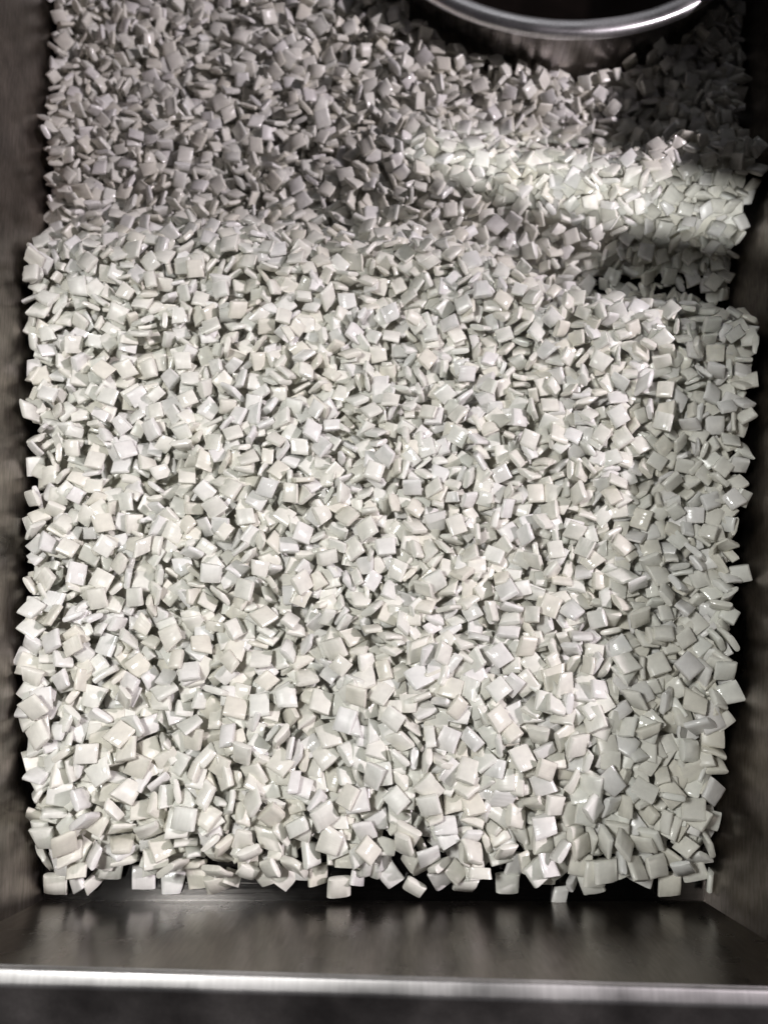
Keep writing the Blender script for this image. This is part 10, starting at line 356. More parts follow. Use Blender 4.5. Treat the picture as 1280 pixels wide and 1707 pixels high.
34,4,0,944,29,1,-11,-57,8,1,559,59,37,-1,-38,4,0,907,36,74,16,60,7,0,100,44,33,72,53,9,0,393,24,9,68,-69,0,0,185,28,-53,-81,17,0,1,921,37,80,28,-51,2,0,310,42,-22,-52,-81,3,0,498,27,-40,87,-22,3,1,452,40,-38,81,37,9,0,343,53,-23,-15,85,8,1,369,60,-13,17,-96,3,-1,626,47,10,-2,-31,5,0,426,30,2,-37,67,3,0,517,45,-22,-34,89,2,1,989,36,-12,-22,-7,0,0,57,42,-32,24,-32,3,0,173,41,24,11,-13,4,1,641,48,11,97,-12,0,0,1012,25,26,28,-61,4,0,882,24,-67,53,-30,4,0,639,56,34,-90,22,7,0,156,45,65,74,-10,4,0,266,51,74,-53,-29,6,0,354,26,-13,-74,-64,8,1,669,49,0,1,20,0,1,932,42,45,-82,-30,6,0,13,28,-79,58,6,3,-1,608,20,-19,-25,21,6,1,130,37,28,-78,26,1,0,143,26,4,-33,-14,5,0,531,50,-4,14,25,3,0,276,6,-10,-13,77,4,0,454,59,-29,68,-18,4,1,9,39,21,1,67,5,-1,204,39,3,-18,-48,1,2,298,53,1,5,59,2,0,258,47,-7,24,-25,8,-1,1036,25,17,-36,49,2,0,23,35,-4,2,60,5,1,593,44,20,-40,67,9,-1,596,32,-89,-35,-25,2,1,537,38,9,39,-60,1,0,869,45,-57,-31,-10,1,0,380,54,-15,-10,32,6,1,559,38,34,22,-88,7,0,187,46,16,16,-54,4,0,417,52,-93,-11,-27,0,0,615,51,37,52,-12,4,0,455,37,42,3,-8,4,0,962,32,43,89,2,9,1,440,50,-41,-39,64,6,0,240,42,38,4,-15,3,-1,43,39,-13,37,-31,9,2,565,34,46,52,71,1,0,106,45,1,80,55,0,1,80,30,53,-27,39,2,-1,508,51,-93,8,33,9,0,208,23,-40,17,-13,2,1,1021,29,24,-9,-30,3,1,493,51,14,1,-96,8,-1,329,56,65,-68,7,9,1,997,22,25,-15,93,3,1,601,29,51,81,24,0,0,901,48,65,13,31,8,0,225,40,-77,-33,33,0,0,338,14,-57,-81,-1,2,1,473,58,10,-89,-36,8,0,522,35,-11,-94,-22,5,1,322,41,-72,-53,-18,0,0,93,40,-23,22,-17,4,0,907,18,37,-79,-45,0,0,196,-1,-53,81,9,5,0,946,30,2,-7,-81,6,0,348,57,24,-29,83,1,1,574,17,13,-5,-94,8,-1,570,24,-8,-21,50,4,1,579,61,1,8,-99,4,1,197,39,1,-3,-14,6,-1,483,43,-13,19,-94,2,0,494,39,23,88,8,0,1,32,18,21,-91,-5,2,0,62,49,-59,-41,-68,1,0,566,54,-71,67,12,0,0,530,49,5,-44,-34,7,0,440,34,15,-27,80,8,0,252,21,-64,75,2,2,1,34,31,39,-8,-49,6,-1,250,29,5,12,3,1,1,502,26,-64,7,-23,3,0,436,27,30,-10,70,4,1,279,50,15,-26,-38,0,0,463,24,5,-2,-97,6,-1,379,46,4,-12,94,3,1,314,55,-4,13,91,3,0,614,55,30,14,87,0,0,274,38,32,16,-91,1,0,120,13,83,-53,0,2,1,376,56,10,13,-48,4,1,398,54,81,-15,-55,4,0,967,27,2,4,-96,8,1,577,43,8,-50,51,4,-1,347,29,-20,16,-38,7,0,419,42,-29,12,-61,6,2,497,59,-15,-93,8,7,0,154,48,-81,-11,54,6,0,603,43,-8,3,31,7,0,301,44,-89,19,-32,9,0,327,22,-12,-13,-54,0,1,140,47,18,25,30,8,-1,551,56,-53,-13,77,8,1,115,28,-11,-8,-98,2,0,122,20,-6,-2,-82,8,0,951,23,-36,-8,90,2,1,10,50,-45,15,-29,4,-1,526,54,97,3,10,4,1,604,50,19,97,-2,3,-1,988,24,-6,32,-7,3,1,211,28,-13,32,88,0,0,246,39,13,4,-61,1,0,10,33,8,-3,-78,3,0,930,37,-27,-5,-94,0,0,399,32,77,52,-3,4,0,47,31,-35,-26,78,7,0,78,34,6,32,79,5,1,92,39,-15,17,89,3,0,462,31,-7,0,19,4,0,1015,28,-30,45,-8,7,0,213,36,-96,-22,11,7,1,918,31,1,-71,-56,9,0,394,21,-22,-10,1,0,-1,58,15,-34,-21,-90,2,1,212,9,8,99,-5,6,0,121,42,4,12,-56,8,0,265,38,54,36,-54,0,1,554,39,74,0,45,2,0,485,48,-22,-20,-19,0,0,115,35,66,71,16,4,1,1045,28,-4,-87,-11,4,0,989,31,22,-90,28,3,0,1022,4,69,-70,-9,9,0,229,20,-44,-61,49,3,0,915,51,14,-32,85,3,1,520,58,-27,11,19,8,0,328,28,75,61,-9,0,0,501,79,-3,15,57,2,1,990,39,-18,24,0,2,-1,145,28,94,-24,18,5,0,276,42,-7,-8,91,5,0,461,48,-10,-3,-6,3,1,59,21,-20,35,14,0,0,424,52,51,5,-25,3,1,330,59,-32,-70,-60,0,0,1025,28,-3,-12,18,6,0,460,38,-92,-21,-29,3,0,176,44,-8,91,38,1,1,44,40,73,52,29,8,0,585,49,9,-20,80,6,0,143,35,32,-37,-40,7,0,201,38,29,32,81,3,0,586,40,-33,20,91,6,1,434,21,80,-59,3,1,-1,376,43,30,23,-36,7,1,227,46,60,39,6,3,0,957,34,-8,-37,80,2,0,498,70,-25,-6,16,0,0,67,34,-23,-33,75,5,0,440,47,-19,-6,83,8,1,386,40,32,-71,47,0,0,359,54,10,42,-86,3,0,497,56,61,48,-55,4,1,433,62,-15,-26,-88,3,1,296,22,19,15,87,2,0,307,31,90,-13,-36,1,-1,323,43,-14,-53,-50,8,1,996,42,14,-94,12,0,0,513,38,34,-70,-57,6,2,946,35,-49,-41,70,7,0,934,39,-1,-4,51,2,0,562,63,55,1,-12,2,0,543,58,-37,25,-81,6,1,539,42,-73,-57,-12,3,0,484,53,56,31,40,3,0,54,39,-6,-3,88,0,1,309,52,-81,-35,-39,8,0,259,42,58,-53,28,8,0,458,45,64,-70,11,7,0,356,46,-43,21,-82,8,1,91,52,11,83,18,5,0,10,28,-48,-82,-5,0,0,283,42,13,27,
-71,1,0,7,37,-94,-2,5,9,1,157,32,-8,-1,-14,5,-1,1040,15,-94,29,0,2,1,969,33,-63,-68,-11,7,1,1051,26,-22,32,-31,1,-1,503,34,66,-68,-27,2,1,29,31,19,-23,79,6,0,178,30,17,95,4,5,0,998,12,21,26,-67,1,1,285,55,-80,-58,4,5,0,467,59,-81,-48,2,9,0,296,42,-4,22,91,4,0,424,27,84,43,-23,4,0,123,8,85,-45,20,8,0,346,52,-14,-12,-73,8,0,407,46,-3,-49,-67,6,1,405,39,-62,66,4,5,-1,439,47,38,-16,-58,5,1,1018,39,-45,-76,-45,3,0,127,32,-1,31,41,7,1,1036,28,40,-27,78,2,0,380,41,-45,-73,46,7,0,349,30,-10,-4,-85,0,0,16,46,-37,-88,-21,0,1,207,46,3,-6,-60,2,0,108,48,18,-14,84,6,1,143,47,-71,53,44,3,-1,82,32,-3,-2,-25,7,1,577,48,69,-16,-45,4,-1,32,26,-56,11,-42,2,0,327,51,-6,51,71,4,0,962,27,-3,18,56,2,0,564,47,25,95,10,9,1,474,44,-64,-51,51,3,1,972,19,-97,4,-2,4,-1,449,34,-21,-90,-33,8,1,227,49,-35,10,-83,9,1,259,48,-5,-62,68,0,0,114,40,-10,96,24,8,0,456,49,-24,-12,18,8,0,211,-6,-2,0,-41,4,1,203,38,-2,-4,70,1,0,171,38,66,-59,-16,9,0,15,0,4,6,59,3,0,429,48,60,-69,-24,2,0,530,30,6,-5,15,4,0,1005,25,-5,7,-97,4,1,512,53,-23,21,91,8,0,382,45,87,22,-32,7,0,237,34,92,-33,7,1,0,327,26,90,-25,30,8,1,72,52,-65,62,-18,3,-1,161,37,-59,-57,53,3,1,416,38,81,47,25,4,0,322,15,-6,1,47,9,1,384,53,17,-82,33,4,-1,369,53,-3,1,95,5,0,558,57,69,57,38,3,1,55,33,-1,0,-99,0,-1,112,19,-76,56,0,1,0,501,55,-94,-16,7,8,0,1034,22,-28,-16,3,9,1,448,61,1,-6,14,4,0,485,55,33,-52,-40,1,0,89,26,10,-90,26,7,0,534,38,7,-6,-34,1,0,279,41,-25,94,18,1,1,108,34,-98,5,6,3,0,1025,5,-87,-38,7,3,1,982,50,-52,24,-30,0,0,6,28,5,20,-97,0,0,346,44,19,-8,-30,8,1,454,28,24,-21,90,7,0,961,42,58,31,21,6,0,290,45,23,-11,68,5,1,134,38,-29,-3,94,0,-1,251,40,-11,7,90,6,0,142,24,-15,-40,74,1,1,390,27,9,34,-93,4,1,405,61,42,-17,23,1,0,211,29,-22,29,1,8,0,534,59,9,-4,93,7,0,522,59,-25,-47,-76,4,0,360,56,-44,23,-51,3,0,4,42,-93,28,20,9,0,30,32,-8,-6,-60,8,1,989,36,-92,-37,2,4,1,180,32,-9,-46,-31,4,-1,74,33,-18,2,-15,8,0,993,17,-1,-90,-41,0,1,1044,23,37,71,-56,8,1,87,39,-20,-82,30,5,-1,510,43,-9,-7,32,0,1,110,13,2,-31,69,4,0,270,31,-81,-55,-11,8,1,54,25,61,-41,62,2,0,344,51,-15,-10,-91,0,1,43,37,59,62,-4,8,0,447,18,-8,4,96,7,1,228,14,-67,-44,52,4,1,550,60,-2,19,97,2,0,146,39,21,16,-89,2,0,59,44,-85,-37,31,1,0,317,46,-25,19,74,8,1,493,60,3,56,-78,4,0,539,50,-55,-10,3,9,1,1006,36,16,32,-86,4,0,1028,19,53,-78,-31,4,0,421,17,99,-4,3,0,1,457,52,-26,-89,-11,4,0,481,43,10,-8,-36,0,0,405,44,-24,79,47,9,0,5,15,-12,41,-87,1,1,187,32,-78,6,24,3,-1,114,6,23,-7,8,4,1,128,40,66,6,-23,2,0,29,31,25,83,-33,6,1,212,43,88,22,16,6,0,389,49,6,20,10,5,0,103,25,-90,38,-14,1,1,168,33,-31,6,-58,7,0,378,47,-34,40,44,4,0,-1,33,-3,-3,-97,0,0,405,28,-94,-25,5,2,0,117,0,13,-20,69,8,1,230,34,9,8,81,5,1,304,47,4,-8,-50,7,0,260,36,44,32,75,8,0,519,25,77,-59,20,1,0,996,2,6,18,-85,1,1,515,66,7,91,28,1,0,246,42,15,-9,57,4,0,283,44,-50,-34,-2,5,0,10,38,3,40,-90,9,-1,976,19,-56,-29,24,4,0,83,29,5,3,16,6,2,80,15,11,-58,-79,7,0,433,48,-87,9,38,8,1,980,42,-29,76,-54,3,0,293,58,82,38,-32,2,0,169,27,-35,-43,58,4,0,462,41,17,-18,31,0,2,326,60,44,-10,75,2,0,103,46,-89,28,-27,2,0,397,54,43,-87,6,0,0,515,59,-10,-63,75,3,1,412,42,67,69,10,2,0,242,36,-72,66,15,2,0,216,32,-42,86,27,7,0,451,45,10,-1,60,5,0,460,10,86,-49,9,1,0,252,26,8,-15,60,1,0,526,56,15,16,85,0,0,498,52,-5,21,48,5,2,12,45,-34,-17,-39,4,-1,132,45,-2,-8,17,3,1,1051,10,30,43,64,1,0,154,16,-37,36,-61,7,0,427,36,17,-21,-92,9,0,270,41,32,-56,8,9,0,150,32,91,16,-30,9,1,337,16,7,19,89,4,0,158,43,-78,5,44,7,1,46,51,-59,-42,41,6,0,283,19,-8,3,-59,2,0,102,38,-77,52,-20,1,0,347,40,-88,-35,-3,0,1,486,58,29,-9,31,0,0,214,26,-96,-23,2,3,1,1058,17,-34,3,-24,7,0,185,39,41,-86,26,7,0,342,49,-94,2,12,8,0,202,32,-26,51,-6,2,0,379,41,90,-9,39,9,1,219,45,17,93,-21,7,0,79,39,3,-5,61,3,0,0,29,-4,98,3,5,0,356,54,18,-83,-3,0,0,43,40,-4,-7,-25,4,0,323,31,20,83,-44,3,0,188,26,95,23,13,5,1,78,31,7,9,-4,6,-1,309,24,95,7,-17,3,1,1033,29,-37,-5,-91,0,0,468,50,-1,-57,-66,5,0,313,40,95,-12,-9,0,0,62,30,22,-3,-82,1,0,473,22,23,-70,-53,6,0,184,47,91,-37,14,3,2,87,0,-3,2,98,8,0,997,18,10,-19,-38,7,0,416,54,-11,-82,53,5,0,513,54,-77,
53,-5,1,0,123,29,-4,-42,87,1,1,214,49,9,94,-5,4,0,258,47,-59,5,7,3,0,317,55,28,-94,9,6,0,109,18,18,-24,72,4,0,14,15,-9,-8,16,6,0,179,14,-43,88,10,0,0,46,31,-50,-85,8,2,0,487,53,-4,91,37,4,1,110,36,12,-35,-35,1,1,14,23,-11,-2,63,7,0,1028,18,-23,37,-73,6,-1,416,19,-23,-17,29,7,1,283,45,63,-74,-8,7,1,1019,35,-17,32,58,2,0,398,47,-9,-6,-47,2,0,153,33,-46,45,-35,3,0,38,25,5,2,49,7,0,451,11,9,-31,-91,0,0,532,61,13,48,6,5,1,299,40,-65,-57,-24,4,0,417,39,-9,-43,-7,3,0,526,25,39,80,-19,6,-1,124,33,9,2,80,6,1,377,52,-93,17,18,4,1,320,45,87,-43,0,0,1,192,40,-12,-10,68,7,0,448,39,20,11,-95,1,0,432,39,-11,10,59,8,0,415,30,-54,81,8,6,0,91,15,-9,68,6,3,1,0,46,-51,-66,-32,7,0,252,34,21,29,-5,9,0,1011,16,5,-19,-17,1,0,91,52,43,80,28,4,0,1002,38,14,-33,4,2,1,466,33,-16,1,76,3,0,23,33,59,-12,77,8,0,1049,18,-26,-75,53,4,0,12,36,34,3,84,2,0,476,42,-30,30,2,8,1,352,32,6,2,50,4,0,520,62,-20,6,55,3,1,1053,30,28,32,76,7,0,138,39,-19,-25,-17,8,0,495,52,23,-26,-68,3,1,140,11,-3,-17,-80,4,0,442,13,-12,-24,-53,6,1,149,48,29,16,-70,8,0,282,38,-1,-99,2,9,1,50,42,-40,1,-48,1,2,169,40,41,79,43,3,0,155,43,27,-8,-11,8,1,461,46,-23,-28,-91,6,0,71,27,-66,68,27,7,1,120,32,8,-37,37,6,0,240,36,14,16,-91,7,0,322,54,-24,-36,-58,8,0,382,63,81,-31,14,2,1,93,42,29,-11,-71,0,0,313,62,-41,-16,-5,0,1,504,52,-18,3,80,7,1,215,23,-3,-11,46,5,-1,198,27,14,79,3,9,0,-6,33,-1,12,70,6,1,300,47,-40,-67,39,1,-1,341,48,4,-3,3,1,1,219,33,-94,3,-24,0,0,482,63,45,84,-10,1,1,104,31,-18,-3,-16,5,0,167,5,-56,-79,13,1,1,1049,27,-36,-62,-65,8,0,252,41,-30,-84,34,9,-1,62,32,7,1,21,1,1,11,32,85,-17,-45,4,0,76,24,7,-27,91,8,1,268,35,-4,7,-96,0,-1,370,36,-12,-19,67,0,0,183,34,23,-95,-8,6,0,7,13,-16,7,-94,8,1,1030,27,11,-39,-26,8,0,139,32,44,5,-88,8,1,203,40,1,99,-8,8,0,209,7,10,-1,45,0,1,1012,35,16,6,-74,8,0,314,26,-6,-9,98,1,-1,146,0,-5,-3,92,6,1,1016,26,46,-76,18,6,1,25,45,32,-51,6,4,0,-3,46,24,-21,-50,6,0,492,46,87,40,14,4,0,440,53,-93,26,18,2,1,212,48,-6,-17,18,0,0,1057,19,38,-39,4,7,0,36,20,-66,-63,32,0,0,130,39,50,0,-7,9,0,431,36,15,16,-95,4,1,286,31,-69,-61,33,8,0,43,23,-37,2,-90,2,0,175,10,19,7,93,2,0,398,20,-19,36,-71,3,1,442,32,59,79,8,7,0,273,7,-11,3,23,2,0,134,23,13,33,-6,3,-1,230,18,17,4,-73,5,1,493,55,47,-74,-22,1,1,145,17,-10,-1,85,0,0,172,26,-10,-95,-25,4,0,415,46,-69,68,-10,0,0,377,47,-57,-80,-8,4,0,305,46,-18,5,-1,8,0,388,48,-33,-20,44,2,1,409,53,-67,71,-5,4,0,360,53,-79,59,-5,4,0,348,42,-4,-96,-13,9,1,1038,10,10,10,51,3,0,413,38,-7,-12,81,7,0,388,37,-68,-63,-5,3,0,224,39,6,16,-8,5,1,67,43,11,53,46,6,0,284,36,27,-29,-73,7,1,1028,31,-23,-93,-16,3,0,105,40,3,-2,56,2,0,105,32,98,-9,6,0,1,458,31,77,56,12,4,0,355,32,4,29,-25,4,0,169,41,12,-83,-47,7,-1,476,48,23,-37,-83,4,1,480,16,-1,-8,99,7,0,51,36,77,53,11,4,0,182,48,-4,-87,-4,4,1,-1,51,-10,-29,67,0,1,137,6,-13,1,96,3,0,462,44,-78,48,-30,2,-1,149,38,-41,-34,-83,3,1,86,39,-34,-5,-89,4,0,27,10,77,-32,-52,4,1,1036,19,97,-17,-13,6,0,23,34,-91,-28,-11,8,1,241,32,7,-22,-37,4,0,131,44,16,59,-77,0,0,316,46,66,12,60,2,0,253,50,34,12,-73,0,1,464,20,16,-15,-54,7,0,61,26,84,-8,48,1,1,393,15,9,35,-56,8,0,267,54,61,9,-52,0,1,468,55,3,-25,-16,7,1,-13,52,-18,-15,32,1,1,491,25,-53,-83,-4,1,0,331,36,-21,28,61,6,0,385,59,15,-4,-56,3,-1,47,47,-39,-14,36,0,1,197,26,-40,84,-12,6,0,286,46,-55,-69,-7,4,0,21,57,-73,-67,2,7,0,360,48,-22,-48,82,2,1,329,52,-21,36,-38,0,0,211,36,-78,0,-36,4,1,367,36,10,24,-36,8,-1,5,44,-20,46,-83,6,1,143,38,-2,-1,10,5,0,223,34,48,55,-2,5,1,305,45,-87,26,-20,7,0,35,40,22,-24,75,8,0,173,47,-16,8,-28,6,0,345,45,-39,2,29,4,-1,374,51,-3,14,25,7,1,319,13,-38,63,26,3,1,77,30,-7,6,-98,7,1,485,44,-22,39,-72,4,0,113,39,69,40,-47,9,0,154,58,-25,-91,-30,4,1,447,55,87,19,-43,0,0,201,49,-14,-20,94,2,1,162,36,40,83,13,7,1,178,23,-67,55,7,9,0,246,25,17,16,73,4,0,41,22,85,-51,-4,8,0,420,64,89,32,17,3,0,225,48,6,12,-71,2,1,418,33,70,70,0,0,-1,1044,36,-19,3,-92,4,0,129,40,-28,-93,-17,6,0,404,49,-20,-25,-19,6,1,157,42,-15,-31,50,1,1,264,20,-54,54,-23,8,0,1061,26,-77,-60,-10,0,0,155,51,-92,-18,-31,2,0,97,55,15,-41,81,7,2,1,15,90,-39,-10,8,0,196,35,2,
-25,14,7,-1,361,50,-54,-78,-14,0,1,262,41,-32,-10,93,0,1,1042,11,-96,18,18,1,0,284,19,-95,-24,11,3,0,32,32,-94,6,-31,1,0,86,35,-2,3,-50,6,1,4,7,41,-89,-4,2,0,1,22,-2,11,-9,4,0,391,25,-17,31,87,3,0,448,30,-5,-24,-49,0,0,472,42,-36,4,-62,5,1,242,19,-76,61,11,3,-1,276,39,0,-5,-97,5,1,255,46,51,-46,-45,7,0,171,47,-35,-21,35,3,1,55,45,55,64,45,8,1,277,12,77,-61,-10,3,0,216,39,71,-56,-32,7,0,425,48,-93,-29,-10,6,0,237,51,-8,-21,96,0,0,303,46,13,41,88,3,0,392,33,-7,-33,-91,0,1,32,42,20,8,-94,3,-1,96,42,-94,-25,-1,5,0,420,57,99,5,-8,1,0,213,59,55,0,-18,4,1,110,41,5,0,-97,7,0,375,47,1,-2,96,6,0,1070,13,-1,-84,-18,2,0,5,45,-93,28,-15,2,0,319,39,2,-33,83,5,1,186,16,-43,-84,-8,0,0,3,30,27,-2,95,1,0,65,20,-54,83,-1,5,0,284,30,-99,-5,-3,4,0,186,46,-5,97,-17,1,0,417,41,-4,97,-16,8,0,59,38,10,-47,12,0,0,334,46,21,94,15,8,1,348,37,-60,71,31,1,0,101,12,-5,98,14,0,1,99,35,-39,-89,-18,8,0,96,52,13,9,53,8,-1,145,36,-5,-88,-33,8,1,361,46,-58,-66,-24,9,0,34,21,-2,-30,94,4,1,479,27,-1,-10,-55,1,-1,13,51,-96,6,15,4,0,-15,45,-13,-11,73,1,1,123,33,-27,-5,-91,2,-1,293,39,30,-41,50,0,1,73,37,-24,-16,9,8,0,389,53,28,-91,-6,3,0,240,14,-85,-48,-9,0,0,424,22,33,-72,-60,0,1,233,46,-53,-52,-1,0,0,4,37,5,9,11,8,0,386,39,11,4,85,2,1,456,50,78,40,-35,0,0,448,35,-18,97,-8,3,1,1047,23,-8,-87,-3,0,0,478,18,6,-4,-98,3,0,72,29,-9,10,-53,4,1,138,34,48,-74,-44,4,0,1056,39,-52,-74,40,0,1,342,33,-90,29,16,1,0,250,41,-10,-23,-16,3,1,305,44,-35,34,53,4,0,443,47,-11,-8,-97,7,0,39,57,-80,-52,-26,1,0,307,55,7,-20,-76,4,1,477,48,69,-58,16,1,0,152,43,21,-29,-32,8,0,277,41,35,-29,-12,1,0,405,42,0,0,-51,3,1,185,47,-29,72,-61,6,0,44,20,19,23,-82,8,1,1063,14,0,-82,-10,0,0,56,34,34,-31,81,7,0,430,38,19,-20,85,7,1,-14,45,-13,-14,-71,6,1,4,62,-57,-81,-3,3,0,209,56,-68,-68,18,2,1,263,51,-71,-48,-19,7,-1,19,40,0,43,-46,1,0,1064,30,43,35,-67,3,1,250,21,-36,-39,-83,2,0,163,46,-68,-38,-60,2,0,290,49,15,-15,-97,8,1,129,29,-39,18,-40,9,0,171,37,59,0,-45,6,1,333,30,-91,6,12,8,0,83,45,-83,29,-45,9,-1,127,42,2,35,90,3,1,385,50,-10,-45,-61,5,2,105,40,-42,-35,-72,8,1,272,24,-24,-28,92,4,0,196,42,22,-27,90,8,0,44,54,45,19,-73,4,1,377,47,38,-87,-28,4,0,11,16,0,-65,-10,3,0,226,30,71,-68,-2,6,0,148,55,13,93,10,1,1,33,40,44,-85,-25,8,0,234,52,-84,-7,-6,0,0,412,45,-51,25,-47,7,0,444,41,9,26,14,7,1,1048,37,2,-9,70,1,1,252,45,26,-26,19,3,-1,401,48,4,-1,-45,2,1,48,38,28,38,76,4,0,156,51,15,87,8,0,0,327,53,39,-36,65,3,0,165,11,-85,-49,-12,7,2,1077,28,-31,-27,35,2,1,55,43,43,-1,65,0,1,206,58,35,-84,37,8,-1,349,56,-66,66,-10,1,1,169,42,33,-7,86,5,0,1060,30,0,0,-94,4,1,62,28,26,9,-92,3,0,357,35,21,-3,-1,4,0,-7,36,94,29,3,0,-1,229,48,22,22,-70,3,0,353,49,27,88,36,7,0,277,49,55,22,67,2,1,-12,51,-4,-13,-77,3,1,266,10,6,9,-55,7,0,119,23,88,-20,-36,3,0,429,40,51,84,9,3,0,181,52,-3,-9,98,5,1,458,46,-42,-90,5,0,0,-7,43,-14,7,23,2,0,313,37,-6,-50,26,7,0,127,40,32,-90,8,3,1,231,22,26,11,-25,2,0,71,16,27,90,25,9,0,289,35,85,-9,-49,1,0,223,37,-2,27,-50,2,1,13,54,-12,17,-88,5,0,294,43,-27,23,-9,6,0,1058,12,87,14,-1,8,1,246,30,-29,62,70,6,2,67,44,50,39,74,4,-1,441,47,-8,-12,-31,1,0,468,45,7,-11,90,1,1,37,30,12,7,8,7,0,88,31,-20,-18,7,1,0,116,38,-40,-5,-78,4,1,140,46,27,6,34,7,0,215,48,-27,-21,43,2,1,325,32,41,90,3,5,-1,194,49,13,21,43,6,1,460,32,-55,82,6,0,1,170,20,83,53,-6,3,0,311,48,25,-2,-95,4,1,344,27,-79,59,1,8,0,360,50,-83,-40,-33,9,0,399,44,81,-33,-45,2,0,24,58,-17,-93,15,4,0,255,42,35,21,71,8,0,420,38,-8,50,-77,4,1,32,16,-6,-98,-8,8,-1,23,43,38,-85,-28,0,1,380,49,14,2,-34,1,0,90,51,13,-37,-48,4,0,86,42,-47,-85,-21,3,1,174,48,-10,6,-36,2,-1,1061,39,5,5,-55,7,1,29,25,9,6,3,1,0,461,24,0,6,-94,0,1,338,47,29,-20,92,4,-1,239,46,-37,-87,-3,6,1,278,41,-41,-5,-44,2,1,144,41,11,-19,76,7,0,408,47,-95,1,27,7,1,104,34,-77,-6,62,8,1,9,32,2,68,29,4,0,204,48,18,-19,93,0,0,369,43,-20,-79,56,6,1,268,28,60,62,1,9,0,-13,45,-5,-72,66,1,1,176,28,-2,0,-72,3,0,299,32,20,-23,54,0,1,162,50,3,1,-81,0,0,43,45,62,47,-61,3,1,155,35,-80,-52,-8,8,0,231,51,14,-24,-48,8,0,1071,30,37,-16,89,0,1,386,40,22,-12,78,1,1,194,49,-18,11,-87,7,1,182,48,-85,43,
-28,7,0,-3,48,8,4,55,3,1,56,39,-64,0,75,3,0,259,34,-72,3,52,3,2,352,44,-42,35,82,0,-1,1057,36,-2,16,-33,0,1,468,45,-9,68,3,6,2,372,29,24,94,-8,4,-1,333,39,-42,28,-61,0,0,374,44,33,-87,33,7,1,120,23,-55,72,-38,0,1,442,40,-67,73,-3,3,0,68,6,-71,-68,4,4,0,396,34,23,3,82,7,0,218,41,60,2,73,6,1,98,18,-29,-90,18,8,0,85,34,-33,-47,68,0,0,308,42,-63,10,-22,6,2,271,44,56,-54,16,8,0,292,25,20,-73,-51,4,1,41,33,-72,-67,-1,7,0,113,25,-2,-34,38,8,1,71,40,-17,90,-30,3,0,86,12,17,-97,-2,7,0,414,42,81,-15,-34,2,3,286,21,58,28,34,5,1,360,30,14,74,-21,6,2,448,30,-10,15,-43,6,0,1079,38,-12,27,51,3,0,125,34,76,-60,5,7,0,1062,33,6,-2,-81,5,1,252,35,-36,90,11,1,1,267,21,-24,9,-12,5,2,136,20,8,-47,-51,7,0,96,28,-21,96,8,2,1,426,24,-8,-5,-9,1,1,66,32,-91,-23,6,0,1,53,13,-23,-9,50,6,1,46,26,2,6,7,0,5,32,20,82,-55,-5,0,1,187,25,-50,-84,15,1,2,99,13,-34,2,-6,4,0,273,21,-3,27,79,8,1,76,15,-42,-16,27,0,1,398,21,1,98,-5,4,0,293,25,66,25,-61,4,1,456,23,71,-63,1,6,
]
chips = []
yy = -150
for k in range(0, len(REST), 7):
    dy, xx, zz, qx, qy, qz, vo = REST[k:k + 7]
    yy += dy
    qx /= 99; qy /= 99; qz /= 99
    q = Quaternion((math.sqrt(max(0, 1 - qx * qx - qy * qy - qz * qz)), qx, qy, qz)); q.normalize()
    chips.append((Vector(((xx - 500) * .04, yy * .04, zz * .04)), q, vo % 10, vo // 10))

def sm(a, b, x):
    t = max(0, min(1, (x - a) / (b - a)))
    return t * t * (3 - 2 * t)


NP = 18


def chip_shape(vi, rd, size=1.0):
    """one chip cut from a drawn strip: rounded long edges, square-cut ends"""
    w, l, t = VAR[vi]
    w *= rd.uniform(.93, 1.04) * size; l *= rd.uniform(.91, 1.05) * size; t *= rd.uniform(.82, 1.08) * (.5 + .5 * size)
    ex = rd.choice([3.0, 4.0, 5.0, 6.5, 8.0])
    shear = rd.gauss(0, .06); shear2 = rd.gauss(0, .05) if rd.random() < .85 else rd.gauss(0, .22)
    bend = rd.gauss(0, .028); taper = rd.gauss(0, .03) if rd.random() < .86 else rd.choice([-.17, .17]); twist = rd.gauss(0, .04)
    groove = rd.random() < .45; gpos = rd.choice([-.62, -.7, .66, .72])
    prof = []
    for i in range(NP):
        a = 2 * math.pi * (i + .5) / NP
        ca, sa = math.cos(a), math.sin(a)
        x = math.copysign(abs(ca) ** 0.55, ca) * w / 2
        u = min(1.0, abs(2 * x / w))
        z = math.copysign((1 - u ** ex) ** (1 / 2.0), sa) * t / 2
        if groove and sa > 0 and abs(2 * x / w - gpos) < .16:
            z -= .045
        prof.append((x, z))
    be = .015
    ys = [(-l / 2, .86), (-l / 2 + be, 1.0), (0, 1.0), (l / 2 - be, 1.0), (l / 2, .86)]
    vs = []; uvs = []
    for y, k in ys:
        inset = (1 - k) * .11
        for x, z in prof:
            X = x - math.copysign(min(abs(x), inset), x); Z = z - math.copysign(min(abs(z), inset), z)
            v = y / l * 2
            X = X * (1 + taper * v) + shear * y
            Y = y + (shear2 * X if abs(y) > .01 else 0)
            Z = Z + bend * (4 * y * y / l / l - .5) + twist * X * v
            vs.append(Vector((X, Y, Z))); uvs.append((x / w + .5, y / l + .5))
    R = len(ys)
    fs = [(i + r * NP, (i + 1) % NP + r * NP, (i + 1) % NP + (r + 1) * NP, i + (r + 1) * NP) for r in range(R - 1) for i in range(NP)]
    fs.append(tuple(range(NP - 1, -1, -1))); fs.append(tuple(range((R - 1) * NP, R * NP)))
    return vs, uvs, fs


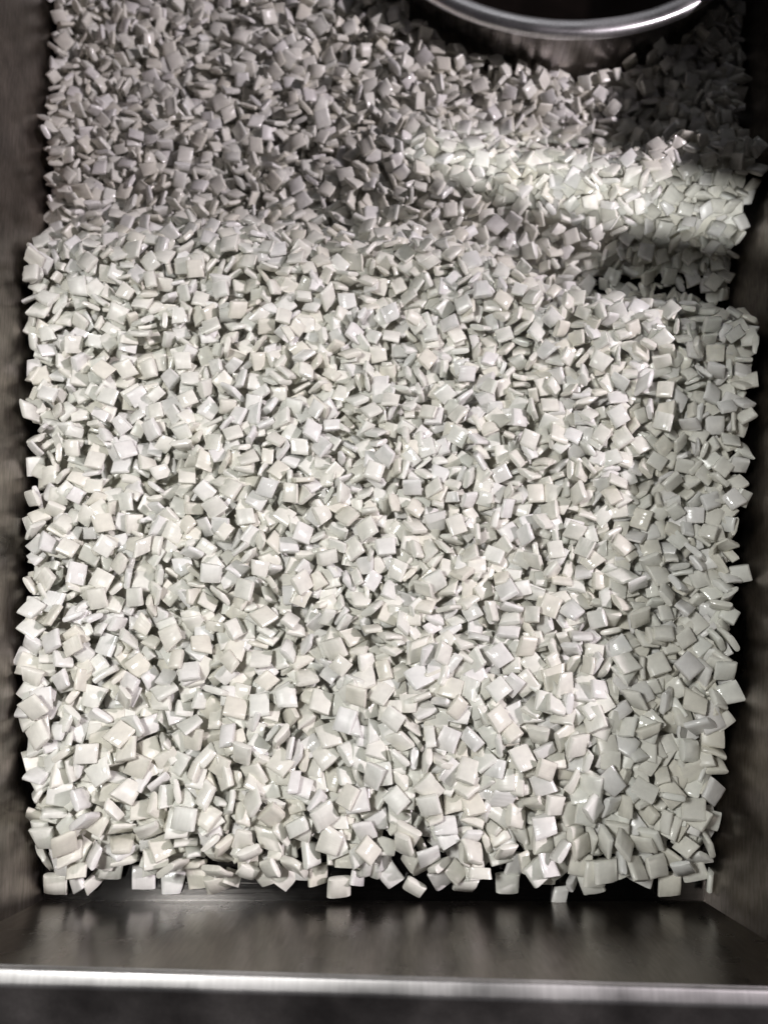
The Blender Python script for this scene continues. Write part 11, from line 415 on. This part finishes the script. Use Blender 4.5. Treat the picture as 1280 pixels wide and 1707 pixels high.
def chip_mesh(name, items, extra=None):
    """items: (index, matrix); one mesh with tone attribute and strip coordinates"""
    V = []; Fc = []; UV = []; T = []
    for idx, M in items:
        rd = random.Random(idx * 7919 + 13)
        vs, uvs, fs = chip_shape(chips[idx][2], rd, 1 - .12 * sm(-2, 12, chips[idx][0].y))
        tone = (rd.random(), rd.random() ** 1.5, rd.random(), 1.0)
        ou, ov = rd.random() * 50, rd.random() * 50
        b = len(V)
        V += [tuple((M @ v) * U) for v in vs]
        UV += [(u[0] + ou, u[1] + ov) for u in uvs]
        T += [tone] * len(vs)
        Fc += [tuple(b + i for i in f) for f in fs]
    if extra: extra(V, Fc, UV, T)
    m = bpy.data.meshes.new(name)
    m.from_pydata(V, [], Fc)
    uvl = m.uv_layers.new(name="chip_uv")
    li = [0] * len(m.loops); m.loops.foreach_get("vertex_index", li)
    flat = []
    for i in li: flat += UV[i]
    uvl.data.foreach_set("uv", flat)
    ca = m.color_attributes.new("tone", 'FLOAT_COLOR', 'POINT')
    ca.data.foreach_set("color", [c for t in T for c in t])
    m.polygons.foreach_set("use_smooth", [True] * len(m.polygons))
    m.set_sharp_from_angle(angle=math.radians(50))
    m.materials.append(CHIP)
    return m


def photo_xy(p):
    r = p - Vector((0, 0, CAM_H))
    fw = Vector((0, math.sin(TILT), -math.cos(TILT))); up = Vector((0, math.cos(TILT), math.sin(TILT)))
    d = r.dot(fw)
    return r.x / d * FPX / 1280 + .5, .5 - r.dot(up) / d * FPX / 1707, d


# the 300 that show largest in view stand alone
own = [i for i, c in enumerate(chips) if c[3]]
ownset = set(own)
rest = [i for i in range(len(chips)) if i not in ownset]


def pose(q):
    n = q @ Vector((0, 0, 1))
    if n.z < 0: n = -n
    el = math.degrees(math.asin(min(1, n.z)))
    if el > 70: return "lying flat"
    if el < 25: return "standing on edge"
    ax = "left" if n.x < 0 else "right"
    ay = "front" if n.y < 0 else "back"
    return "tilted to the " + (ax if abs(n.x) > abs(n.y) else ay)


KIND = {3: "short-cut", 6: "narrow", 9: "sliver-thin", 8: "small square", 7: "thin square", 5: "thick square"}
ORD = ["first", "second", "third", "fourth", "fifth", "sixth", "seventh", "eighth", "ninth", "tenth", "eleventh", "twelfth",
       "thirteenth", "fourteenth", "fifteenth", "sixteenth", "seventeenth", "eighteenth", "nineteenth", "twentieth"]
ACROSS = ["against the left wall", "one tenth across", "two tenths across", "three tenths across", "four tenths across",
          "at the middle", "six tenths across", "seven tenths across", "eight tenths across", "nine tenths across",
          "against the right wall"]
cells = {}
for i in own:
    p, q, vi, _ = chips[i]
    u, v, d = photo_xy(p)
    row = min(19, max(0, int((.885 - v) / .021)))
    t = (p.x - xl(p.y)) / (xr(p.y) - xl(p.y))
    col = min(10, max(0, int(round(t * 10))))
    cells.setdefault((row, col, pose(q), KIND.get(vi, "square")), []).append((u, i))
for (row, col, po, ki), lst in cells.items():
    lst.sort()
    for k, (u, i) in enumerate(lst):
        p, q, vi, _ = chips[i]
        o = bpy.data.objects.new("white_chip", chip_mesh("white_chip", [(i, q.to_matrix().to_4x4())]))
        COL.objects.link(o)
        o.location = p * U
        side = "" if len(lst) == 1 else (["left-hand ", "right-hand "] if len(lst) == 2 else ["leftmost ", "middle ", "rightmost ", "far right "])[min(k, 3 if len(lst) > 2 else 1)]
        o["category"] = "chip"
        o["group"] = "glossy white chips heaped in the steel tray"
        o["label"] = "%s%s white chip %s %s, %s row from front" % (side, ki, po, ACROSS[col], ORD[row])

ident = []
for i in rest:
    p, q, vi, seen = chips[i]
    ident.append((i, Matrix.Translation(p) @ q.to_matrix().to_4x4()))


TH = 1.4
def S(x,y):
    front=-4.1+0.25*math.sin(x*.9)+0.3*math.sin(x*.37+1)
    s=3.1*(1-math.exp(-max(0,y-front)/2.2))+.8*sm(2,22,y) if y>front else -(front-y)*1.2
    if y>front: s+=0.2*math.sin(x*.31+y*.22)+0.16*math.sin(y*.45-x*.17+2)+0.12*math.sin(x*.8+1.3*math.sin(y*.5))
    yc=25.0-4.4*sm(-3,18,x)+.5*math.sin(x*.5)
    s-=(1.7+.3*sm(2,12,x))*sm(yc-.3,yc+3.4,y)
    s-=1.6*sm(2,12,x)*math.exp(-((y-yc-3.0)/1.9)**2)
    s+=0.7*math.exp(-((y-yc+0.7)/1.6)**2)
    yr=32.6-2.6*sm(2,10,x)+1.1*sm(11,18,x)+.3*math.sin(x*.9)
    r=1.5*sm(-5,1,x)+1.5*sm(4,14,x)
    w=2.9 if y<yr else 1.6
    s+=r*math.exp(-((y-yr)/w)**2)
    s-=.3*sm(6,13,x)*sm(yr+1,yr+4,y)
    s+=0.55*math.exp(-((math.hypot(x-10.5,y-51.6)-12.4)/1.3)**2)
    return s


def add_core(V, Fc, UV, T):
    """the packed inside of the heap, glimpsed only through the gaps between chips"""
    st = .5; b = len(V); idx = {}
    ny = int(56 / st); nx = int(46 / st)
    for j in range(ny):
        for i in range(nx):
            x = -22 + i * st; y = -4.5 + j * st
            if not (xl(y) + .2 < x < xr(y) - .2): continue
            z = S(x, y) - TH - .12 + rnd.uniform(-.15, .1)
            if (x - PX) ** 2 + (y - PY) ** 2 < 11.3 ** 2: z = min(z, .02)
            idx[i, j] = len(V)
            V.append((x * U, y * U, max(z, -.06) * U)); UV.append((x, y)); T.append((.1, .9, .5, 1))
    for j in range(ny - 1):
        for i in range(nx - 1):
            quad = [(i, j), (i + 1, j), (i + 1, j + 1), (i, j + 1)]
            face = [idx.get(key) for key in quad]
            if None not in face:
                Fc.append(face)


me = chip_mesh("white_chip_heap", ident, add_core)
heap = bpy.data.objects.new("white_chip_heap", me)
COL.objects.link(heap)
heap["kind"] = "stuff"
heap["label"] = "deep heap of small glossy white chips filling the steel tray"
heap["category"] = "chips"
